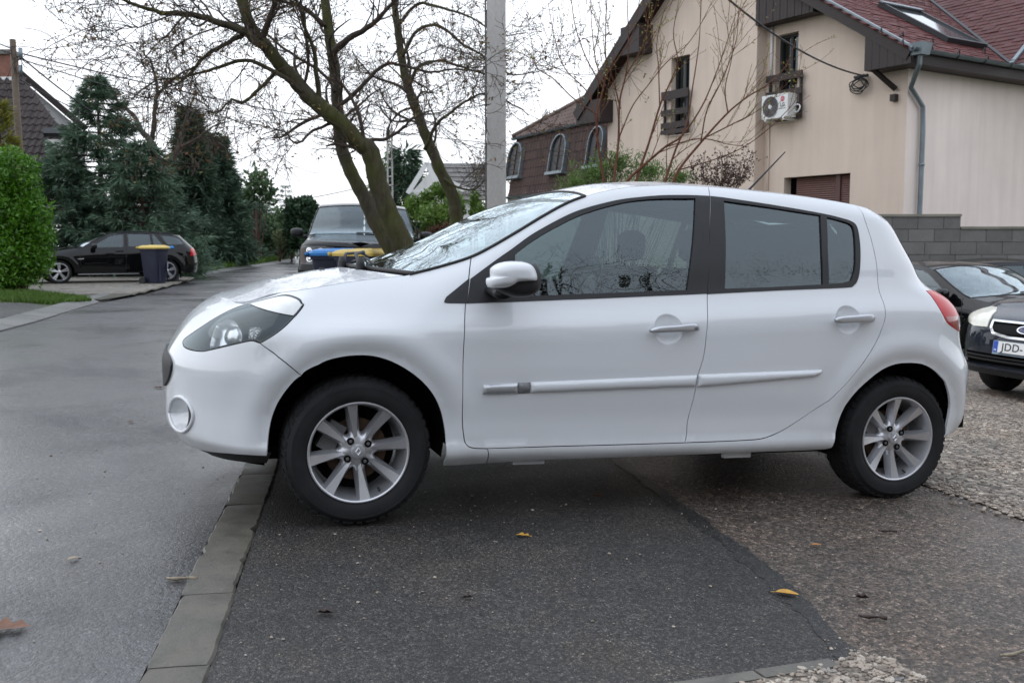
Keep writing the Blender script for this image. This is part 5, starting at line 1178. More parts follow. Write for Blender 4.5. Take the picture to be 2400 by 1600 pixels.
# ---------------------------------------------------------------- poles, wires, bins
simple('bin_blue', (0.010, 0.014, 0.035), 0.5, var=0.2); simple('lid_yellow', (0.58, 0.42, 0.10), 0.5, var=0.12); simple('lid_blue', (0.03, 0.20, 0.52), 0.45, var=0.12); simple('red_sticker', (0.5, 0.05, 0.05), 0.5)
def wheelie_bin(label, loc, rz, lid, group=None, red=False):
    """two-wheeled bin: tapered body, rim, lid with hinge barrel, grips, axle and wheels; front faces local -Y"""
    t = thing('wheelie_bin', label, 'bin', loc, rotz(rz), group); w, d, h = 0.50, 0.56, 0.98
    def sec(z, k): # rounded rectangle
        a, b, r = w/2*k, d/2*k, 0.06; out = []
        for cx, cy, q in ((a-r, b-r, 0), (-a+r, b-r, 1), (-a+r, -b+r, 2), (a-r, -b+r, 3)): out += [(cx + r*math.cos(q*math.pi/2 + s), cy + r*math.sin(q*math.pi/2 + s), z) for s in np.linspace(0, math.pi/2, 5)]
        return out + out[:1]
    m = MB(); m.grid([sec(z, k)[::1] for z, k in ((0.04, 0.76), (0.10, 0.80), (0.90, 1.0), (0.905, 1.06), (0.96, 1.08), (0.965, 1.0))]); m.poly([np.array(p) for p in sec(0.04, 0.76)[:-1]][::-1]); m.build('bin_body', 'bin_blue', t, True, local=True, sharp=40)
    for x in (-0.15, 0.15): m = MB(); m.box((x, -d/2*0.90-0.005, 0.5), (0.02, 0.03, 0.75), np.array(Matrix.Rotation(R(-4), 3, 'X'))); m.build('rib', 'bin_blue', t, local=True)
    m = MB(); m.grid([sec(z, k) for z, k in ((0.958, 1.14), (0.99, 1.15), (1.02, 1.06), (1.045, 0.8), (1.05, 0.3))]); m.poly([np.array(p) for p in sec(1.05, 0.3)[:-1]]); L = m.build('lid', lid, t, True, local=True, sharp=30)
    m = MB(); m.box((0, -0.1, 1.045), (0.34, 0.30, 0.02), taper=0.9); m.build('lid_panel', lid, L, local=True); m = MB(); m.tube([(-0.28, d/2+0.06, 0.985), (0.28, d/2+0.06, 0.985)], 0.026, 10); m.build('hinge', lid, L, True, local=True)
    for x in (-0.22, 0.22): m = MB(); m.box((x, d/2+0.04, 0.965), (0.05, 0.10, 0.05)); m.build('grip', 'bin_blue', t, local=True)
    m = MB(); m.tube([(-0.26, d/2-0.08, 0.10), (0.26, d/2-0.08, 0.10)], 0.012, 6); m.build('axle', 'dark_metal', t, local=True)
    for x in (-0.27, 0.27): m = MB(); m.lathe([(0.0, -0.02), (0.05, -0.024), (0.098, -0.022), (0.10, 0.0), (0.098, 0.022), (0.05, 0.024), (0, 0.02)], 24, (x, d/2-0.08, 0.10), 'X'); m.build('wheel', 'rubber', t, True, local=True, sharp=40)
    if red: m = MB(); m.box((-0.10, -d/2*0.90-0.025, 0.78), (0.05, 0.006, 0.24), np.array(Matrix.Rotation(R(-4), 3, 'X'))); m.build('sticker', 'red_sticker', t, local=True)
    return t
p = at(855, 700, 12.6); wheelie_bin('dark blue wheelie bin with yellow lid in front of the black off-roader', (p[0], p[1], 0.0), R(62), 'lid_yellow', 'bins by the tree', True)
p = at(787, 700, 13.1); wheelie_bin('dark blue wheelie bin with blue lid in front of the black off-roader', (p[0], p[1], 0.0), R(95), 'lid_blue', 'bins by the tree')
p = gnd(358, 671); wheelie_bin('dark blue wheelie bin with yellow lid at the tail of the black estate car', (p[0], p[1]+0.2, 0.04), R(72), 'lid_yellow', 'bins by the paved drive')
p = gnd(374, 668); wheelie_bin('wheelie bin with blue lid half hidden beside the black estate car', (p[0]-0.05, p[1]+0.9, 0.04), R(76), 'lid_blue', 'bins by the paved drive')
p = at(681, 610, 92.0); wheelie_bin('tiny distant wheelie bin with blue lid by the far fence', (p[0], p[1], -0.15), R(80), 'lid_blue', 'bins far down the road'); p = at(672, 610, 93.0); wheelie_bin('tiny distant wheelie bin with pale lid by the far fence', (p[0], p[1], -0.15), R(80), 'lid_yellow', 'bins far down the road')
# concrete street pole with foot holes down its side
pc_ = at(1164, 573, 14.0); pole = thing('concrete_pole', 'pale grey square concrete pole standing beside the road', 'pole', (pc_[0], pc_[1], -0.1)); hw, hd = 0.128, 0.135
def pole_sec(z): k = 1.06 - 0.011*(z+0.1); return [np.array([pc_[0]+a*hw*k, pc_[1]+b*hd*k, z]) for a, b in ((-0.9, -1), (0.93, -1), (1, -0.93), (1, 1), (-1, 1), (-1, -0.9))]
m = MB(); S_ = [pole_sec(z) for z in (-0.4, 2, 4, 6, 8.5)]; m.grid([s + s[:1] for s in S_]); m.poly(S_[-1]); m.build('shaft', 'pole_concrete', pole)
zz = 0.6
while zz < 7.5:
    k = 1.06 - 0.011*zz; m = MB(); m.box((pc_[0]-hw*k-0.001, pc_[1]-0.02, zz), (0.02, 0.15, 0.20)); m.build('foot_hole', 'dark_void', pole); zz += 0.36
m = MB(); m.box((pc_[0]-hw*1.06-0.012, pc_[1]-hd*0.75, 3.2), (0.022, 0.05, 6.5)); m.build('edge_rib', 'mortar', pole)
# far lattice concrete pole
pl_ = at(916, 573, 44.0); lp = thing('lattice_pole', 'far slim concrete lattice pole seen behind the leaning trunks', 'pole', (pl_[0], pl_[1], 0)); 
for dx in (-0.10, 0.10): m = MB(); m.box((pl_[0]+dx, pl_[1], 3.0), (0.06, 0.14, 6.4)); m.build('leg', 'pole_concrete', lp)
for k in range(16): m = MB(); m.box((pl_[0], pl_[1], 0.3+0.38*k), (0.14, 0.12, 0.07)); m.build('rung', 'pole_concrete', lp)
# timber pole on the left
tp_ = at(57, 573, 27.0); tpole = thing('timber_pole', 'weathered timber utility pole with insulators in front of the dark roof', 'pole', (tp_[0], tp_[1], 0)); zt_ = at(54, 93, 27.0)[2]
m = MB(); m.tube([(tp_[0]+0.02, tp_[1], -0.2), (tp_[0], tp_[1], 3), (tp_[0]-0.05, tp_[1], zt_)], [0.10, 0.092, 0.078], 12); m.build('shaft', 'pole_wood', tpole, True, sharp=60)
for dz, dx in ((-0.35, 0.17), (-0.8, 0.15)): m = MB(); m.tube([(tp_[0]+dx, tp_[1]-0.05, zt_+dz-0.16), (tp_[0]+dx, tp_[1]-0.05, zt_+dz+0.12)], 0.055, 8); m.build('insulator', 'zinc', tpole, True)
m = MB(); rr = np.random.default_rng(4)
for k in range(9):
    a = np.array([tp_[0]+rr.uniform(-0.22, 0.25), tp_[1]-0.1, zt_-rr.uniform(0.1, 0.9)]); b = a + np.array([rr.uniform(-0.15, 0.2), 0, -rr.uniform(0.1, 0.35)]); m.tube(sag(a, b, 0.06, 8), 0.010, 4)
m.build('slack_wires', 'cable', tpole, True, kind='stuff')
def wire(label, a, b, s, r=0.010): t = thing('overhead_wire', label, 'wire', a, None, 'overhead wires'); m = MB(); m.tube(sag(a, b, s, 30), r*1.6, 4); m.build('strand', 'cable', t, True)
tip = np.array([tp_[0]+0.1, tp_[1], zt_-0.35])
wire('thin overhead wire from the timber pole crossing the sky over the conifers', tip, at(1240, 340, 60.0), 0.5, 0.012); wire('second thin wire from the timber pole running down the street', tip + np.array([0, 0, -0.15]), at(880, 330, 62.0), 0.5, 0.010)
wire('dark cable dropping from the timber pole into the conifers', tip + np.array([0.05, 0, -0.1]), at(215, 262, 30.0), 0.05, 0.016); wire('thin slanting wire from the timber pole down to the conifers', tip + np.array([0.0, 0, -0.7]), at(190, 262, 30.0), 0.03, 0.009)
wire('wire entering the sky at the top left from the timber pole', tip + np.array([-0.2, 0, 0.12]), at(-60, 75, 24.0), 0.02, 0.011); wire('lower wire entering at the left edge from the timber pole', tip + np.array([-0.2, 0, -0.02]), at(-60, 90, 24.0), 0.02, 0.009)
wire('low wire in the far sky between the conifers and the leaning tree', at(600, 480, 70.0), at(900, 425, 60.0), 0.2, 0.014); wire('wire behind the concrete pole towards the brown house', at(1060, 330, 50.0), at(1330, 368, 37.0), 0.2, 0.012)
# low wall pier and dry hedge by the off-roader
p = at(1000, 560, 21.0); gp = thing('gate_pier', 'low cream wall pier with grey cap beyond the off-roader', 'wall', (p[0], p[1], 0)); m = MB(); m.box((p[0]+0.05, p[1], 0.6), (0.42, 0.4, 1.5)); m.build('pier', 'white_render', gp); m = MB(); m.box((p[0]+0.05, p[1], 1.39), (0.56, 0.5, 0.08)); m.build('cap', 'cap_concrete', gp)
p2 = at(1120, 560, 21.5); m = MB(); m.box(((p[0]+p2[0])/2+0.3, p[1]+0.3, 0.3), (1.9, 0.2, 1.0)); m.build('low_wall', 'grey_render', gp)
# far paling fence under the clipped trees
fp0 = at(640, 600, 80.0); pf = thing('paling_fence', 'far grey timber paling fence under the clipped ball trees', 'fence', fp0)
for k in range(14): m = MB(); m.box((fp0[0] + k*0.22, fp0[1] + k*0.5, 0.7), (0.14, 0.05, 1.6 + 0.1*(k % 3))); m.build('pale', 'grey_wood', pf)
m = MB(); m.box((fp0[0]+1.5, fp0[1]+3.3, 0.9), (0.05, 7.5, 0.1), np.array(rotz(-0.41))); m.build('rail', 'grey_wood', pf)
# ---------------------------------------------------------------- the white hatchback
def car_matrix(o, yaw, tilt, roll=0.0):
    """origin on the ground under the front axle; yaw = direction of the tail, tilt > 0 = tail lower"""
    cy, sy = math.cos(yaw), math.sin(yaw)
    xr = np.array([cy, sy, 0]); yl = np.array([sy, -cy, 0]); zu = np.array([0, 0, 1.0])
    ct, st = math.cos(tilt), math.sin(tilt)
    x2 = ct*xr - st*zu; z2 = st*xr + ct*zu
    c, s = math.cos(roll), math.sin(roll); y3 = c*yl - s*z2; z3 = s*yl + c*z2
    M4 = Matrix.Identity(4)
    for i in range(3): M4[i][0] = -x2[i]; M4[i][1] = y3[i]; M4[i][2] = z3[i]; M4[i][3] = float(o[i])
    return M4
def sm(*segs):
    """join outline pieces"""
    out = []
    for q in segs:
        q = [tuple(p) for p in q]
        if out and math.hypot(out[-1][0]-q[0][0], out[-1][1]-q[0][1]) < 0.006: q = q[1:]
        out += q
    if math.hypot(out[0][0]-out[-1][0], out[0][1]-out[-1][1]) < 0.006: out = out[:-1]
    return out
def curve(p, n=5): return [tuple(q) for q in spline(p, n)]
def build_hatchback():
    D = dict(HATCH); D['dents'] = [(1.3044, 0.8, 0.068, 0.062, 0.022), (2.2148, 0.856, 0.068, 0.062, 0.022)]
    root = thing('white_hatchback', 'white wet five-door hatchback parked across the kerb in the foreground', 'car')
    M4 = car_matrix((-.867, 4.565, -.004), .32364, .0412)
    root.matrix_world = M4; ROOT[root.name] = M4
    C = Car(D, root); S = C.S
    arch = curve(HL['farch'], 3); ia = min(range(len(arch)), key=lambda i: math.hypot(arch[i][0]-HL['bump_seam'][-1][0], arch[i][1]-HL['bump_seam'][-1][1]))
    rarch = curve(HL['rarch'], 3)
    def centre(z0, z1, tail=False, n=16):
        out = []
        for z in np.linspace(z0, z1, n):
            s = float(S.xr(z) - S.rr(z) + S.KN) if tail else float(S.xn(z) + S.rn(z) - S.KN)
            out.append((s, float(z)))
        return out
    sE = lambda x, z: float(S.x2s(np.array(x), np.array(z)))
    HZ = 0.862                                   # height of the bonnet's leading edge
    s_c = float(S.xn(HZ) + S.rn(HZ) - S.KN)
    hood_corner = (-0.600, 0.854)
    hood_front = [(s_c, HZ)] + [(s, z) for s, z in ((-0.9, 0.862), (-0.80, 0.861), (-0.73, 0.858), (-0.67, 0.8545))] + [hood_corner]
    lamp_top = curve(HL['lamp_top'], 4); lamp_right = curve(HL['lamp_right'], 3); lamp_low = curve(HL['lamp_low'], 3)
    lamp = sm(lamp_low, lamp_right, lamp_top)
    # where the lamp's upper edge is nearest the bonnet corner
    il = min(range(len(lamp_top)), key=lambda i: math.hypot(lamp_top[i][0]-hood_corner[0], lamp_top[i][1]-hood_corner[1]))
    lamp_join = lamp_top[il]
    # ---- near-side panels (and their mirror images on the far side)
    bb = [(-0.2831, 0.2817), (-0.3498, 0.2800), (-0.4172, 0.2735), (-0.5115, 0.2600), (-0.62, 0.249), (-0.75, 0.243)]
    bump = sm(bb, [(-0.95, 0.241)], centre(0.241, HZ), hood_front, [lamp_join], lamp_top[il:], lamp_low, HL['bump_seam'], arch[:ia+1][::-1])
    fog = curve(HL['fog'] + HL['fog'][:1], 4)[:-1]; fogc = np.mean(fog, 0)
    fog_hole = [tuple(fogc + (np.array(p)-fogc)*0.86) for p in fog]
    grille_z = (0.475, 0.615)
    ssn = lambda z, w: float(S.xn(z) + S.rn(z) - S.KN) + w
    gr = curve([(ssn(0.455, 0.0), 0.455), (ssn(0.475, 0.08), 0.475), (ssn(0.515, 0.15), 0.515), (ssn(0.56, 0.19), 0.56), (ssn(0.595, 0.19), 0.595), (ssn(0.615, 0.12), 0.615), (ssn(0.62, 0.0), 0.62)], 3)
    door_f = curve(HL['door_front'], 3)
    ring = lambda k: np.array([(D['dents'][k][0] + q*D['dents'][k][2]*math.cos(t), D['dents'][k][1] + q*D['dents'][k][3]*math.sin(t)) for q in (1.06, 1.0, 0.96, 0.88, 0.76, 0.6, 0.4, 0.2) for t in np.linspace(0, 2*math.pi, int(10+34*q))[:-1]])
    doorE = (door_f[0][0], float(C.ez(door_f[0][0]))); door_f[0] = doorE
    bs = curve(HL['bseam'], 3); bs[0] = (1.603, float(C.ez(1.603))); bs2 = curve(HL['bseam2'], 3)
    fend = sm(C.edge_s(-0.43, doorE[0], 24), door_f, [(0.517, 0.3018), HL['sill_seam'][1], (0.5277, 0.232)], [(0.3462, 0.226)], arch[ia:][::-1], HL['bump_seam'][::-1], lamp_right, lamp_top[:il+1], [hood_corner])
    front_door = sm(C.edge_s(doorE[0], 1.603, 34), bs, bs2, [(1.4149, 0.3065)], HL['door_bot'][::-1], door_f[::-1])
    rd = curve(HL['rdoor_rear'], 3); rd[-1] = (rd[-1][0], float(C.ez(rd[-1][0])))
    rd_bot = curve([(1.4149, 0.3065), (1.5726, 0.3078), (1.72, 0.3105), (1.81, 0.3165)] + HL['door_bot3'][1:4] + [HL['rdoor_rear'][0]], 4)[:-1]
    rear_door = sm(bs, bs2, rd_bot, rd, C.edge_s(rd[-1][0], 1.603, 18))
    # tail
    TZ = 1.350; s_t = float(S.xr(TZ) - S.rr(TZ) + S.KN)
    tE = C.edge_s(rd[-1][0], 2.66, 14)
    top_tail = tE + [(2.80, 1.343), (s_t, TZ)]
    tl = curve(HL['tlamp'], 3)
    s_tail = lambda z, w: float(S.xr(z) - S.rr(z) + S.KN) - w
    lamp_t = sm([(2.7047, 0.9985), (2.80, 0.9990), (2.875, 0.997)], curve([(2.875, 0.997), (2.955, 0.975), (3.0, 0.93), (3.02, 0.873), (3.02, 0.83), (3.0, 0.800)], 3), tl[::-1])
    body_t = sm([(0.5277, 0.2330), (0.84, 0.2405), (1.24, 0.2425), (1.85, 0.250), (2.05, 0.2505), (2.15, 0.256), (2.1794, 0.2635)], rarch,
                [(2.8995, 0.300), (2.98, 0.30)], [(3.1, 0.29), (s_tail(0.29, 0), 0.29)], centre(0.30, TZ, True), top_tail[::-1], rd[::-1], rd_bot[::-1], HL['door_bot'][::-1],
                [(0.517, 0.3012), HL['sill_seam'][1]])
    glass1 = curve(HL['glass1'][:10], 3) + HL['glass1'][10:]
    glass2 = HL['glass2']; glass3 = curve(HL['glass3'][:7], 3) + HL['glass3'][7:]
    dlo1 = sm(curve(HL['dlo1'][1:], 3), HL['dlo1b'], [HL['dlo1'][0]])
    dlo2 = sm([(1.5925, 1.3886), (1.65, 1.3863)], curve(HL['dlo2'][1:14], 3), HL['dlo2'][14:])
    grow = lambda p, d: [tuple(q) for q in inset_poly(resample(p, 0.03), -d)]
    for sd in (1, -1):
        nm = (lambda q: q)
        C.patch('front_bumper', 'white_paint', bump, [fog_hole] if sd > 0 else [], h=0.022, step=0.012, side=sd)
        C.patch('front_wing', 'white_paint', fend, h=0.022, step=0.014, side=sd)
        d1 = C.patch('front_door', 'white_paint', front_door, [grow(glass1, 0.006)], h=0.026, step=0.016, side=sd, extra=ring(0))
        d2 = C.patch('rear_door', 'white_paint', rear_door, [grow(sm(glass2, ), 0.004), grow(glass3, 0.004)], h=0.026, step=0.016, side=sd, extra=ring(1))
        C.patch('rear_quarter', 'white_paint', body_t, [grow(lamp_t, 0.001)], h=0.022, step=0.014, side=sd)
        C.patch('window_frame', 'black_plastic', dlo1, [glass1], h=0.03, off=0.0025, skirt=0.016, inset=0.0, side=sd, parent=d1)
        C.patch('window_frame', 'black_plastic', dlo2, [glass2, glass3], h=0.03, off=0.0025, skirt=0.016, inset=0.0, side=sd, parent=d2)
        C.patch('window', 'side_glass', grow(glass1, 0.004), h=0.06, step=0.03, off=-0.006, skirt=0, inset=0, side=sd, parent=d1)
        C.patch('window', 'privacy_glass', grow(glass2, 0.004), h=0.06, step=0.03, off=-0.006, skirt=0, inset=0, side=sd, parent=d2)
        C.patch('window', 'privacy_glass', grow(glass3, 0.004), h=0.06, step=0.03, off=-0.006, skirt=0, inset=0, side=sd, parent=d2)
        tl_o = C.patch('tail_lamp', 'tail_lens', lamp_t, h=0.02, step=0.012, off=0.002, skirt=0.02, inset=0.001, side=sd)
        C.patch('lower_lens', 'tail_lens_dark', [p for p in resample(inset_poly(lamp_t, 0.008), 0.012) if p[1] < 0.885], h=0.02, step=0.012, off=0.0032, skirt=0.003, inset=0.0, side=sd, parent=tl_o)
        # black moulding in front of the door mirror
        C.patch('corner_trim', 'black_plastic', curve(HL['tri'][:4], 3) + HL['tri'][4:5], h=0.03, off=0.002, skirt=0.006, inset=0.0, side=sd)
    C.patch('grille', 'black_plastic', gr, h=0.03, off=0.010, skirt=0.02, inset=0.0)
    C.patch('grille', 'black_plastic', gr, h=0.03, off=0.010, skirt=0.02, inset=0.0, side=-1)
    # ---- inner shell that closes the gaps: a dark copy just under the skin
    sh = sm([(-1.04, 0.20), (-0.28, 0.20)], [(p[0]-0.014, p[1]+0.0) for p in arch[:4]], [(p[0], p[1]+0.010) for p in arch[4:-5]], [(p[0]+0.012, p[1]) for p in arch[-5:]], [(0.36, 0.23), (2.16, 0.25)],
            [(p[0], p[1]+0.012) for p in rarch[1:-3]], [(p[0]+0.012, p[1]) for p in rarch[-3:]], [(2.93, 0.35), (3.0, 0.40), (3.3, 0.40)], centre(0.41, TZ-0.01, True), [(2.6, 1.34), (2.4, 1.37), (2.0, 1.39), (1.5, 1.41), (1.1, 1.36), (0.8, 1.25), (0.45, 1.05), (0.2, 0.97), (-0.2, 0.90), (-0.42, 0.845), (-0.6, 0.84)], centre(0.24, 0.84)[::-1])
    big1 = grow(glass1, 0.018); big2 = grow(sm([(1.64, 1.375), (1.89, 1.357), (2.16, 1.33), (2.27, 1.312), (2.318, 1.295), (2.326, 1.25), (2.30, 1.087), (2.27, 1.03), (2.2167, 1.0175), (1.83, 0.986), (1.598, 0.974), (1.628, 1.17)]), 0.008)
    for sd in (1, -1):
        C.patch('inner_shell', 'dark_void', sh, [big1, big2, grow(lamp, 0.012)] + ([fog_hole] if sd > 0 else []), h=0.05, step=0.03, off=-0.019, skirt=0, inset=0, side=sd)
    # ---- bonnet, cowl, windscreen, roof
    bfn = smooth_fn([-1.2, -0.35, 0.05, 0.22, 0.5, 0.8, 0.99, 1.25, 1.6, 3.3], [0, 0, 0.07, 0.15, 0.11, 0.03, -0.06, -0.03, 0, 0], 0.03)
    hfn = smooth_fn([-1.2, -0.44, 0.0, 0.22, 0.5, 0.8, 0.99, 1.3, 1.6, 2.2, 3.3], [0.015, 0.03, 0.024, 0.012, 0.03, 0.045, 0.05, 0.050, 0.050, 0.048, 0.045], 0.05)
    T = C.top(bfn, hfn)
    C.strip('bonnet', 'white_paint', s_c+0.02, 0.185, T, ns=70, nv=41, skirt=0.02, vlim=0.994)
    C.strip('cowl', 'black_plastic', 0.185, 0.25, T, ns=5, nv=31, off=-0.014, skirt=0.0, vlim=0.985)
    C.strip('windscreen', 'windscreen_glass', 0.225, 0.985, T, ns=34, nv=31, off=0.0, skirt=0.0, vlim=0.992)
    rf = C.strip('roof', 'white_paint', 0.997, s_t-0.01, T, ns=80, nv=35, skirt=0.015, vlim=0.999)
    # black bead round the windscreen, dotted band at its top
    zs = C.edge_s(0.21, 0.99, 40); L = C.line(zs, 0.002)
    for sd in (1, -1): C.tube('windscreen_seal', 'rubber', L, 0.007, side=sd)
    v = np.linspace(-0.99, 0.99, 31); hd = T(np.full(31, 0.991), v)[0]; C.tube('windscreen_seal', 'rubber', hd, 0.006)
    bd = T(np.full(31, 0.235), v)[0] - np.array([0, 0, 0.004]); C.tube('windscreen_seal', 'rubber', bd, 0.012)
    # rear window, set in the tail
    rw = [(s_tail(z, w), z) for z, w in ((1.05, 0.0), (1.05, 0.55), (1.28, 0.50), (1.28, 0.0))]
    for sd in (1, -1): C.patch('rear_window', 'dark_glass', rw, h=0.05, off=0.002, skirt=0.0, inset=0.0, side=sd)
    # ---- black lower lip and underbody
    lip = sm([(-0.275, 0.285), (-0.2770, 0.232), (-0.4148, 0.217), (-0.5017, 0.209), (-0.60, 0.200), (-0.70, 0.200), (-0.80, 0.207), (-1.1, 0.215), (-1.1, 0.25), (-0.75, 0.255), (-0.6, 0.262), (-0.4, 0.28)])
    for sd in (1, -1): C.patch('lower_lip', 'black_plastic', lip, h=0.03, off=-0.010, skirt=0.012, inset=0.0, side=sd)
    m = MB(); m.box((0.20, 0, 0.26), (0.36, 1.2, 0.05)); m.box((-1.35, 0, 0.25), (1.75, 1.44, 0.05)); m.box((-2.9, 0, 0.33), (0.5, 1.2, 0.06))
    m.tube([(-0.3, -0.3, 0.2), (-2.4, -0.35, 0.2)], 0.03, 8); m.build('underbody', 'liner', root, local=True)
    # jacking point covers under the sill
    for s in (0.72, 1.72):
        m = MB(); m.box((-s, 0.765, 0.232), (0.14, 0.02, 0.026)); m.build('jacking_cover', 'white_paint', root, local=True)
    # wheel-house liners: half drums behind the arches
    for xa, za, rr in ((0.0, 0.33, 0.362), (2.575, 0.318, 0.362)):
        for sd in (1, -1):
            m = MB(); a = np.linspace(-0.22 if xa == 0 else 0.15, math.pi + (0.25 if xa == 0 else 0.3), 30)
            rows = [[(-(xa + r*math.cos(t)), sd*y, za + r*math.sin(t)) for t in a] for r, y in ((rr-0.004, 0.735), (rr-0.004, 0.50), (0.0, 0.50))]
            m.grid(rows); m.build('wheel_liner', 'liner', root, True, local=True, sharp=40)
    # ---- rub strips, handles
    st1 = [(0.4927, 0.5664), (0.6857, 0.5735), (1.0, 0.5853), (1.452, 0.6028), (1.4485, 0.5547), (1.1354, 0.5456), (0.6881, 0.5296), (0.4946, 0.525), (0.4868, 0.534), (0.486, 0.556)]
    fd = [o for o in root.children if o.name.startswith('front_door')][0]; rdr = [o for o in root.children if o.name.startswith('rear_door')][0]
    C.patch('rub_strip', 'white_paint', [(0.690, 0.5737), (1.0, 0.5853), (1.452, 0.6028), (1.4485, 0.5547), (1.1354, 0.5456), (0.6905, 0.5297)], h=0.0065, step=0.0065, off=0.004, skirt=0.012, inset=0.0, parent=fd, bulge=(0.014, 0.022))
    C.patch('rub_strip_cap', 'silver_trim', curve([(0.634, 0.5712), (0.50, 0.5664), (0.4885, 0.560), (0.4868, 0.545), (0.4885, 0.530), (0.50, 0.5253), (0.636, 0.5270)], 2), h=0.006, step=0.005, off=0.004, skirt=0.012, inset=0.0, parent=fd, bulge=(0.013, 0.02))
    C.patch('rub_strip_badge', 'grey_trim', [(0.636, 0.5714), (0.688, 0.5737), (0.6895, 0.5297), (0.638, 0.5272)], h=0.012, step=0.01, off=0.004, skirt=0.012, inset=0.0, parent=fd, bulge=(0.010, 0.006))
    C.patch('rub_strip', 'white_paint', [(1.4600, 0.6055), (1.60, 0.6102), (2.0887, 0.6268), (2.0862, 0.6118), (2.0451, 0.5945), (1.80, 0.576), (1.5715, 0.5590), (1.4595, 0.5520)], h=0.0065, step=0.0065, off=0.004, skirt=0.012, inset=0.0, parent=rdr, bulge=(0.014, 0.022))
    for key, dr in (('handle1', fd), ('handle2', rdr)):
        hp = np.array(curve(HL[key] + HL[key][:1], 3)[:-1]); P, N = C.side(hp[:, 0], hp[:, 1]); nn = unit(N.mean(0)); pad = P.copy()
        pad = pad - np.outer((pad - pad.mean(0)) @ nn, nn) * 0.3 + nn*0.026
        m = MB(); pillow(m, pad*np.array([-1, 1, 1]), nn*np.array([-1, 1, 1]), 0.013); h_ = m.build('door_handle', 'silver_trim', dr, True, local=True)
        e0 = pad.mean(0); 
        for dx in (-0.075, 0.085):
            q = e0 + np.array([dx, 0, dx*0.085]); m = MB(); m.tube([(-q[0], q[1]-0.03, q[2]), (-q[0], q[1]+0.004, q[2])], 0.010, 8); m.build('handle_foot', 'silver_trim', dr, True, local=True)
        if key == 'handle1':
            q = pad[np.argmax(pad[:, 0])] + np.array([-0.022, 0.0, -0.003]) + nn*0.012
            m = MB(); m.lathe([(0.0, 0.002), (0.007, 0.002), (0.009, 0.0), (0.009, -0.004)], 16); m.xf(np.array(Matrix.Translation((-q[0], q[1], q[2])))); m.build('lock', 'grey_trim', dr, True, local=True)
    # ---- headlamp: bowl, reflector, indicator, lens
    for sd in (1, -1):
        hl = C.patch('headlamp', 'lamp_lens', lamp, h=0.016, step=0.012, off=-0.001, skirt=0.0, inset=0.003, side=sd)
        C.patch('lamp_housing', 'liner', lamp, h=0.02, step=0.014, off=-0.075, skirt=0.0, inset=0.004, side=sd, parent=hl)
        C.patch('lamp_rim', 'gloss_black', lamp, [inset_poly(resample(lamp, 0.012), 0.008)], h=0.03, step=0.012, off=-0.0015, skirt=0.078, inset=0.0015, side=sd, parent=hl)
        # white overlay: the sky's reflection painted onto the top of the lens
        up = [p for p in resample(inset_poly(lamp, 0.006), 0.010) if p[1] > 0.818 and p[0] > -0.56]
        C.patch('painted_sheen', 'lamp_top', sorted_ring(up), h=0.012, step=0.010, off=0.0022, skirt=0.002, inset=0.0, side=sd, parent=hl)
        if sd > 0:
            rp = np.array(curve(HL['reflector'] + HL['reflector'][:1], 4)[:-1]); rp = rp.mean(0) + (rp - rp.mean(0))*1.12; P, N = C.side(rp[:, 0], rp[:, 1]); nn = unit(N.mean(0)); cen = P.mean(0)
            m = MB(); rows = []
            for t, d in ((1.0, -0.022), (0.98, -0.034), (0.85, -0.055), (0.6, -0.068), (0.25, -0.074), (0.02, -0.075)): rows.append((cen + (P-cen)*t + nn*d)*np.array([-1, 1, 1]))
            rows = [np.concatenate([r, r[:1]]) for r in rows]; m.grid(rows); m.build('reflector', 'reflector_bowl', hl, True, local=True)
            q = cen + nn*-0.036; m = MB(); a = np.linspace(0, 2*math.pi, 25)[:-1]
            mm = MB(); mm.lathe([(0.0, 0.014), (0.018, 0.012), (0.032, 0.004), (0.036, -0.006), (0.044, -0.010), (0.046, -0.03)], 28)
            rt = Vector((0, 1, 0)).rotation_difference(Vector(nn*np.array([-1, 1, 1])*0.5 + np.array([0.6, 0.3, 0.0]))).to_matrix().to_4x4(); mm.xf(np.array(Matrix.Translation(Vector(q*np.array([-1, 1, 1]))) @ rt))
            mm.build('projector_lens', 'reflector_bowl', hl, True, local=True)
            ip = np.array(curve(HL['indic'] + HL['indic'][:1], 3)[:-1]); P, N = C.side(ip[:, 0], ip[:, 1]); nn = unit(N.mean(0))
            m = MB(); pillow(m, (P - nn*0.03)*np.array([-1, 1, 1]), nn*np.array([-1, 1, 1]), 0.012); m.build('indicator', 'crystal', hl, True, local=True)
    # ---- fog lamp tunnel
    fp = np.array(resample(fog_hole, 0.012)); P, N = C.side(fp[:, 0], fp[:, 1]); nn = unit(N.mean(0)); cen = P.mean(0); ax = unit(np.array([1.0, -0.25, 0.0]))
    m = MB(); rows = []      # scooped pocket: deepest at its rear end, where the dark lamp sits
    for t in (1.0, 0.9, 0.75, 0.55, 0.3, 0.03):
        q = cen + (P-cen)*t; dpt = 0.055*(1-t*t)**0.6*(1.0 + 0.5*np.clip((q[:, 0]-cen[0])/0.07, -1, 1)); rows.append((q - nn*dpt[:, None])*np.array([-1, 1, 1]))
    m.grid([np.concatenate([r, r[:1]]) for r in rows]); fl = m.build('fog_lamp_bezel', 'white_paint', root, True, local=True)
    a = np.linspace(-0.85, 0.75, 12); c2 = np.array([-0.672, 0.392]); rx, rz = 0.080, 0.072
    cre = [(c2[0] + rx*math.cos(t), c2[1] + rz*math.sin(t)) for t in a] + [(c2[0] + rx*0.62*math.cos(t) + 0.006, c2[1] + rz*0.95*math.sin(t)) for t in a[::-1]]
    C.patch('fog_lamp', 'gloss_black', cre, h=0.02, step=0.01, off=-0.002, skirt=0.004, inset=0.0, parent=fl)
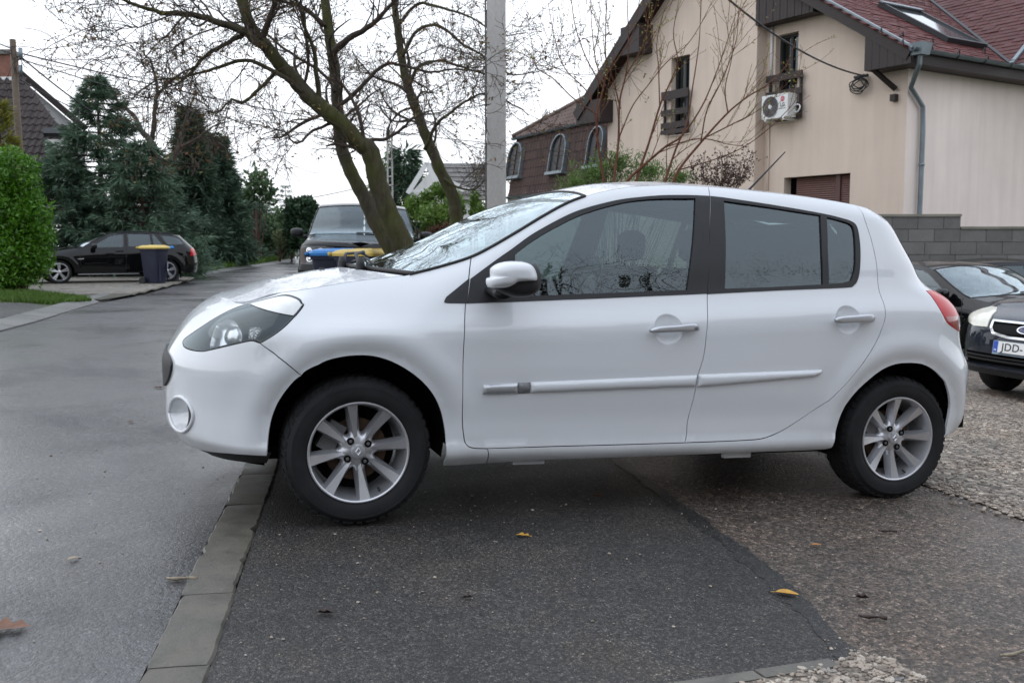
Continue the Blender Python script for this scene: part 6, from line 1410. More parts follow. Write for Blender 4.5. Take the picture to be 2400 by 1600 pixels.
    rp = np.array(resample(fog, 0.014)); P2, N2 = C.side(rp[:, 0], rp[:, 1]); rim = P*0.0
    k = 40; a = spline(np.concatenate([P2, P2[:1]]), 2)[:-1]; C.tube('fog_lamp_ring', 'white_paint', np.concatenate([(a*0.35 + (cen + (a-cen)*0.9)*0.65) + nn*0.004, ((a*0.35 + (cen + (a-cen)*0.9)*0.65) + nn*0.004)[:2]]), 0.0075, n=8)
    # ---- washer jet, wipers
    jet = T(np.array([0.02]), np.array([-0.12]))[0][0]; m = MB(); m.box((-jet[0], jet[1], jet[2]+0.004), (0.03, 0.022, 0.012), taper=0.6); m.build('washer_jet', 'black_plastic', root, local=True)
    def onglass(s, v, o=0.012):
        P, N = T(np.array([s]), np.array([v])); return P[0] + N[0]*o
    for v0, v1, sa, sb in ((0.40, -0.35, 0.20, 0.30), (-0.18, -0.80, 0.20, 0.30)):
        base = onglass(0.205, v0, 0.02); tip = onglass(sb+0.02, v1, 0.025); mid = onglass(0.24, v0*0.7+v1*0.3, 0.055)
        wp = C.tube('wiper_arm', 'black_plastic', [base, mid, base*0.35+tip*0.65 + np.array([0, 0, 0.03]), tip], [0.011, 0.008, 0.0065, 0.005])
        bl = [onglass(0.245 + 0.05*math.sin(math.pi*t)*0.3 + 0.07*t, v0 + 0.10 + (v1-v0-0.05)*t, 0.012) for t in np.linspace(0, 1, 12)]
        C.tube('wiper_blade', 'rubber', bl, 0.006, parent=wp)
        q = base*np.array([-1, 1, 1]); m = MB(); m.lathe([(0, 0.03), (0.016, 0.026), (0.02, 0.0), (0.02, -0.03)], 14, q, 'Z'); m.build('wiper_pivot', 'black_plastic', wp, True, local=True)
    # ---- roof aerial
    ab = T(np.array([2.15]), np.array([0.02]))[0][0]; C.tube('aerial', 'rubber', [ab, ab + np.array([0.03, 0, 0.03]), ab + np.array([0.23, 0, 0.235])], [0.012, 0.006, 0.0032], n=6)
    # ---- door mirror
    def wpt(px, py, y):
        Mi = np.array(M4.inverted()); o = Mi[:3, :3] @ np.array([0, 0, CAM_H]) + Mi[:3, 3]; d = Mi[:3, :3] @ ray(px, py); k = (y - o[1])/d[1]; return o + d*k
    def mcurve(pts, y): return np.array([wpt(900 + a/2.94, 400 + b/2.94, y) for a, b in pts])
    capP = mcurve(curve([(735, 700), (742, 668), (785, 638), (860, 624), (950, 625), (1012, 645), (1043, 690), (1052, 752), (1000, 762), (915, 768), (880, 788), (840, 806), (790, 810), (715, 802), (707, 748), (735, 735)] + [(735, 700)], 3)[:-1], 0.985)
    lowP = mcurve(curve([(1075, 700), (1080, 770), (1060, 830), (1000, 866), (900, 872), (800, 840), (760, 805), (800, 770), (900, 700), (1000, 640), (1050, 650)] + [(1075, 700)], 3)[:-1], 0.96)
    m = MB(); pillow(m, lowP, (0, 1, 0), 0.055, layers=6, back=0.085); dm = m.build('door_mirror', 'black_plastic', root, True, local=True)
    m = MB(); pillow(m, capP, (0, 1, 0), 0.065, layers=7, back=0.07); m.build('mirror_cap', 'white_paint', dm, True, local=True)
    b0 = wpt(900+820/2.94, 400+850/2.94, 0.93); b1 = wpt(900+760/2.94, 400+820/2.94, 0.775)
    m = MB(); m.tube([b0, b0*0.5+b1*0.5 + np.array([0, 0, -0.006]), b1], [0.034, 0.03, 0.04], 10, flat=0.6); m.build('mirror_arm', 'black_plastic', dm, True, local=True)
    fm = lowP*np.array([1, -1, 1]); m = MB(); pillow(m, fm, (0, -1, 0), 0.055, layers=6, back=0.085); m.build('door_mirror', 'white_paint', root, True, local=True)
    # ---- cabin: seats with head rests, dashboard, steering wheel, floor
    def seat(x, y, wd=0.48, rest=True):
        m = MB(); m.box((-x, y, 0.42), (0.52, wd, 0.16)); m.xf(np.eye(4)); sb = MB()
        prof = [(0, 0.46), (0.02, 0.7), (0.10, 0.98), (0.13, 1.06)]
        poly = np.array([(-(x+0.22+a), y-wd/2, z) for a, z in prof] + [(-(x+0.34+a*0.9), y-wd/2, z) for a, z in prof[::-1]])
        sb.prism(poly, (0, wd, 0)); s_ = sb.build('seat', 'seat_cloth', root, local=True)
        m.build('seat_cushion', 'seat_cloth', s_, local=True)
        if rest:
            c = np.array([-(x+0.40), y, 1.17]); a = np.linspace(0, 2*math.pi, 17)[:-1]
            poly = np.array([c + np.array([0, 0.135*math.copysign(abs(math.cos(t))**0.6, math.cos(t)), 0.085*math.copysign(abs(math.sin(t))**0.6, math.sin(t))]) for t in a])
            h = MB(); pillow(h, poly, (1, 0, 0), 0.05, 5); h.tube([c + np.array([0.01, 0.05, -0.17]), c + np.array([0, 0.05, 0])], 0.008, 6); h.tube([c + np.array([0.01, -0.05, -0.17]), c + np.array([0, -0.05, 0])], 0.008, 6)
            h.build('head_rest', 'seat_cloth', s_, True, local=True)
    seat(1.28, 0.36); seat(1.28, -0.36)
    m = MB(); m.box((-2.05, 0, 0.48), (0.5, 1.3, 0.2)); m.prism([(-2.22, -0.64, 0.5), (-2.42, -0.64, 1.02), (-2.54, -0.64, 1.02), (-2.40, -0.64, 0.5)], (0, 1.28, 0)); rb = m.build('rear_bench', 'seat_cloth', root, local=True)
    for y in (0.38, -0.38):
        c = np.array([-2.47, y, 1.09]); a = np.linspace(0, 2*math.pi, 17)[:-1]
        poly = np.array([c + np.array([0, 0.13*math.copysign(abs(math.cos(t))**0.6, math.cos(t)), 0.065*math.copysign(abs(math.sin(t))**0.6, math.sin(t))]) for t in a]); h = MB(); pillow(h, poly, (1, 0, 0), 0.05, 4); h.build('head_rest', 'seat_cloth', rb, True, local=True)
    m = MB(); m.prism([(-0.30, -0.66, 0.93), (-0.62, -0.66, 0.97), (-0.86, -0.66, 0.90), (-0.92, -0.66, 0.6), (-0.4, -0.66, 0.5)], (0, 1.32, 0)); m.build('dashboard', 'dash', root, local=True)
    m = MB(); a = np.linspace(0, 2*math.pi, 33); c = np.array([-1.06, 0.36, 0.93]); rt = np.array(Matrix.Rotation(R(62), 3, 'Y'))
    ring = np.array([c + rt @ np.array([0.18*math.cos(t), 0.18*math.sin(t), 0]) for t in a]); m.tube(ring, 0.015, 8, caps=False)
    for t in (0.3, math.pi-0.3, -math.pi/2): m.tube([c, c + rt @ np.array([0.18*math.cos(t), 0.18*math.sin(t), 0])], 0.02, 6)
    m.build('steering_wheel', 'dash', root, True, local=True)
    m = MB(); m.box((-1.55, 0, 0.34), (2.3, 1.4, 0.04)); m.build('cabin_floor', 'dash', root, local=True)
    hw = T(np.linspace(1.0, 2.6, 30), np.zeros(30))[0]
    C.strip('headlining', 'headlining', 1.01, 2.55, T, ns=16, nv=13, off=-0.035, skirt=0.0, vlim=0.97)
    m = MB(); q = T(np.array([0.93]), np.array([0.0]))[0][0]; m.box((-q[0]-0.06, 0, q[2]-0.06), (0.03, 0.22, 0.06)); m.build('inside_mirror', 'dash', root, local=True)
    # ---- wheels
    for xa, z, front in ((0.0, 0.292, True), (2.575, 0.290, False)):
        for sd in (1, -1):
            wh = bpy.data.objects.new('wheel', None); COL.objects.link(wh); wh.parent = root
            wm = Matrix.Translation((-xa, 0, z)) @ (Matrix.Identity(4) if sd > 0 else Matrix.Rotation(math.pi, 4, 'Z')) @ Matrix.Rotation(R(0 if sd > 0 else 20) + (0.0 if front else R(-7)), 4, 'Y')
            wh.matrix_local = wm; ROOT[wh.name] = M4 @ wm
            alloy_wheel(wh, front)
    return root, C
def sorted_ring(p):
    p = np.array(p); c = p.mean(0); a = np.arctan2(p[:, 1]-c[1], p[:, 0]-c[0]); return p[np.argsort(a)]
n = NB('lamp_top'); c = n.coord(); n.set(Base_Color=n.ramp(n.noise(c, 9, 4), [(0.3, (0.50, 0.51, 0.51)), (0.7, (0.70, 0.70, 0.67))]), Roughness=0.3, Coat_Weight=1.0); MATS['lamp_top'] = n.m  # pale lamp white; on the hatchback's lens it paints the sky's reflection
n = NB('crystal'); c = n.coord(); n.set(Base_Color=(0.6, 0.6, 0.58), Roughness=0.2, Metallic=0.6, Normal=n.bump(n.vor(c, 110.0), 1.0, 0.006)); MATS['crystal'] = n.m
simple('headlining', (0.30, 0.30, 0.29), 0.9)
def alloy_wheel(wh, front):
    yo = 0.800
    tyre(wh, 0.2925, 0.185, 0.198, yo); tread(wh, 0.2925, 0.185, yo, 58)
    m = MB(); m.lathe([(0.197, yo-0.006), (0.202, yo-0.001), (0.2015, yo+0.003), (0.197, yo+0.004), (0.192, yo+0.001), (0.189, yo-0.010), (0.184, yo-0.035), (0.178, yo-0.075), (0.172, yo-0.10), (0.170, yo-0.16)], 96); m.build('rim', 'alloy', wh, True, local=True, sharp=35)
    for k in range(8):
        a = R(81 + 45*k)
        spoke_mesh(a, 0.050, 0.1945, 0.010, 0.0415, yo-0.032, yo-0.0005, 0.040, flare=0.36, curve=-0.004, n=8).build('spoke', 'alloy', wh, True, local=True, sharp=22)
    # web between the spokes near the hub, with scalloped outer edge
    m = MB(); top = []; n_ = 160
    for i in range(n_):
        t = 2*math.pi*i/n_; r = 0.086 + 0.016*math.cos(8*(t - R(81)))
        top.append((r, t))
    rows = [[(0.026*math.cos(t), yo-0.030, 0.026*math.sin(t)) for r, t in top + top[:1]], [(0.055*math.cos(t), yo-0.033, 0.055*math.sin(t)) for r, t in top + top[:1]], [(r*math.cos(t), yo-0.050, r*math.sin(t)) for r, t in top + top[:1]], [((r+0.004)*math.cos(t), yo-0.075, (r+0.004)*math.sin(t)) for r, t in top + top[:1]]]
    m.grid([r[::-1] for r in rows]); m.build('hub_web', 'alloy', wh, True, local=True, sharp=50)
    for k in range(4):
        a = R(54 + 90*k); c = (0.050*math.cos(a), yo-0.03, 0.050*math.sin(a))
        m = MB(); m.lathe([(0.0145, 0.004), (0.0145, -0.004), (0.012, -0.004), (0.012, -0.0)], 20, c); m.lathe([(0.0, 0.0022), (0.0135, 0.0022)], 20, c); m.build('bolt_recess', 'liner', wh, True, local=True, sharp=30)
        m = MB(); m.lathe([(0.0, 0.004), (0.0065, 0.004), (0.0075, 0.002), (0.0075, -0.004)], 6, c); m.build('wheel_bolt', 'caliper', wh, False, local=True)
    m = MB(); m.lathe([(0.0, yo-0.0175), (0.022, yo-0.018), (0.0275, yo-0.020), (0.029, yo-0.024), (0.029, yo-0.034)], 40); cap = m.build('hub_cap', 'silver_trim', wh, True, local=True, sharp=40)
    # lozenge emblem: two nested diamonds, ridged
    m = MB(); y0 = yo-0.0178
    out = [(0, 0.0195), (0.0135, 0), (0, -0.0195), (-0.0135, 0)]; inn = [(0, 0.0085), (0.0060, 0), (0, -0.0085), (-0.0060, 0)]
    for i in range(4):
        j = (i+1) % 4; mid0 = ((out[i][0]+inn[i][0])/2, (out[i][1]+inn[i][1])/2); mid1 = ((out[j][0]+inn[j][0])/2, (out[j][1]+inn[j][1])/2)
        m.add([(out[i][0], y0, out[i][1]), (out[j][0], y0, out[j][1]), (mid1[0], y0+0.003, mid1[1]), (mid0[0], y0+0.003, mid0[1])], [(0, 1, 2, 3)])
        m.add([(inn[i][0], y0, inn[i][1]), (inn[j][0], y0, inn[j][1]), (mid1[0], y0+0.003, mid1[1]), (mid0[0], y0+0.003, mid0[1])], [(3, 2, 1, 0)])
    m.build('lozenge_emblem', 'alloy', cap, False, local=True)
    m = MB(); m.tube([(-0.085, yo-0.03, -0.150), (-0.088, yo-0.012, -0.156)], 0.005, 8); m.build('valve', 'rubber', wh, True, local=True)
    m = MB(); m.lathe([(0.0, yo-0.075), (0.06, yo-0.075), (0.062, yo-0.085), (0.125, yo-0.085), (0.125, yo-0.105), (0, yo-0.105)], 40); m.build('brake_disc', 'rusty_disc', wh, True, local=True, sharp=30)
    m = MB(); m.box((0.10, yo-0.09, 0.055), (0.07, 0.07, 0.12), np.array(Matrix.Rotation(R(-30), 3, 'Y'))); m.build('brake_caliper', 'caliper', wh, local=True)
    m = MB(); m.lathe([(0.0, yo-0.13), (0.166, yo-0.13)], 32); m.build('wheel_back', 'liner', wh, local=True)
hero, HC = build_hatchback()
# ---------------------------------------------------------------- the other vehicles
def body_data(wb, xn, xr, hw, belt, edge, nose_top, rn=0.5, pn=2.4, rr=0.45, pr=2.5, wr=0.34, prof=None, sill=0.22, tumble=0.30, tail=None, nose=None):
    b0 = 0.93; rel = hw
    prof = prof or [(0.12, rel-0.13), (sill, rel-0.03), (0.32, rel-0.012), (0.5, rel), (0.68, rel), (0.78, rel-0.008), (0.86, rel-0.035), (0.93, rel-0.065), (1.15, rel-0.065-tumble*0.22), (1.4, rel-0.065-tumble*0.55), (1.9, rel-0.065-tumble*1.2)]
    zt = max(z for x, z in edge)
    nose = nose or [(0.14, xn+0.10), (0.22, xn+0.03), (0.35, xn), (0.55, xn), (nose_top-0.12, xn+0.02), (nose_top-0.03, xn+0.10), (nose_top, xn+0.22), (nose_top+0.05, xn+0.4), (zt+0.2, xn+0.6)]
    tail = tail or [(0.14, xr-0.12), (0.3, xr-0.01), (0.5, xr), (0.75, xr-0.03), (0.95, xr-0.10), (zt-0.05, xr-0.42), (zt+0.1, xr-0.55)]
    return dict(belt0=b0, belt=belt, prof=prof, prof_sig=0.012, wscale=[(xn-0.1, 0.97), (0.2, 1.0), (wb, 1.0), (xr+0.1, 0.95)], nose=nose, tail=tail,
                rnose=[(0.1, rn), (nose_top-0.1, rn), (nose_top+0.1, rn*0.6), (zt+0.2, rn*0.5)], rtail=[(0.1, rr), (0.9, rr), (zt, rr*0.7)], pn=pn, pr=pr, edge=edge,
                roll=[(xn-0.1, 0.10), (0.1, 0.16), (0.5, 0.07), (1.0, 0.06), (xr, 0.06)], arches=[(0.0, wr-0.02, wr+0.045, 0.016), (wb, wr-0.02, wr+0.045, 0.016)])
def simple_wheel(parent, x, sd, z, rad, rim, yo, M4, spokes=5, double=True, mat='alloy'):
    wh = bpy.data.objects.new('wheel', None); COL.objects.link(wh); wh.parent = parent
    wm = Matrix.Translation((-x, 0, z)) @ (Matrix.Identity(4) if sd > 0 else Matrix.Rotation(math.pi, 4, 'Z')); wh.matrix_local = wm; ROOT[wh.name] = M4 @ wm
    m = MB(); m.lathe([(rim-0.006, yo-0.02), (rim+0.010, yo+0.003), (rim+(rad-rim)*0.5, yo+0.012), (rad-0.02, yo), (rad, yo-0.035), (rad, yo-0.16), (rad-0.03, yo-0.20), (rim, yo-0.19)], 48); m.build('tyre', 'tyre', wh, True, local=True, sharp=50)
    m = MB(); m.lathe([(rim+0.004, yo), (rim-0.004, yo+0.004), (rim-0.014, yo-0.012), (rim-0.03, yo-0.09), (rim-0.03, yo-0.14)], 48); m.build('rim', mat, wh, True, local=True, sharp=40)
    for k in range(spokes):
        for dk in ((-0.13, 0.13) if double else (0,)):
            a = R(90) + 2*math.pi*k/spokes + dk
            spoke_mesh(a, 0.035, rim-0.008, 0.02, 0.030, yo-0.022, yo-0.006, 0.03, flare=0.3, n=3).build('spoke', mat, wh, True, local=True, sharp=25)
    m = MB(); m.lathe([(0, yo-0.008), (0.03, yo-0.010), (0.05, yo-0.02), (0.06, yo-0.06)], 24); m.build('hub', mat, wh, True, local=True, sharp=40)
    m = MB(); m.lathe([(0, yo-0.075), (0.14, yo-0.075), (rim-0.03, yo-0.13)], 24); m.build('wheel_back', 'liner', wh, local=True)
def front_fn(C):
    """front face as (y, z)"""
    S = C.S
    def fn(u, v, e=0.004):
        def p(u, v):
            x0 = S.xn(v) + S.rn(v); Wd = S.W(x0, v); q = np.clip(np.abs(u)/Wd, 0, 0.999); c = (1-q**S.pn)**(1/S.pn)
            x = S.xn(v) + S.rn(v)*(1-c); return np.stack([x, u, v], -1)
        P = p(u, v); a = p(u+e, v)-p(u-e, v); b = p(u, v+e)-p(u, v-e); n = np.cross(a, b); n = n*np.where(n[..., :1] > 0, -1, 1); n /= np.linalg.norm(n, axis=-1, keepdims=True)+1e-12
        return P, n
    return fn
def mirrory(p): return [(-a, b) for a, b in p]
def simple_car(name, label, M4, data, paintm, wins, top, lamps=(), rear_lamps=(), front=(), seams=(), wheels=(0.31, 0.21, 0.80), wb=2.7, mirror=None, group=None, handles=(), spokes=(5, True), extra_h=0.05, rim='alloy', wind='dark_glass'):
    root = thing(name, label, 'car', (0, 0, 0), None, group); root.matrix_world = M4; ROOT[root.name] = M4
    C = Car(data, root); S = C.S; rad, rim_r, yo = wheels
    E0, cowl, ws0, ws1, tE = top['hood0'], top['cowl'], top['ws0'], top['ws1'], top['roof1']
    zn, zt = top['zn'], top['zt']; zbot = 0.2
    for _ in range(12):
        s_c = float(S.xn(zn) + S.rn(zn) - S.KN); zn = float(C.ez(s_c)); s_t = float(S.xr(zt) - S.rr(zt) + S.KN); zt = float(C.ez(s_t))
    cn = [(float(S.xn(z) + S.rn(z) - S.KN), float(z)) for z in np.linspace(zbot, zn, 12)]; ct = [(float(S.xr(z) - S.rr(z) + S.KN), float(z)) for z in np.linspace(zbot+0.05, zt, 12)]
    def arch(xa):
        q = np.linspace(math.pi+0.05, -0.05, 22); r = rad+0.05; return [(xa + r*math.cos(t), max(0.2, rad-0.015 + r*math.sin(t))) for t in q]
    q_ = [0.0006, 0.002, 0.005, 0.009, 0.014]; out = cn + [(s_c+x, float(C.ez(s_c+x))) for x in q_] + C.edge_s(s_c+0.022, s_t-0.022, 130) + [(s_t-x, float(C.ez(s_t-x))) for x in q_[::-1]] + ct[::-1] + [(wb+rad+0.2, 0.24)] + arch(wb)[::-1] + arch(0.0)[::-1] + [(-rad-0.2, 0.21)]
    lamps_s = []
    for sd in (1, -1):
        bd = C.patch('body', paintm, sm(out), [w_[1] for w_ in wins], h=extra_h, step=0.03, side=sd, inset=0.0, skirt=0.0)
        C.patch('inner_shell', 'dark_void', sm(out), [inset_poly(resample(w_[1], 0.04), -0.012) for w_ in wins], h=0.12, step=0.06, side=sd, inset=0.0, skirt=0.0, off=-0.03)
        for nm, w_, gm in wins:
            o = C.patch(nm, gm, inset_poly(resample(w_, 0.03), -0.004), h=0.08, step=0.04, off=-0.008, skirt=0, inset=0, side=sd)
            C.patch('window_trim', 'gloss_black', inset_poly(resample(w_, 0.03), -0.022), [w_], h=0.08, step=0.03, off=0.002, skirt=0.012, inset=0, side=sd, parent=o)
        for nm, p, mm, off in lamps: C.patch(nm, mm, p, h=0.03, step=0.02, off=off, skirt=0.012, inset=0, side=sd)
        for nm, p, mm, off in rear_lamps: C.patch(nm, mm, p, h=0.03, step=0.02, off=off, skirt=0.012, inset=0, side=sd)
        for q in seams: C.tube('door_gap', 'rubber', C.line(np.array(dens(q, 0.05)), 0.0005), 0.0045, n=5, side=sd)
        for hx, hz in handles:
            P = C.line([(hx-0.10, hz-0.005), (hx, hz+0.004), (hx+0.10, hz)], 0.022); C.tube('door_handle', paintm, P, [0.010, 0.016, 0.012], n=8, side=sd)
        simple_wheel(root, 0.0, sd, rad-0.004, rad, rim_r, yo, M4, *spokes, mat=rim); simple_wheel(root, wb, sd, rad-0.004, rad, rim_r, yo, M4, *spokes, mat=rim)
        for xa in (0.0, wb):
            m = MB(); a = np.linspace(-0.25, math.pi+0.25, 20); r = rad+0.062; rows = [[(-(xa + q*math.cos(t)), sd*y, rad-0.015 + q*math.sin(t)) for t in a] for q, y in ((r, yo-0.02), (r, yo-0.30), (0.0, yo-0.30))]; m.grid(rows); m.build('wheel_liner', 'liner', root, local=True)
        if mirror:
            x, y, z = mirror; a = np.linspace(0, 2*math.pi, 21)[:-1]; P = np.array([(-x + 0.0, sd*y + sd*0.11*math.copysign(abs(math.cos(t))**0.7, math.cos(t)), z + 0.075*math.copysign(abs(math.sin(t))**0.7, math.sin(t))) for t in a]); m = MB(); pillow(m, P, (1, 0, 0), 0.08, 5, 0.05)
            dm = m.build('door_mirror', top.get('mirror_mat', paintm), root, True, local=True); m = MB(); m.tube([(-x, sd*(y-0.07), z-0.05), (-x-0.02, sd*(y-0.20), z-0.08)], [0.03, 0.035], 8); m.build('mirror_arm', 'black_plastic', dm, True, local=True)
    ff = front_fn(C)
    for nm, p, mm, off, par in front: C.patch(nm, mm, p, h=0.04, step=0.025, off=off, skirt=0.014, inset=0, fn=ff, side=1)
    bfn, hfn = top['b'], top['h']; T = C.top(bfn, hfn)
    C.strip('bonnet', paintm, s_c+0.0002, cowl, T, ns=60, nv=25, skirt=0.01, c0=True); C.strip('cowl', 'black_plastic', cowl, ws0+0.02, T, ns=4, nv=15, off=-0.012, skirt=0); C.strip('windscreen', wind, ws0, ws1, T, ns=20, nv=21, skirt=0)
    C.strip('roof', paintm, ws1+0.008, s_t-0.0002, T, ns=80, nv=21, skirt=0.01, c1=True)
    zs = C.edge_s(ws0, ws1, 24); L = C.line(zs, 0.003)
    for sd in (1, -1): C.tube('windscreen_seal', 'rubber', L, 0.010, side=sd)
    hd = T(np.full(21, ws1+0.003), np.linspace(-1, 1, 21))[0]; C.tube('windscreen_seal', 'rubber', hd, 0.009); bl = T(np.full(15, ws0+0.03), np.linspace(-0.1, 0.75, 15))[0] + np.array([0, 0, 0.012]); C.tube('wiper', 'rubber', bl, 0.010)
    m = MB(); m.box((-(wb*0.5), 0, 0.26), (wb+0.6, 1.3, 0.06)); m.build('underbody', 'liner', root, local=True)
    # seats and dash behind the glass
    zb = float(S.belt(1.3))
    for x, y in ((1.35, 0.38), (1.35, -0.38), (2.25, 0.38), (2.25, -0.38)):
        m = MB(); m.prism([(-x, y-0.24, 0.5), (-x-0.2, y-0.24, zb+0.08), (-x-0.32, y-0.24, zb+0.08), (-x-0.2, y-0.24, 0.5)], (0, 0.48, 0)); s_ = m.build('seat', 'seat_cloth', root, local=True); m = MB(); m.box((-x-0.28, y, zb+0.19), (0.10, 0.26, 0.17)); m.build('head_rest', 'seat_cloth', s_, local=True)
    m = MB(); m.prism([(-ws0-0.15, -0.66, zb), (-ws0-0.5, -0.66, zb+0.02), (-ws0-0.6, -0.66, zb-0.3), (-ws0-0.2, -0.66, zb-0.3)], (0, 1.32, 0)); m.build('dashboard', 'dash', root, local=True)
    return root, C, T
def head_matrix(ox, oy, heading, roll=0.0, tilt=0.0, dz=0.0, oz=None):
    h = unit(np.array([heading[0], heading[1], 0])); yaw = math.atan2(-h[1], -h[0])
    cy, sy = math.cos(yaw), math.sin(yaw); rear = np.array([cy, sy, 0]); left = np.array([-h[1], h[0], 0]); M4 = Matrix.Identity(4)
    z = float(H(ox, oy)) + dz if oz is None else oz
    # lie on the ground: follow its slope
    e = 0.6; gx = (float(H(ox+e, oy))-float(H(ox-e, oy)))/(2*e); gy = (float(H(ox, oy+e))-float(H(ox, oy-e)))/(2*e); n = unit(np.array([-gx, -gy, 1.0])) if oz is None else ZV
    fw = unit(h - n*np.dot(h, n)); lf = np.cross(n, fw)
    fw2 = fw*math.cos(tilt) + n*math.sin(tilt); n2 = np.cross(fw2, lf); lf2 = lf*math.cos(roll) + n2*math.sin(roll); n3 = np.cross(fw2, lf2)
    for i in range(3): M4[i][0] = fw2[i]; M4[i][1] = lf2[i]; M4[i][2] = n3[i]
    M4[0][3], M4[1][3], M4[2][3] = float(ox), float(oy), z; return M4
K = lambda *a: smooth_fn(*zip(*a), 0.03)
glass('suv_glass', (0.40, 0.46, 0.47), refl=0.72, drops=0.2); glass('audi_glass', (0.62, 0.72, 0.70), drops=0.6)
simple('plate_blue_dark', (0.012, 0.03, 0.12), 0.3)
# ---- black estate car in the drive on the left
D = body_data(2.76, -0.78, 3.72, 0.90, [(-0.9, 0.86), (0, 0.90), (0.6, 0.93), (2.0, 0.975), (3.0, 1.0), (3.8, 1.0)],
    [(-0.9, 0.70), (-0.62, 0.745), (-0.5, 0.80), (-0.2, 0.855), (0.3, 0.92), (0.55, 0.955), (0.8, 1.09), (1.05, 1.22), (1.22, 1.30), (1.4, 1.345), (1.9, 1.375), (2.4, 1.37), (2.9, 1.335), (3.15, 1.30), (3.3, 1.27), (3.9, 1.2)], 0.74, rn=0.55, rr=0.5,
    tail=[(0.14, 3.60), (0.3, 3.70), (0.5, 3.73), (0.75, 3.70), (0.95, 3.62), (1.05, 3.52), (1.2, 3.36), (1.28, 3.28), (1.4, 3.15)], wr=0.32)
TOP = dict(hood0=-0.5, cowl=0.42, ws0=0.47, ws1=1.22, roof1=3.1, zn=0.745, zt=1.285, b=K((-1, 0), (-0.2, 0), (0.45, 0.16), (0.9, 0.10), (1.22, 0.0), (4, 0)), h=K((-1, 0.03), (0.4, 0.04), (0.8, 0.05), (1.3, 0.05), (4, 0.045)))
w1 = [(0.80, 0.962), (0.98, 1.07), (1.16, 1.18), (1.30, 1.265), (1.42, 1.305), (1.60, 1.325), (1.645, 1.328), (1.63, 0.985), (1.2, 0.97)]
w2 = [(1.77, 1.335), (2.30, 1.335), (2.335, 1.330), (2.36, 1.012), (1.765, 0.99)]; w3 = [(2.41, 1.325), (2.46, 1.32), (2.66, 1.03), (2.425, 1.014)]
w4 = [(2.62, 1.30), (2.85, 1.285), (3.05, 1.255), (3.16, 1.20), (3.22, 1.12), (3.21, 1.07), (3.12, 1.05), (2.80, 1.035)]
bx, by = at(137, 640, 26.3)[:2]; 
bmw, CB, TB = simple_car('estate_car', 'glossy black estate car parked on the paved drive at the left', head_matrix(bx-0.35, by+0.6, (-math.cos(R(31)), -math.sin(R(31))), oz=0.065), D, 'black_paint', [('window', w1, 'dark_glass'), ('window', w2, 'dark_glass'), ('window', w3, 'dark_glass'), ('rear_side_window', w4, 'dark_glass')], TOP,
    lamps=[('headlamp', [(-0.62, 0.62), (-0.25, 0.70), (-0.30, 0.78), (-0.55, 0.745)], 'lamp_top', 0.004), ('side_indicator', [(0.44, 0.665), (0.60, 0.675), (0.62, 0.655), (0.48, 0.645)], 'silver_trim', 0.004), ('sill_trim', [(0.45, 0.262), (2.0, 0.262), (2.0, 0.238), (0.45, 0.238)], 'silver_trim', 0.006), ('rub_strip', [(0.62, 0.545), (1.20, 0.56), (1.20, 0.545), (0.62, 0.53)], 'gloss_black', 0.012)],
    rear_lamps=[('tail_lamp', [(3.42, 0.93), (3.75, 0.94), (3.75, 0.74), (3.36, 0.73)], 'tail_lens', 0.005)], seams=[[(0.58, 0.95), (0.52, 0.75), (0.50, 0.4), (0.56, 0.28)], [(1.70, 1.37), (1.70, 0.98), (1.66, 0.3)], [(2.66, 1.3), (2.74, 0.98), (2.66, 0.8), (2.35, 0.45), (2.30, 0.3)], [(0.56, 0.285), (2.28, 0.29)]], wheels=(0.318, 0.235, 0.835), wb=2.76, mirror=(0.88, 1.0, 1.0), handles=[(1.52, 0.86), (2.48, 0.89)])
m = MB(); rp = [CB.ez(x) for x in np.linspace(1.5, 3.0, 12)]; P = CB.line([(x, float(CB.ez(x))) for x in np.linspace(1.5, 3.0, 12)], 0.03)
for sd in (1, -1): CB.tube('roof_rail', 'gloss_black', P, 0.013, side=sd)
# ---- black off-roader facing us on the right-hand verge
D = body_data(2.745, -0.82, 3.95, 0.955, [(-0.9, 1.0), (0.3, 1.08), (0.7, 1.10), (2.0, 1.12), (4.0, 1.15)],
    [(-1.0, 1.05), (-0.76, 1.06), (-0.6, 1.085), (0.0, 1.13), (0.5, 1.18), (0.72, 1.25), (1.0, 1.46), (1.2, 1.61), (1.32, 1.685), (1.6, 1.73), (2.4, 1.75), (3.3, 1.72), (3.6, 1.70), (4.2, 1.68)], 1.06, rn=0.26, pn=3.2, rr=0.3, pr=3.5, wr=0.38, tumble=0.26,
    prof=[(0.15, 0.80), (0.35, 0.93), (0.5, 0.955), (0.7, 0.96), (0.86, 0.955), (0.93, 0.925), (1.0, 0.905), (1.2, 0.86), (1.5, 0.77), (2.0, 0.6)],
    nose=[(0.2, -0.70), (0.35, -0.78), (0.5, -0.82), (0.65, -0.82), (0.75, -0.79), (0.95, -0.77), (1.02, -0.75), (1.06, -0.70), (1.10, -0.55), (1.9, -0.2)], tail=[(0.2, 3.9), (0.5, 3.95), (1.1, 3.9), (1.7, 3.7), (1.9, 3.6)])
TOP = dict(hood0=-0.60, cowl=0.46, ws0=0.52, ws1=1.27, roof1=3.4, zn=1.06, zt=1.70, mirror_mat='black_plastic', b=K((-1, 0), (0, 0.02), (0.5, 0.12), (1.3, 0.06), (2, 0), (4, 0)), h=K((-1.3, 0.0), (-0.55, 0.002), (0.0, 0.02), (0.5, 0.035), (1.3, 0.05), (4, 0.05)))
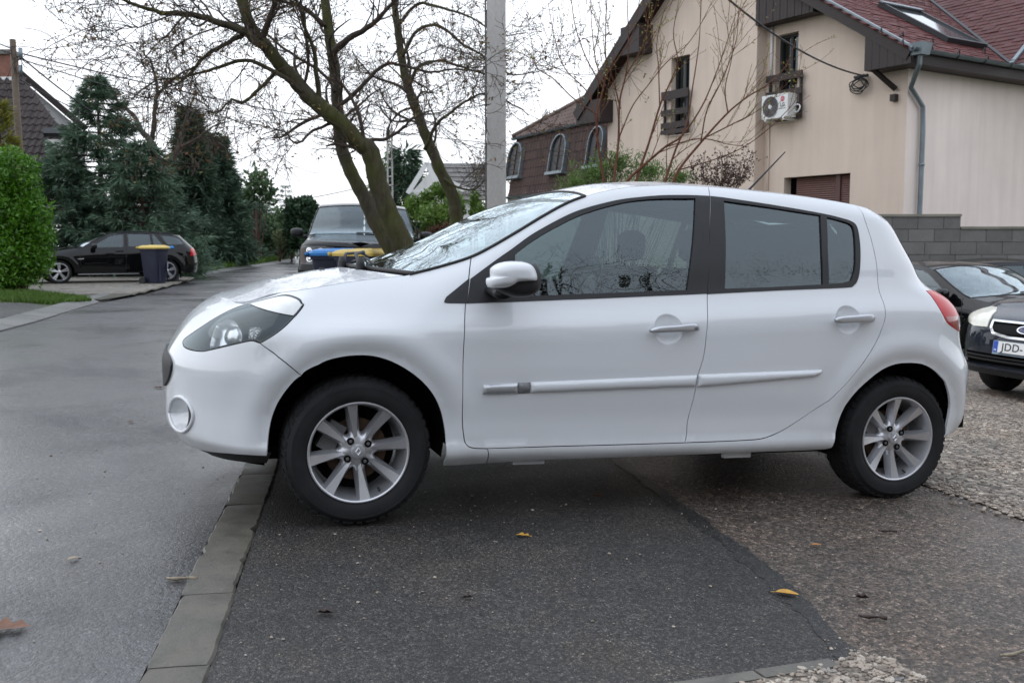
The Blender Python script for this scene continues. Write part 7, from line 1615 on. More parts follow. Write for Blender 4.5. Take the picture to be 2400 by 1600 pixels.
ws_ = [('window', [(0.98, 1.20), (1.22, 1.40), (1.42, 1.60), (1.70, 1.63), (1.70, 1.20)], 'dark_glass'), ('window', [(1.80, 1.20), (1.80, 1.63), (2.6, 1.64), (2.6, 1.20)], 'dark_glass'), ('window', [(2.72, 1.22), (2.72, 1.63), (3.4, 1.60), (3.4, 1.22)], 'dark_glass')]
hl_ = [(0.40, 0.98), (0.55, 1.0), (0.85, 1.0), (0.905, 0.97), (0.905, 0.72), (0.58, 0.71), (0.44, 0.78)]
sx = at(842, 700, 15.3); SH = (0.135, -0.99)
suvM = head_matrix(sx[0]-SH[0]*0.8, sx[1]-SH[1]*0.8, SH, roll=-0.028, oz=0.06)
fr = []
for f_ in (lambda p: p, mirrory):
    fr += [('headlamp', f_(hl_), 'lamp_dark', 0.004, None), ('corner_lamp', f_([(0.83, 0.985), (0.90, 0.965), (0.90, 0.73), (0.83, 0.73)]), 'amber_dark', 0.008, None), ('lower_intake', f_([(0.50, 0.40), (0.84, 0.42), (0.86, 0.52), (0.50, 0.54)]), 'black_plastic', 0.003, None), ('bumper_corner', f_([(0.42, 0.56), (0.93, 0.56), (0.94, 0.68), (0.42, 0.66)]), 'black_paint', 0.02, None)]
for i in range(3): z0 = 0.79 + i*0.075; fr.append(('grille_bar', [(-0.36, z0), (0.36, z0), (0.36, z0+0.035), (-0.36, z0+0.035)], 'silver_trim' if i < 3 else 'chrome', 0.018, None))
fr += [('grille', [(-0.38, 0.76), (0.38, 0.76), (0.40, 1.0), (-0.40, 1.0)], 'dark_void', 0.006, None), ('number_plate', [(-0.26, 0.58), (0.26, 0.58), (0.26, 0.69), (-0.26, 0.69)], 'grey_plate', 0.03, None)]
n = NB('lamp_dark'); n.set(Base_Color=(0.05, 0.052, 0.055), Roughness=0.12, Coat_Weight=1.0); MATS['lamp_dark'] = n.m
simple('amber_dark', (0.05, 0.028, 0.016), 0.3, coat=0.4); simple('grey_plate', (0.45, 0.43, 0.40), 0.5)
suv, CS, TS = simple_car('off_roader', 'black off-road vehicle facing the camera behind the two dark blue bins and the leaning tree', suvM, D, 'black_paint', ws_, TOP, front=fr, wheels=(0.385, 0.25, 0.90), wb=2.745, mirror=(0.95, 1.10, 1.22), seams=[[(0.75, 1.2), (0.72, 0.5)], [(1.75, 1.7), (1.75, 0.4)]], extra_h=0.06, wind='suv_glass')
ffs = front_fn(CS)
for sd in (1, -1):
    for y, z, r in ((0.60, 0.885, 0.085), (0.78, 0.93, 0.045), (0.77, 0.80, 0.05)):
        a = np.linspace(0, 2*math.pi, 21); P, N = ffs(sd*y + r*np.cos(a), z + r*np.sin(a)); m = MB(); c = P[:-1].mean(0); nn = unit(N.mean(0))
        rows = [(P*1.0 + nn*0.010), (c + (P-c)*0.85 + nn*0.016), (c + (P-c)*0.6 - nn*0.001), (c + (P-c)*0.5 + nn*0.012), (c + (P-c)*0.02 + nn*0.02)]; m.grid([q*np.array([-1, 1, 1]) for q in rows]); m.build('lamp_bowl', 'reflector_bowl', suv, True, local=True)
m = MB(); m.box((0.05, -0.955, 1.02), (0.02, 0.01, 0.01)); 
p_ = TS(np.array([0.72]), np.array([0.72]))[0][0]; m = MB(); m.box((-p_[0], p_[1], p_[2]+0.0), (0.005, 0.14, 0.07)); 
# ---- dark blue hatchback nosing in from the right, behind our car
D = body_data(2.64, -0.86, 3.48, 0.91, [(-0.9, 0.85), (0, 0.90), (0.6, 0.94), (2.0, 0.99), (3.5, 1.02)],
    [(-1.0, 0.70), (-0.76, 0.745), (-0.60, 0.795), (-0.3, 0.875), (0.1, 0.94), (0.4, 0.985), (0.6, 1.05), (0.9, 1.22), (1.15, 1.345), (1.4, 1.405), (2.0, 1.43), (2.6, 1.39), (3.0, 1.33), (3.6, 1.25)], 0.74, rn=0.62, pn=2.25, rr=0.45,
    nose=[(0.14, -0.70), (0.22, -0.80), (0.35, -0.85), (0.5, -0.865), (0.58, -0.86), (0.68, -0.81), (0.745, -0.74), (0.80, -0.60), (0.86, -0.45), (1.6, -0.2)])
TOP = dict(hood0=-0.58, cowl=0.34, ws0=0.39, ws1=1.15, roof1=2.9, zn=0.745, zt=1.34, b=K((-1, 0), (-0.3, 0.02), (0.4, 0.22), (0.9, 0.12), (1.2, 0.0), (4, 0)), h=K((-1, 0.04), (0.4, 0.06), (1.2, 0.05), (4, 0.05)))
ws_ = [('window', [(0.88, 1.0), (1.10, 1.18), (1.35, 1.33), (1.62, 1.36), (1.60, 1.01)], 'dark_glass'), ('window', [(1.72, 1.02), (1.74, 1.36), (2.3, 1.33), (2.4, 1.05)], 'dark_glass')]
FHD = unit(np.array([-0.87, -0.5])); nosep = at(2384, 850, 8.95); fo = nosep[:2] - FHD*0.86
FM = head_matrix(fo[0], fo[1], FHD, roll=0.0)
gr_o = [(-0.40, 0.715), (0.40, 0.715), (0.385, 0.640), (0.33, 0.585), (0.15, 0.560), (-0.15, 0.560), (-0.33, 0.585), (-0.385, 0.640)]
gr_i = [(-0.37, 0.698), (0.37, 0.698), (0.355, 0.645), (0.31, 0.603), (0.14, 0.581), (-0.14, 0.581), (-0.31, 0.603), (-0.355, 0.645)]
li_ = [(-0.66, 0.30), (0.66, 0.30), (0.70, 0.40), (-0.70, 0.40)]
fr = [('grille_mesh', gr_i, 'dark_void', 0.006, None), ('lower_grille', li_, 'dark_void', 0.005, None), ('lower_bar', [(-0.68, 0.335), (0.68, 0.335), (0.685, 0.352), (-0.685, 0.352)], 'black_plastic', 0.018, None), ('lower_bar', [(-0.69, 0.367), (0.69, 0.367), (0.695, 0.382), (-0.695, 0.382)], 'black_plastic', 0.018, None), ('chin_spoiler', [(-0.72, 0.215), (0.72, 0.215), (0.74, 0.255), (-0.74, 0.255)], 'black_plastic', 0.02, None), ('bumper_strip', [(-0.80, 0.262), (0.80, 0.262), (0.79, 0.288), (-0.79, 0.288)], 'dark_blue_paint', 0.028, None)]
hd_ = [(0.43, 0.645), (0.46, 0.74), (0.52, 0.80), (0.60, 0.835), (0.70, 0.84), (0.80, 0.80), (0.86, 0.74), (0.83, 0.68), (0.62, 0.64)]
ford, CF, TF = simple_car('dark_blue_hatchback', 'dark blue hatchback with hazy headlamp and a chrome-edged grille behind the white car', FM, D, 'dark_blue_paint', ws_, TOP, front=fr, wheels=(0.31, 0.2, 0.82), wb=2.64, mirror=(0.85, 0.98, 1.03), spokes=(5, False), extra_h=0.045)
fff = front_fn(CF)
for f_ in (lambda p: p, mirrory): CF.patch('headlamp', 'hazy_lens', f_(hd_), h=0.03, step=0.02, off=0.006, skirt=0.02, inset=0, fn=fff)
g_ = CF.patch('grille_surround', 'chrome', gr_o, [gr_i], h=0.03, step=0.02, off=0.016, skirt=0.014, inset=0, fn=fff)
m = MB(); 
for k in range(-26, 27):
    for sg in (1, -1):
        y0 = k*0.028; L = [(y0 + sg*t*0.14, 0.578 + t*0.122) for t in np.linspace(0, 1, 7)]; L = [q for q in L if inside(np.array(gr_i), np.array([q]))[0]]
        if len(L) >= 2:
            P, N = fff(np.array([q[0] for q in L]), np.array([q[1] for q in L])); m.tube((P + N*0.009)*np.array([-1, 1, 1]), 0.0022, 4, caps=False)
m.build('grille_lattice', 'black_plastic', g_, local=True, kind='stuff')
# oval badge with script
a = np.linspace(0, 2*math.pi, 33)[:-1]; P, N = fff(0.085*np.cos(a), 0.645 + 0.036*np.sin(a)); nn = unit(N.mean(0)); cN = P.mean(0); P = P - np.outer((P-cN) @ nn, nn); Lx = np.array([-1, 1, 1])
m = MB(); m.prism((P + nn*0.016)*Lx, nn*Lx*0.006); bd_ = m.build('oval_badge', 'chrome', ford, local=True)
m = MB(); m.prism((cN + (P-cN)*0.86 + nn*0.0225)*Lx, nn*Lx*0.001); m.build('badge_field', 'plate_blue_dark', bd_, local=True); 
class LPl:   # helper plane in local car space expressed in world
    def __init__(s, o, u, w, Mx):
        A = np.array(Mx); s.u = A[:3, :3] @ u; s.w = A[:3, :3] @ w; s.n = np.cross(s.u, s.w); s.o = A[:3, :3] @ o + A[:3, 3]
    def p(s, a, b, c): return s.o + s.u*a + s.w*b + s.n*c
pl = LPl(cN*Lx, np.array([0, 1.0, 0]), unit(np.array([nn[0]*0.0, 0, 1.0])), FM)
pl = LPl(cN*Lx, np.array([0, 1.0, 0]), np.array([0.15, 0, 0.99]), FM); text_mesh('Ford', 0.055, 'badge_script', 'chrome', bd_, pl, 0, 0.002, 0.0250, 0.001)
# number plate
PP = LPl(np.array([0.905, 0, 0.475]), np.array([0, 1.0, 0]), unit(np.array([-0.04, 0, 1.0])), FM)
def pbox(m, a0, a1, b0, b1, c0, c1): m.obox(PP.p(a0, b0, c0), PP.u*(a1-a0), PP.w*(b1-b0), PP.n*(c1-c0))
m = MB(); pbox(m, -0.265, 0.265, -0.068, 0.060, -0.03, 0.0); np_ = m.build('number_plate', 'plate_frame', ford)
m = MB(); pbox(m, -0.258, 0.258, -0.048, 0.056, 0.0005, 0.003); m.build('plate_face', 'plate_white', np_); m = MB(); pbox(m, -0.258, -0.213, -0.0478, 0.0558, 0.0035, 0.0045); m.build('country_band', 'plate_blue', np_)
text_mesh('JDD-1', 0.098, 'registration', 'plate_ink', np_, PP, -0.045, 0.003, 0.0045, 0.0008, 1, 1.06, 0.0004); text_mesh('H', 0.032, 'country_letter', 'plate_white', np_, PP, -0.236, -0.028, 0.0055, 0.0006, 1, 1, 0.0004)
m = MB(); pbox(m, -0.20, 0.20, -0.062, -0.053, 0.0005, 0.0015); m.build('dealer_strip', 'plate_ink', np_)
# ---- black saloon behind it, and another along the wall
D = body_data(2.81, -0.87, 3.85, 0.91, [(-0.9, 0.85), (0, 0.90), (0.6, 0.93), (2.0, 0.965), (3.8, 1.0)],
    [(-1.0, 0.70), (-0.76, 0.72), (-0.55, 0.79), (-0.2, 0.86), (0.3, 0.93), (0.5, 0.965), (0.75, 1.07), (1.05, 1.22), (1.25, 1.315), (1.5, 1.365), (2.0, 1.39), (2.5, 1.365), (2.9, 1.29), (3.2, 1.19), (3.45, 1.08), (3.6, 1.05), (4.0, 1.03)], 0.73, rn=0.6, tail=[(0.14, 3.70), (0.3, 3.82), (0.6, 3.87), (0.9, 3.85), (1.0, 3.80), (1.05, 3.72), (1.3, 3.5)])
TOP = dict(hood0=-0.55, cowl=0.42, ws0=0.47, ws1=1.25, roof1=3.3, zn=0.73, zt=1.045, b=K((-1, 0), (-0.2, 0.02), (0.45, 0.2), (0.9, 0.12), (1.25, 0.02), (2, 0), (4, 0)), h=K((-1, 0.03), (0.4, 0.05), (1.2, 0.055), (2.5, 0.05), (3.2, 0.03), (4, 0.03)))
w1 = [(0.82, 0.965), (1.05, 1.11), (1.28, 1.245), (1.45, 1.305), (1.68, 1.33), (1.67, 0.985)]; w2 = [(1.79, 0.99), (1.80, 1.335), (2.2, 1.325), (2.5, 1.28), (2.52, 1.02)]; w3 = [(2.57, 1.265), (2.85, 1.17), (2.93, 1.10), (2.90, 1.05), (2.58, 1.025)]
W3 = [('window', w1, 'dark_glass'), ('window', w2, 'dark_glass'), ('quarter_window', w3, 'dark_glass')]; SE = [[(0.56, 0.95), (0.50, 0.75), (0.50, 0.35)], [(1.73, 1.38), (1.73, 0.98), (1.68, 0.3)]]
AHD = unit(np.array([0.35, -0.937])); rear = -AHD; left = np.array([-AHD[1], AHD[0]]); A0 = at(2262, 682, 13.5)[:2]; ao = A0 - rear*0.62 + left*0.74
AM = head_matrix(ao[0], ao[1], AHD)
audi, CA, TA = simple_car('black_saloon', 'black saloon with big windscreen and black door mirror parked under the block wall', AM, D, 'black_paint', W3, TOP, wheels=(0.32, 0.22, 0.83), wb=2.81, mirror=(0.80, 0.98, 1.0), seams=SE, handles=[(1.5, 0.84), (2.45, 0.87)], wind='audi_glass')
o3 = at(2452, 600, 16.9)[:2]
simple_car('black_estate', 'black car parked lengthways against the wall at the right edge', head_matrix(o3[0]+1.15, o3[1], (1, -0.06)), D, 'black_paint', W3, TOP, wheels=(0.32, 0.22, 0.83), wb=2.81, mirror=(0.80, 0.98, 1.0), seams=SE)
# ---- silver car far down the road
fc0 = at(695, 597, 105.0)
simple_car('silver_car', 'tiny pale silver car parked far down the road beside the bins', head_matrix(fc0[0], fc0[1], (0.3, -0.95), oz=-0.1), D, 'silver_paint', W3, TOP, wheels=(0.32, 0.22, 0.83), wb=2.81, extra_h=0.12)
# ---------------------------------------------------------------- trees, conifers, bushes
def bark(name, c0, c1, moss=None, sc=1.0):
    n = NB(name); c = n.coord('Object', (1, 1, 0.3)); a = n.noise(c, 14*sc, 6, 0.7); b = n.noise(n.coord('Object'), 1.6, 5, 0.65)
    k = n.ramp(a, [(0.3, c0), (0.7, c1)])
    if moss: k = n.mix(n.rng(b, 0.42, 0.62, 0.0, 0.85), k, n.ramp(a, [(0.3, tuple(q*0.6 for q in moss)), (0.7, moss)]))
    n.set(Base_Color=k, Roughness=0.85, Specular_IOR_Level=0.3, Normal=n.bump(a, 0.8, 0.02)); MATS[name] = n.m
bark('mossy_bark', (0.022, 0.018, 0.012), (0.085, 0.072, 0.048), (0.070, 0.075, 0.016)); bark('twig_bark', (0.035, 0.026, 0.020), (0.085, 0.065, 0.05)); bark('far_bark', (0.05, 0.04, 0.035), (0.10, 0.085, 0.07)); bark('red_bark', (0.085, 0.032, 0.020), (0.17, 0.075, 0.045)); bark('brown_stem', (0.05, 0.03, 0.022), (0.09, 0.055, 0.04))
leafmat('dead_leaves', [(0.20, 0.085, 0.03), (0.13, 0.06, 0.025), (0.24, 0.15, 0.05), (0.17, 0.16, 0.05), (0.09, 0.045, 0.025)], 0.7, 0.3)
leafmat('conifer_green', [(0.070, 0.130, 0.080), (0.110, 0.180, 0.118), (0.085, 0.150, 0.098), (0.18, 0.245, 0.17)], 0.6, 0.30, sc=0.7)
leafmat('spruce_dark', [(0.060, 0.110, 0.070), (0.085, 0.140, 0.090), (0.105, 0.160, 0.105)], 0.65, 0.2)
leafmat('bright_leaf', [(0.045, 0.14, 0.008), (0.085, 0.22, 0.015), (0.065, 0.18, 0.010), (0.13, 0.29, 0.025)], 0.35, 0.3, 0.5)
leafmat('thuja_yellow', [(0.16, 0.17, 0.02), (0.22, 0.21, 0.03), (0.12, 0.14, 0.02)], 0.6, 0.25)
leafmat('spring_leaf', [(0.11, 0.19, 0.035), (0.15, 0.25, 0.05), (0.09, 0.16, 0.03)], 0.5, 0.35); leafmat('bud_green', [(0.24, 0.27, 0.06), (0.32, 0.33, 0.09)], 0.5, 0.3)
leafmat('willow_leaf', [(0.10, 0.18, 0.04), (0.14, 0.22, 0.06), (0.08, 0.15, 0.03)], 0.55, 0.3); leafmat('far_leaf', [(0.055, 0.10, 0.04), (0.075, 0.13, 0.055), (0.10, 0.15, 0.075)], 0.6, 0.2); leafmat('far_dark_leaf', [(0.025, 0.055, 0.026), (0.035, 0.075, 0.034)], 0.6, 0.15)
leafmat('seed_brown', [(0.055, 0.033, 0.027), (0.08, 0.05, 0.04)], 0.8, 0.1); leafmat('ball_leaf', [(0.19, 0.22, 0.11), (0.25, 0.28, 0.15), (0.15, 0.19, 0.09)], 0.6, 0.2); leafmat('dry_hedge', [(0.10, 0.045, 0.03), (0.14, 0.07, 0.045)], 0.8, 0.1)
def tubes(P, r, n_=3):
    """many tapering tubes at once: P (N, K, 3), r (N, K) -> quads (M, 4, 3)"""
    t = np.gradient(P, axis=1); t /= np.linalg.norm(t, axis=2, keepdims=True) + 1e-9
    up = np.where(np.abs(t[..., 2:3]) < 0.9, np.array([0, 0, 1.0]), np.array([1.0, 0, 0])); u = np.cross(t, up); u /= np.linalg.norm(u, axis=2, keepdims=True) + 1e-9; b = np.cross(t, u)
    a = np.arange(n_)*2*math.pi/n_; ring = P[:, :, None] + r[:, :, None, None]*(np.cos(a)[None, None, :, None]*u[:, :, None] + np.sin(a)[None, None, :, None]*b[:, :, None])
    q = np.stack([ring[:, :-1], np.roll(ring[:, :-1], -1, 2), np.roll(ring[:, 1:], -1, 2), ring[:, 1:]], 3); return q.reshape(-1, 4, 3)
def sprout(P, r, k, length, ang, curl, up=0.0, g=RNG, K=6, t0=0.15, rr=0.55, tipr=0.25, keep=None):
    """k side shoots from every parent path"""
    N, Kp = P.shape[:2]; t = np.clip(g.uniform(t0, 1.0, (N, k)), 0, 0.999)*(Kp-1); i = t.astype(int); f = (t-i)[..., None]; rows = np.arange(N)[:, None]
    o = P[rows, i]*(1-f) + P[rows, np.minimum(i+1, Kp-1)]*f; d = P[rows, np.minimum(i+1, Kp-1)] - P[rows, i]; d /= np.linalg.norm(d, axis=2, keepdims=True) + 1e-9
    r0 = (r[rows, i]*(1-f[..., 0]) + r[rows, np.minimum(i+1, Kp-1)]*f[..., 0])*rr
    q = g.normal(0, 1, d.shape); q -= d*(q*d).sum(2, keepdims=True); q /= np.linalg.norm(q, axis=2, keepdims=True) + 1e-9
    a = R(ang)*g.uniform(0.6, 1.3, (N, k, 1)); d = d*np.cos(a) + q*np.sin(a); d[..., 2] += up; d /= np.linalg.norm(d, axis=2, keepdims=True)
    L = length*g.uniform(0.45, 1.25, (N, k, 1)); o, d, r0, L = [x.reshape(N*k, -1) for x in (o, d, r0[..., None], L)]
    pts = [o]; cv = g.normal(0, 1, d.shape)*curl
    for j in range(K-1):
        cv = cv*0.6 + g.normal(0, 1, d.shape)*curl; d = d + cv; d[:, 2] += up*0.25; d /= np.linalg.norm(d, axis=1, keepdims=True); pts.append(pts[-1] + d*L/(K-1))
    return np.stack(pts, 1), np.maximum(r0*np.linspace(1, tipr, K)[None], 0.0012)
def leaves(P, size, asp=0.5, g=RNG, up=0.3, tri=False):
    """leaf-shaped faces at P, randomly turned"""
    n_ = len(P); d = g.normal(0, 1, (n_, 3)); d[:, 2] += up; d /= np.linalg.norm(d, axis=1, keepdims=True); q = g.normal(0, 1, (n_, 3)); s = np.cross(d, q); s /= np.linalg.norm(s, axis=1, keepdims=True) + 1e-9; nn = np.cross(d, s)
    L = size*g.uniform(0.6, 1.4, (n_, 1)); w_ = L*asp*0.5
    return np.stack([P, P + d*L*0.45 + s*w_ + nn*L*0.06, P + d*L, P + d*L*0.45 - s*w_ + nn*L*0.06], 1)
def limb_px(pts, d0, d1=None, r=(0.1, 0.02), n_=5, g=RNG, wob=0.0):
    """limb through photo pixels (2352 wide), at distance d0 -> d1"""
    d1 = d0 if d1 is None else d1; k = len(pts); P = np.array([at(x*1.0204, y*1.0204, d0 + (d1-d0)*i/max(1, k-1)) for i, (x, y) in enumerate(pts)]); P = spline(P, n_)
    if wob: P = P + np.convolve(g.normal(0, 1, len(P)*3), np.ones(4)/4, 'same').reshape(-1, 3)[:len(P)]*wob
    return P, np.linspace(r[0]**0.8, r[1]**0.8, len(P))**1.25
def resamp(P, r, K):
    i = np.linspace(0, len(P)-1, K); return np.stack([np.interp(i, np.arange(len(P)), P[:, c]) for c in range(3)], 1), np.interp(i, np.arange(len(P)), r)
def bare_tree(name, label, limbs, base, k=(12, 7, 5), L=(1.5, 0.65, 0.28), leafn=3, leafs=0.05, group=None, trunk_mat='mossy_bark', twig_mat='twig_bark', leaf_mat='dead_leaves', g=None, curl=0.16, up=0.03, ntrunk=2, lf=1.0, ang=50):
    g = g or np.random.default_rng(21); t = thing(name, label, 'tree', base, None, group)
    for i, (P, r) in enumerate(limbs):
        m = MB(); rr = r*(1 + 0.05*np.sin(np.arange(len(r))*2.1 + i)); m.tube(P, rr, 12 if i < ntrunk else 8); m.build('trunk' if i < ntrunk else 'limb', trunk_mat if i < ntrunk + 5 else twig_mat, t, True)
    par = [resamp(P, r, 24) for P, r in limbs]; P0 = np.stack([p for p, _ in par]); r0 = np.stack([q for _, q in par])
    P1, r1 = sprout(P0, r0, k[0], L[0], ang, curl*0.8, up, g, K=9, t0=0.30, rr=0.36); r1 = np.minimum(r1, 0.020)
    P2, r2 = sprout(P1, r1, k[1], L[1], 55, curl, up*0.6, g, K=7, rr=0.55); r2 = np.minimum(r2, 0.0085)
    P3, r3 = sprout(P2, r2, k[2], L[2], 50, curl*1.2, 0.0, g, K=5, rr=0.6); r3 = np.minimum(r3, 0.0048)
    b = fast('branches', tubes(P1, np.maximum(r1, 0.004), 5), 4, twig_mat, t, True, kind='stuff'); fast('twigs', np.concatenate([tubes(P2, np.maximum(r2, 0.0032), 4), tubes(P3, np.maximum(r3, 0.0026), 3)]), 4, twig_mat, t, kind='stuff')
    if leafn:
        src = np.concatenate([P3[:, -1], P3[:, 2], P2[:, -1]]); src = src[g.random(len(src)) < lf]; src = np.repeat(src, leafn, 0) + g.normal(0, 0.02, (len(src)*leafn, 3)); fast('leaves', leaves(src, leafs, 0.42, g, up=-0.4), 4, leaf_mat, t, kind='stuff')
    return t
# the leaning multi-trunk tree
D0 = 12.0
limbs = [limb_px([(985, 680), (948, 600), (925, 556), (890, 485), (868, 419), (851, 350), (824, 328), (794, 293), (759, 263), (711, 223), (675, 183), (640, 144), (610, 105), (588, 83), (572, 50), (548, -20), (530, -120)], D0, 11.4, (0.135, 0.055), wob=0.005),
    limb_px([(965, 680), (925, 615), (902, 578), (863, 510), (833, 446), (801, 384), (781, 323), (776, 245), (764, 131), (751, 44), (742, -60), (736, -200)], D0+0.15, 12.8, (0.112, 0.05), wob=0.005),
    limb_px([(612, 112), (560, 75), (500, 50), (440, 34), (380, 30), (330, 18), (280, -2), (240, -30)], 11.5, 10.8, (0.05, 0.012), wob=0.01), limb_px([(560, 78), (520, 100), (470, 130), (430, 175), (400, 180), (350, 190), (300, 230)], 11.5, 11.0, (0.028, 0.006), wob=0.012),
    limb_px([(700, 210), (640, 170), (560, 140), (490, 160), (440, 172), (400, 195), (380, 180)], 11.6, 11.0, (0.03, 0.007), wob=0.012), limb_px([(735, 240), (728, 180), (722, 120), (700, 60), (680, -10)], 11.7, 11.3, (0.035, 0.015), wob=0.01),
    limb_px([(640, 160), (600, 200), (560, 235), (530, 230), (500, 260), (470, 250)], 11.6, 11.2, (0.025, 0.006), wob=0.012), limb_px([(755, 130), (800, 90), (850, 60), (890, 20), (930, -30)], 12.5, 12.2, (0.05, 0.015), wob=0.01),
    limb_px([(775, 250), (830, 200), (880, 150), (920, 150), (985, 165), (1040, 160), (1090, 165)], 12.3, 12.3, (0.03, 0.008), wob=0.012), limb_px([(820, 345), (850, 322), (890, 318), (930, 290), (950, 270), (990, 255)], 11.9, 11.7, (0.03, 0.008), wob=0.012),
    limb_px([(600, 95), (620, 40), (640, -20), (650, -80)], 11.5, 11.2, (0.04, 0.02)), limb_px([(770, 280), (720, 300), (680, 330), (650, 300), (600, 310)], 11.8, 11.3, (0.02, 0.005), wob=0.012), limb_px([(745, 60), (700, 20), (640, 0), (560, -40)], 12.6, 12.4, (0.035, 0.012)),
    limb_px([(770, 210), (740, 170), (650, 110), (560, 50), (430, 90), (390, 120)], 12.4, 12.6, (0.022, 0.006), wob=0.012), limb_px([(480, 45), (450, 60), (410, 30), (330, 60), (290, 62), (265, 70)], 11.2, 10.8, (0.014, 0.004), wob=0.012)]
bt = at(960, 640, D0); bt0, limbs0 = bt, limbs; tree1 = bare_tree('walnut_tree', 'leaning mossy tree of two trunks with brown withered catkins in front of the off-roader', limbs, (bt[0], bt[1], 0), k=(11, 6, 4), L=(0.95, 0.46, 0.21), leafn=2, leafs=0.045, g=np.random.default_rng(5), lf=0.20)
limbs = [limb_px([(1052, 560), (1048, 500), (1040, 450), (1010, 390), (985, 330), (962, 270), (938, 200), (925, 150), (915, 80), (905, 0), (895, -120)], 16.0, 16.0, (0.115, 0.045), wob=0.006),
    limb_px([(975, 345), (1000, 290), (1030, 262), (1075, 230), (1110, 215), (1150, 225), (1195, 250), (1215, 265)], 15.6, 14.2, (0.03, 0.006), wob=0.01), limb_px([(940, 195), (960, 155), (1000, 140), (1050, 150), (1100, 165), (1160, 185), (1200, 195)], 15.5, 14.5, (0.032, 0.006), wob=0.012),
    limb_px([(925, 130), (960, 70), (1010, 60), (1060, 100), (1110, 130), (1170, 170), (1230, 165), (1300, 150)], 15.5, 14.5, (0.03, 0.005), wob=0.012), limb_px([(912, 60), (960, 10), (1020, 20), (1080, 40), (1150, 80), (1210, 75)], 15.6, 14.8, (0.03, 0.006), wob=0.012),
    limb_px([(1020, 410), (1050, 430), (1090, 435), (1115, 410)], 15.9, 15.6, (0.025, 0.006)), limb_px([(945, 215), (900, 190), (850, 170), (810, 120)], 16.0, 16.4, (0.03, 0.008), wob=0.012), limb_px([(905, 10), (960, -60), (1040, -90)], 16, 16, (0.03, 0.01)), limb_px([(960, 270), (905, 280), (860, 240), (820, 260)], 16.0, 16.4, (0.022, 0.006), wob=0.012)]
bt = at(1075, 570, 16.0); bare_tree('walnut_tree', 'single slender leaning tree with a yellow lichen patch left of the concrete pole', limbs, (bt[0], bt[1], 0), k=(11, 6, 4), L=(1.15, 0.52, 0.22), leafn=2, leafs=0.05, g=np.random.default_rng(8), ntrunk=1, lf=0.20)
# bare trees behind the conifers
limbs = [limb_px([(372, 440), (372, 400), (358, 360), (350, 330), (325, 300), (300, 260), (270, 230), (255, 200)], 44, 43, (0.24, 0.04), wob=0.03), limb_px([(370, 400), (385, 380), (410, 340), (420, 300), (435, 250), (450, 210)], 44, 44, (0.18, 0.03), wob=0.03), limb_px([(350, 320), (355, 260), (360, 200), (350, 150), (330, 120)], 44, 43, (0.12, 0.03), wob=0.03),
    limb_px([(410, 340), (450, 320), (490, 290), (520, 280)], 44, 43, (0.08, 0.02), wob=0.03), limb_px([(325, 300), (280, 280), (240, 250), (215, 190)], 44, 45, (0.08, 0.02), wob=0.03), limb_px([(360, 220), (400, 180), (440, 160), (450, 200)], 44, 43, (0.07, 0.02), wob=0.03)]
bt = at(380, 573, 44); bare_tree('bare_tree', 'tall forked bare tree rising behind the blue-green conifers', limbs, (bt[0], bt[1], 0), k=(9, 6, 4), L=(2.2, 1.1, 0.5), leafn=1, leafs=0.09, trunk_mat='far_bark', twig_mat='far_bark', g=np.random.default_rng(12), lf=0.3, curl=0.13)
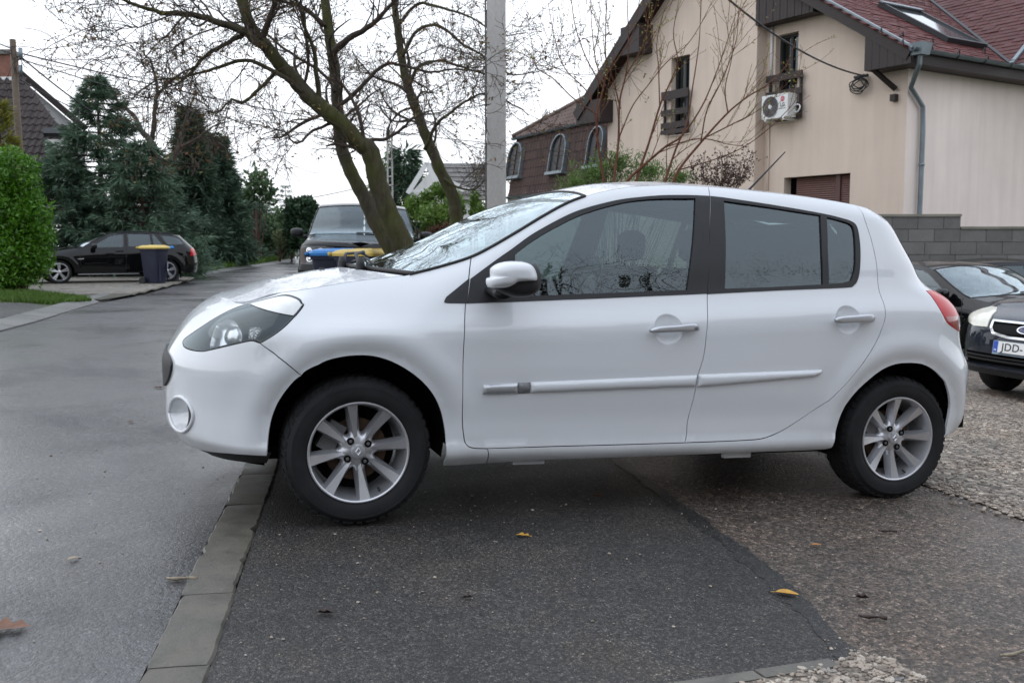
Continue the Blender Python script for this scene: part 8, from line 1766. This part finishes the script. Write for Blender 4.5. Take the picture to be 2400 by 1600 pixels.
# ---- conifers
def conifer(name, label, base, h, rad, mat='conifer_green', tiers=26, per=9, droop=0.25, g=None, z0=0.03, spray=0.42, dens_=9, shape=0.85, group=None, lean=0.0):
    g = g or np.random.default_rng(1); t = thing(name, label, 'tree', base, None, group); b = np.asarray(base, float)
    m = MB(); m.tube([b + ZV*-0.1, b + ZV*h*0.5 + np.array([lean*0.4, 0, 0]), b + ZV*h*0.98 + np.array([lean, 0, 0])], [h*0.022, h*0.014, 0.015], 8); m.build('trunk', 'brown_stem', t, True)
    paths = []; rads = []; tips = []
    for i in range(tiers):
        f = i/(tiers-1); z = h*(z0 + (0.97-z0)*f); L = rad*(1-f)**shape*g.uniform(0.85, 1.1) + 0.12
        n_ = max(4, int(per*(1-0.55*f)))
        for k in range(n_):
            a = g.uniform(0, 6.28); l = L*g.uniform(0.7, 1.15); s = np.linspace(0, 1, 7); dz = -droop*l*s**1.3 + 0.18*l*s**3 + 0.16*l*s
            P = b + np.stack([l*s*math.cos(a) + lean*f, l*s*math.sin(a), z + dz], 1); paths.append(P); rads.append(np.linspace(0.028, 0.006, 7)*min(1, h/6))
    P = np.array(paths); r = np.array(rads); fast('branches', tubes(P, r, 4), 4, 'brown_stem', t, True, kind='stuff')
    N = len(P); k = dens_; tt = g.uniform(0.18, 1.0, (N, k))**0.75*5.999; i = tt.astype(int); f = (tt-i)[..., None]; rows = np.arange(N)[:, None]; o = P[rows, i]*(1-f) + P[rows, i+1]*f; d = P[rows, i+1] - P[rows, i]; d /= np.linalg.norm(d, axis=2, keepdims=True)
    o = o.reshape(-1, 3); d = d.reshape(-1, 3); side = np.cross(d, ZV); side /= np.linalg.norm(side, axis=1, keepdims=True) + 1e-9; sg = g.uniform(-1, 1, (len(o), 1)); dd = d*0.9 + side*sg*0.9 + g.normal(0, 0.12, d.shape) - ZV*0.12; dd /= np.linalg.norm(dd, axis=1, keepdims=True)
    V = []
    for j in range(6):
        e = dd + g.normal(0, 0.34, dd.shape); e /= np.linalg.norm(e, axis=1, keepdims=True); s2 = np.cross(e, ZV + g.normal(0, 0.5, dd.shape)); s2 /= np.linalg.norm(s2, axis=1, keepdims=True) + 1e-9; l = spray*g.uniform(0.5, 1.2, (len(o), 1)); wv = l*0.085
        st = o + e*l*0.12*j; V.append(np.stack([st, st + e*l*0.5 + s2*wv - ZV*0.02, st + e*l - ZV*l*0.18, st + e*l*0.5 - s2*wv - ZV*0.02], 1))
    fast('needles', np.concatenate(V), 4, mat, t, kind='stuff'); return t
cg = np.random.default_rng(31)
def cpos(px, Y): q = at(px*1.0204, 573*1.0204, Y); return (q[0], q[1], 0.0)
def top_h(py, Y): return 1.1 + (573.6 - py*1.0204)/F_PX*Y
conifer('cedar_tree', 'tallest feathery blue-green conifer behind the black estate car', cpos(238, 34), top_h(180, 34), 2.3, g=np.random.default_rng(41), tiers=34, per=11, dens_=26, shape=0.62, spray=0.27)
conifer('cedar_tree', 'broad blue-green conifer left of the tallest one beside the bright bush', cpos(150, 33), top_h(360, 33), 1.9, g=np.random.default_rng(42), tiers=26, per=10, dens_=26, shape=0.5, spray=0.27)
conifer('cedar_tree', 'blue-green conifer just right of the tallest one behind the estate car roof', cpos(330, 33), top_h(330, 33), 2.3, g=np.random.default_rng(43), tiers=26, per=11, dens_=26, shape=0.5, spray=0.27)
conifer('cedar_tree', 'low spreading blue-green conifer above the estate car tail', cpos(410, 52), top_h(380, 52), 3.4, g=np.random.default_rng(44), tiers=26, per=12, dens_=30, shape=0.45, spray=0.36)
conifer('cedar_tree', 'blue-green conifer in front of the dark pointed spruces', cpos(490, 62), top_h(395, 62), 3.2, g=np.random.default_rng(45), tiers=26, per=12, dens_=30, shape=0.45, spray=0.40)
conifer('cedar_tree', 'last blue-green conifer of the row leaning towards the road', cpos(560, 72), top_h(440, 72), 2.9, g=np.random.default_rng(46), tiers=24, per=12, dens_=28, shape=0.42, spray=0.42)
conifer('spruce_tree', 'dark narrow spruce with a pointed top behind the conifer row', cpos(446, 46), top_h(255, 46), 1.5, 'spruce_dark', g=np.random.default_rng(47), tiers=34, per=10, dens_=22, spray=0.42, droop=0.1)
conifer('spruce_tree', 'dark broader spruce right of the narrow one behind the conifer row', cpos(497, 48), top_h(312, 48), 2.0, 'spruce_dark', g=np.random.default_rng(48), tiers=34, per=11, dens_=22, spray=0.42, droop=0.15)
conifer('spruce_tree', 'small dark fir far off above the clipped hedge block', cpos(659, 80), top_h(425, 80), 1.4, 'spruce_dark', g=np.random.default_rng(49), tiers=16, per=7, dens_=6, spray=0.27)
conifer('thuja_tree', 'yellow-green pointed thuja behind the bright green bush', cpos(12, 26), top_h(245, 26), 0.55, 'thuja_yellow', g=np.random.default_rng(50), tiers=24, per=9, dens_=7, spray=0.22, droop=-0.5, shape=0.7)
# ---- leafy bushes and crowns
def leaf_cloud(name, label, cat, base, blobs, n_, size, mat, stems=8, asp=0.5, g=None, trunk=None, shell=0.55, group=None, up=0.3, stem_mat='brown_stem', stem_r=0.018):
    """blobs: (centre, radii) ellipsoids filled with leaves, thicker towards their skin; stems run into them"""
    g = g or np.random.default_rng(2); t = thing(name, label, cat, base, None, group); w_ = np.array([np.prod(r)**(2/3) for _, r in blobs]); w_ /= w_.sum(); P = []
    for (c, r), f in zip(blobs, w_):
        k = int(n_*f); d = g.normal(0, 1, (k, 3)); d /= np.linalg.norm(d, axis=1, keepdims=True); rr = (shell + (1-shell)*g.random((k, 1)))*(1 + 0.12*np.sin(d[:, :1]*7 + c[0]) + 0.10*np.sin(d[:, 2:]*9 + d[:, :1]*5) + g.normal(0, 0.05, (k, 1)))
        P.append(np.asarray(c) + d*rr*np.asarray(r))
    P = np.concatenate(P); fast('foliage', leaves(P, size, asp, g, up), 4, mat, t, kind='stuff')
    b = np.asarray(base, float); S = []
    for i in range(stems):
        c, r = blobs[i % len(blobs)]; e = np.asarray(c) + g.normal(0, 0.35, 3)*np.asarray(r); q = np.linspace(0, 1, 6)[:, None]; s0 = b + g.normal(0, 0.08, 3)*np.array([1, 1, 0]); S.append(s0*(1-q) + e*q + np.sin(q*3.1)*g.normal(0, 0.08, 3))
    if stems: fast('stems', tubes(np.array(S), np.repeat(np.linspace(stem_r, stem_r*0.3, 6)[None], len(S), 0), 5), 4, stem_mat, t, True, kind='stuff')
    if trunk: m = MB(); m.tube([b - ZV*0.1, b + ZV*trunk[0]*0.5, b + ZV*trunk[0]], [trunk[1], trunk[1]*0.8, trunk[1]*0.6], 8); m.build('trunk', stem_mat, t, True)
    return t
def bl(px, py, Y, rx, rz, ry=None):
    """ellipsoid seen centred at a pixel (2352 wide) with pixel half-sizes"""
    s = Y/F_PX*1.0204; return (at(px*1.0204, py*1.0204, Y), (rx*s, (ry or rx)*s, rz*s))
Y = 22.0; leaf_cloud('evergreen_bush', 'big bright green evergreen bush at the left edge', 'bush', (*gnd(50, 690)[:2], 0.0), [bl(40, 585, Y, 66, 85), bl(60, 510, Y, 56, 75), bl(20, 470, Y, 66, 80), bl(30, 400, Y, 55, 58), bl(-30, 520, Y, 60, 150), bl(75, 570, Y, 42, 70), bl(15, 635, Y, 62, 36)], 30000, 0.095, 'bright_leaf', 16, 0.42, np.random.default_rng(3), shell=0.60, up=0.5)
Y = 45.0; leaf_cloud('loose_tree', 'pale loose tree right of the conifer row', 'tree', cpos(590, 60), [bl(590, 420, 60, 36, 34), bl(615, 450, 60, 26, 24), bl(570, 455, 60, 22, 24)], 900, 0.32, 'far_leaf', 12, 0.5, np.random.default_rng(4), trunk=(3.2, 0.14), shell=0.3, stem_r=0.05)
leaf_cloud('clipped_hedge', 'tall dark clipped hedge block by the far bend', 'hedge', cpos(690, 62), [bl(690, 488, 62, 34, 32), bl(690, 530, 62, 34, 46), bl(705, 475, 62, 20, 18)], 4200, 0.28, 'far_dark_leaf', 4, 0.6, np.random.default_rng(5), shell=0.8)
leaf_cloud('shrubbery', 'mixed green shrubs along the far left of the road', 'bush', cpos(640, 70), [bl(640, 520, 70, 26, 40), bl(615, 540, 66, 26, 44), bl(660, 560, 72, 18, 30)], 3000, 0.30, 'far_leaf', 6, 0.5, np.random.default_rng(6), shell=0.6)
for i, (px, lab) in enumerate(((643, 'left one of the two pale clipped ball trees over the paling fence'), (670, 'right one of the two pale clipped ball trees over the paling fence'))):
    leaf_cloud('ball_tree', lab, 'tree', cpos(px, 62), [bl(px, 545 - 1*i, 62, 15, 17)], 1500, 0.14, 'ball_leaf', 4, 0.5, np.random.default_rng(7+i), trunk=(1.6, 0.06), shell=0.75, group='clipped ball trees')
leaf_cloud('far_willow', 'tall hazy willow far behind the lattice pole', 'tree', cpos(920, 75), [bl(905, 415, 75, 45, 75), bl(950, 420, 75, 30, 60), bl(870, 440, 75, 30, 60)], 4200, 0.42, 'willow_leaf', 14, 0.22, np.random.default_rng(9), trunk=(4, 0.25), shell=0.2, up=-1.6, stem_r=0.08)
conifer('spruce_tree', 'dark far conifer behind the lattice pole and the leaning trunks', cpos(930, 60), top_h(345, 60), 2.4, 'spruce_dark', g=np.random.default_rng(51), tiers=24, per=9, dens_=8, spray=0.7)
Y = 19.0; leaf_cloud('green_shrub', 'fresh green shrub beyond the off-roader by the cream gate pier', 'bush', (*at(1000, 573, 20)[:2], 0), [bl(955, 480, 20.5, 38, 34), bl(1000, 500, 20, 50, 34), bl(1040, 480, 20.5, 34, 40), bl(985, 455, 20.5, 22, 20), bl(1010, 440, 20, 22, 20)], 5200, 0.085, 'spring_leaf', 14, 0.5, np.random.default_rng(10), shell=0.25)
leaf_cloud('young_shrub', 'small fresh green shrub at the foot of the concrete pole', 'bush', (*at(1120, 573, 20.5)[:2], 0), [bl(1100, 490, 20.5, 26, 26), bl(1090, 460, 20.5, 14, 26)], 900, 0.08, 'spring_leaf', 8, 0.5, np.random.default_rng(11), shell=0.2)
leaf_cloud('dry_hedge', 'low dry reddish-brown hedge by the cream gate pier', 'hedge', (*at(1050, 573, 19.5)[:2], 0), [bl(1030, 530, 19.5, 40, 18), bl(1075, 525, 19.5, 36, 16), bl(1000, 540, 19.5, 20, 22)], 3000, 0.07, 'dry_hedge', 10, 0.3, np.random.default_rng(12), shell=0.2)
# ---- shrubs between the white car and the houses
def ground_at(px, Y): q = at(px*1.0204, 573, Y); return np.array([q[0], q[1], float(H(q[0], q[1]))])
SY = 12.0; b0 = ground_at(1440, SY)
leaf_cloud('willow_shrub', 'fine-leaved fresh green shrub in front of the brown mansard house', 'bush', ground_at(1400, SY+0.9), [bl(1370, 400, SY+0.9, 70, 36), bl(1420, 375, SY+0.9, 60, 42), bl(1330, 425, SY+0.9, 60, 30), bl(1490, 395, SY+0.9, 70, 34), bl(1560, 410, SY+0.9, 50, 26), bl(1440, 440, SY+0.9, 120, 40)], 7000, 0.060, 'willow_leaf', 60, 0.22, np.random.default_rng(13), shell=0.05, up=0.8, stem_r=0.008)
S3 = lambda pts: [(1100*0.98 + x/3.2, y/3.2) for x, y in pts]
stems = [[(1000, 1500), (990, 1340), (945, 1050), (940, 850), (985, 650), (1010, 550), (1100, 420), (1200, 250), (1250, 0), (1260, -150)], [(985, 650), (860, 430), (780, 200), (750, 0), (740, -120)], [(1050, 1500), (1060, 1340), (1095, 1050), (1105, 750), (1150, 550), (1170, 350), (1160, 0), (1155, -150)], [(1105, 1000), (1200, 780), (1320, 620), (1440, 470), (1600, 330), (1700, 180), (1790, 0)],
    [(1200, 1500), (1230, 1320), (1320, 1050), (1400, 780), (1470, 620), (1530, 450), (1500, 250), (1540, 0)], [(1130, 1400), (1170, 1320), (1300, 1200), (1440, 1080), (1560, 1000), (1700, 800), (1790, 600), (1880, 350), (1960, 100)], [(1420, 1420), (1440, 1330), (1520, 1090), (1600, 900), (1640, 650), (1690, 300), (1700, 0)], [(1480, 1400), (1540, 1250), (1700, 1050), (1900, 830), (2050, 710), (2195, 620), (2330, 480), (2400, 300)],
    [(945, 1000), (880, 700), (700, 500), (620, 250), (580, 20)], [(1010, 560), (1000, 300), (1010, 0)], [(1000, 640), (930, 450), (900, 200), (890, 0)], [(1150, 560), (1290, 300), (1330, 0)], [(1110, 800), (1060, 600), (1000, 420), (985, 250)], [(1400, 780), (1390, 500), (1380, 300), (1440, 50)], [(1700, 1050), (1750, 800), (1870, 560), (1960, 300), (1980, 60)], [(1900, 830), (1880, 650), (1930, 420), (1950, 150)], [(1440, 1080), (1700, 1020), (1900, 1060), (2050, 1080)], [(945, 850), (760, 720), (620, 580), (500, 500), (460, 330)], [(1740, 1010), (1960, 900), (2050, 850), (2120, 760)], [(1540, 1250), (1780, 1180), (1980, 1100), (2160, 980), (2350, 800), (2420, 700)]]
limbs = []; gs = np.random.default_rng(14)
for i, s in enumerate(stems):
    big = i in (0, 2, 4, 5, 6, 7); limbs.append(limb_px(S3(s), SY + gs.uniform(-0.2, 0.2), SY + gs.uniform(-0.5, 0.5), (0.020 if big else 0.009, 0.0035), n_=6))
sap = thing('sapling_shrub', 'tall bare shrub of reddish stems with tiny buds before the beige house', 'bush', b0); tw = []
for i, (P, r) in enumerate(limbs): m = MB(); m.tube(P, r, 6); m.build('stem', 'red_bark', sap, True)
P0 = np.stack([resamp(P, r, 22)[0] for P, r in limbs]); r0 = np.stack([resamp(P, r, 22)[1] for P, r in limbs])
P1, r1 = sprout(P0, r0, 5, 0.75, 32, 0.05, 0.12, gs, K=8, rr=0.6); P2, r2 = sprout(P1, r1, 2, 0.35, 35, 0.06, 0.08, gs, K=6, rr=0.7)
fast('twigs', np.concatenate([tubes(P1, np.maximum(r1*0.8, 0.0026), 4), tubes(P2, np.maximum(r2*0.8, 0.0022), 3)]), 4, 'red_bark', sap, kind='stuff')
bp = np.concatenate([P1[:, 1:].reshape(-1, 3), P2[:, 1:].reshape(-1, 3), P0[:, 8:].reshape(-1, 3)]); bp = bp[gs.random(len(bp)) < 0.8]; fast('buds', leaves(bp, 0.030, 0.45, gs, 0.6), 4, 'bud_green', sap, kind='stuff')
# dried shrub with seed heads
b1 = ground_at(1650, SY-0.8); dsh = thing('dried_shrub', 'dry brown shrub with dark seed heads in front of the beige wall', 'bush', b1); S = []; g = np.random.default_rng(15)
for i in range(46):
    tx, ty = g.uniform(1575, 1735), g.uniform(335, 420); tx0 = 1640 + (tx-1650)*0.35; S.append(spline(np.array([at(q*1.0204, w_*1.0204, SY-0.8 + g.uniform(-0.3, 0.3)) for q, w_ in ((tx0, 470), ((tx0+tx)/2 + g.uniform(-8, 8), 425), (tx, ty))]), 4))
S = np.array(S); r = np.repeat(np.linspace(0.005, 0.002, S.shape[1])[None], len(S), 0); P1, r1 = sprout(S, r, 5, 0.16, 45, 0.15, 0.08, g, K=5, t0=0.4, rr=0.8)
fast('stems', np.concatenate([tubes(S, r, 4), tubes(P1, np.maximum(r1, 0.0014), 3)]), 4, 'brown_stem', dsh, kind='stuff'); hp = np.repeat(np.concatenate([P1[:, -1], P1[:, 2], S[:, -1], S[:, -2]]), 3, 0); hp = hp + g.normal(0, 0.010, hp.shape); fast('seed_heads', leaves(hp, 0.022, 0.8, g), 4, 'seed_brown', dsh, kind='stuff')
# ---- what stands behind the photographer (it shows in the car's windows): a house, a tree and a hedge
o1, o2, ca, sa = np.array([bt0[0], bt0[1], 0.0]), np.array([6.6, -2.4, -0.3]), math.cos(2.2), math.sin(2.2); Rz = np.array([[ca, -sa, 0], [sa, ca, 0], [0, 0, 1]])
bare_tree('lane_tree', 'leaning bare tree behind the photographer, mirrored in the side windows', [(((P - o1) @ Rz.T)*1.8 + o2, r*2.0) for P, r in limbs0], tuple(o2), k=(6, 4, 3), L=(1.9, 0.9, 0.45), leafn=0, g=np.random.default_rng(77), twig_mat='mossy_bark')
bh_ = thing('lane_house', 'long brown-roofed house across the lot, mirrored in the side windows', 'house', (11.5, -6.2, -0.3)); rz_ = np.array(rotz(R(28)))
def bh(x, y, z): return rz_ @ np.array([x, y, 0]) + np.array([11.5, -6.2, z-0.3])
m = MB(); m.obox(bh(-13, 0, 0), bh(13, 0, 0)-bh(-13, 0, 0), bh(0, -9, 0)-bh(0, 0, 0), ZV*5.4); m.build('wall', 'grey_render', bh_)
m = MB(); P = [bh(-13.5, 0.7, 5.3), bh(-13.5, -4.5, 10.8), bh(-13.5, -9.7, 5.3)]; m.prism(P, bh(13.5, 0, 0)-bh(-13.5, 0, 0)); m.build('roof', 'dark_tile', bh_)
for x in (-10, -6, -2, 3, 6.5, 10): m = MB(); m.obox(bh(x, 0.02, 1.2), bh(x+1.3, 0.02, 0)-bh(x, 0.02, 0), bh(0, 0.06, 0)-bh(0, 0, 0), ZV*1.4); m.build('window', 'house_glass', bh_)
hb = [((x, -6.0 + 0.3*math.sin(x), 0.9), (1.3, 0.7, 1.4 + 0.3*math.sin(x*1.7))) for x in np.arange(-9, 7, 1.5)]
leaf_cloud('back_hedge', 'long green hedge behind the photographer, mirrored in the car paint', 'hedge', (-1, -6, 0), hb, 5000, 0.22, 'far_dark_leaf', 8, 0.6, np.random.default_rng(16), shell=0.7)
# ---------------------------------------------------------------- fallen leaves and twigs
simple('leaf_yellow', (0.45, 0.24, 0.03), 0.5, var=0.25, vscale=60); simple('leaf_orange', (0.36, 0.15, 0.03), 0.5, var=0.25, vscale=60); simple('leaf_brown', (0.13, 0.055, 0.028), 0.6, var=0.3, vscale=40); simple('leaf_dark', (0.035, 0.018, 0.013), 0.6, var=0.3); simple('leaf_pale', (0.36, 0.29, 0.21), 0.6, var=0.2); simple('twig_pale', (0.22, 0.18, 0.13), 0.7, var=0.4, vscale=60)
def fallen_leaf(label, px, py, L, mat, ang, lobes=0, curl=0.25):
    q = gnd(px, py); t = thing('fallen_leaf', label, 'leaf', q, rotz(R(ang)), 'fallen leaves'); a = np.linspace(0, 1, 25); prof = np.sin(math.pi*a**0.8)**0.8*(1 + (0.35*np.sin(a*math.pi*lobes*2) if lobes else 0)); rows = []
    for s in (-1, -0.5, 0, 0.5, 1): rows.append([(L*(x-0.5), s*w_*L*0.26, 0.006 + curl*L*(abs(s)*w_*0.5 + 0.5*(x-0.5)**2)) for x, w_ in zip(a, prof)])
    m = MB(); m.grid(rows[::-1]); m.build('blade', mat, t, True, local=True); m = MB(); m.tube([(-L*0.72, 0.01*L, 0.007), (-L*0.45, 0, 0.009)], 0.0012, 5); m.build('stalk', mat, t, local=True)
fallen_leaf('large crumpled brown leaf on the wet road at the lower left', 14, 1476, 0.14, 'leaf_brown', 10, 3, 0.16); fallen_leaf('pale triangular leaf on the wet road left of the kerb', 172, 1312, 0.045, 'leaf_pale', 60); fallen_leaf('yellow leaf lying under the middle of the white car', 1224, 1258, 0.055, 'leaf_yellow', 160, 2); fallen_leaf('round orange leaf on the old asphalt in front of the rear wheel', 1914, 1280, 0.040, 'leaf_orange', 5)
fallen_leaf('orange-yellow pointed leaf beside the dark asphalt joint', 1845, 1395, 0.075, 'leaf_yellow', -20); fallen_leaf('dark brown leaf on the asphalt in the foreground centre', 1096, 1403, 0.036, 'leaf_dark', 20, 2, 0.5); fallen_leaf('small brown leaf near the white car front bumper on the road', 374, 910, 0.07, 'leaf_brown', 30, 2); fallen_leaf('dark curled leaf on the old asphalt below the orange leaf', 2022, 1405, 0.045, 'leaf_dark', -10, 2, 0.6)
fallen_leaf('brown leaf under the sill of the white car', 1400, 1164, 0.05, 'leaf_brown', -20); fallen_leaf('small dark leaf on the asphalt left of centre', 765, 1440, 0.05, 'leaf_dark', 0, 2, 0.5); fallen_leaf('tiny brown leaf on the road by the bumper', 308, 990, 0.05, 'leaf_brown', 80)
def twig(label, px, py, L, r, mat, ang):
    q = gnd(px, py); t = thing('fallen_twig', label, 'twig', q, rotz(R(ang)), 'fallen twigs'); m = MB(); x = np.linspace(-0.5, 0.5, 9); m.tube(np.stack([x*L, 0.04*L*np.sin(x*9), r + 0*x + 0.003], 1), r*(1 + 0.3*np.sin(x*40)), 6); m.build('stick', mat, t, True, local=True); m = MB(); m.tube([(0.1*L, 0, r), (0.22*L, 0.10*L, r*1.5)], r*0.5, 5); m.build('side_shoot', mat, t, True, local=True)
twig('knobbly pale twig lying across the kerb edge', 426, 1360, 0.10, 0.0055, 'twig_pale', 4); twig('dark stick on the old asphalt at the lower right', 2045, 1450, 0.085, 0.005, 'leaf_dark', -12); twig('dark twig on the old asphalt in front of the rear wheel', 2080, 1247, 0.075, 0.004, 'leaf_dark', -5); twig('pale twig at the right edge of the old asphalt', 2385, 1535, 0.12, 0.005, 'twig_pale', 20); twig('thin pale twig near the rear wheel', 2045, 1255, 0.06, 0.002, 'twig_pale', -25)
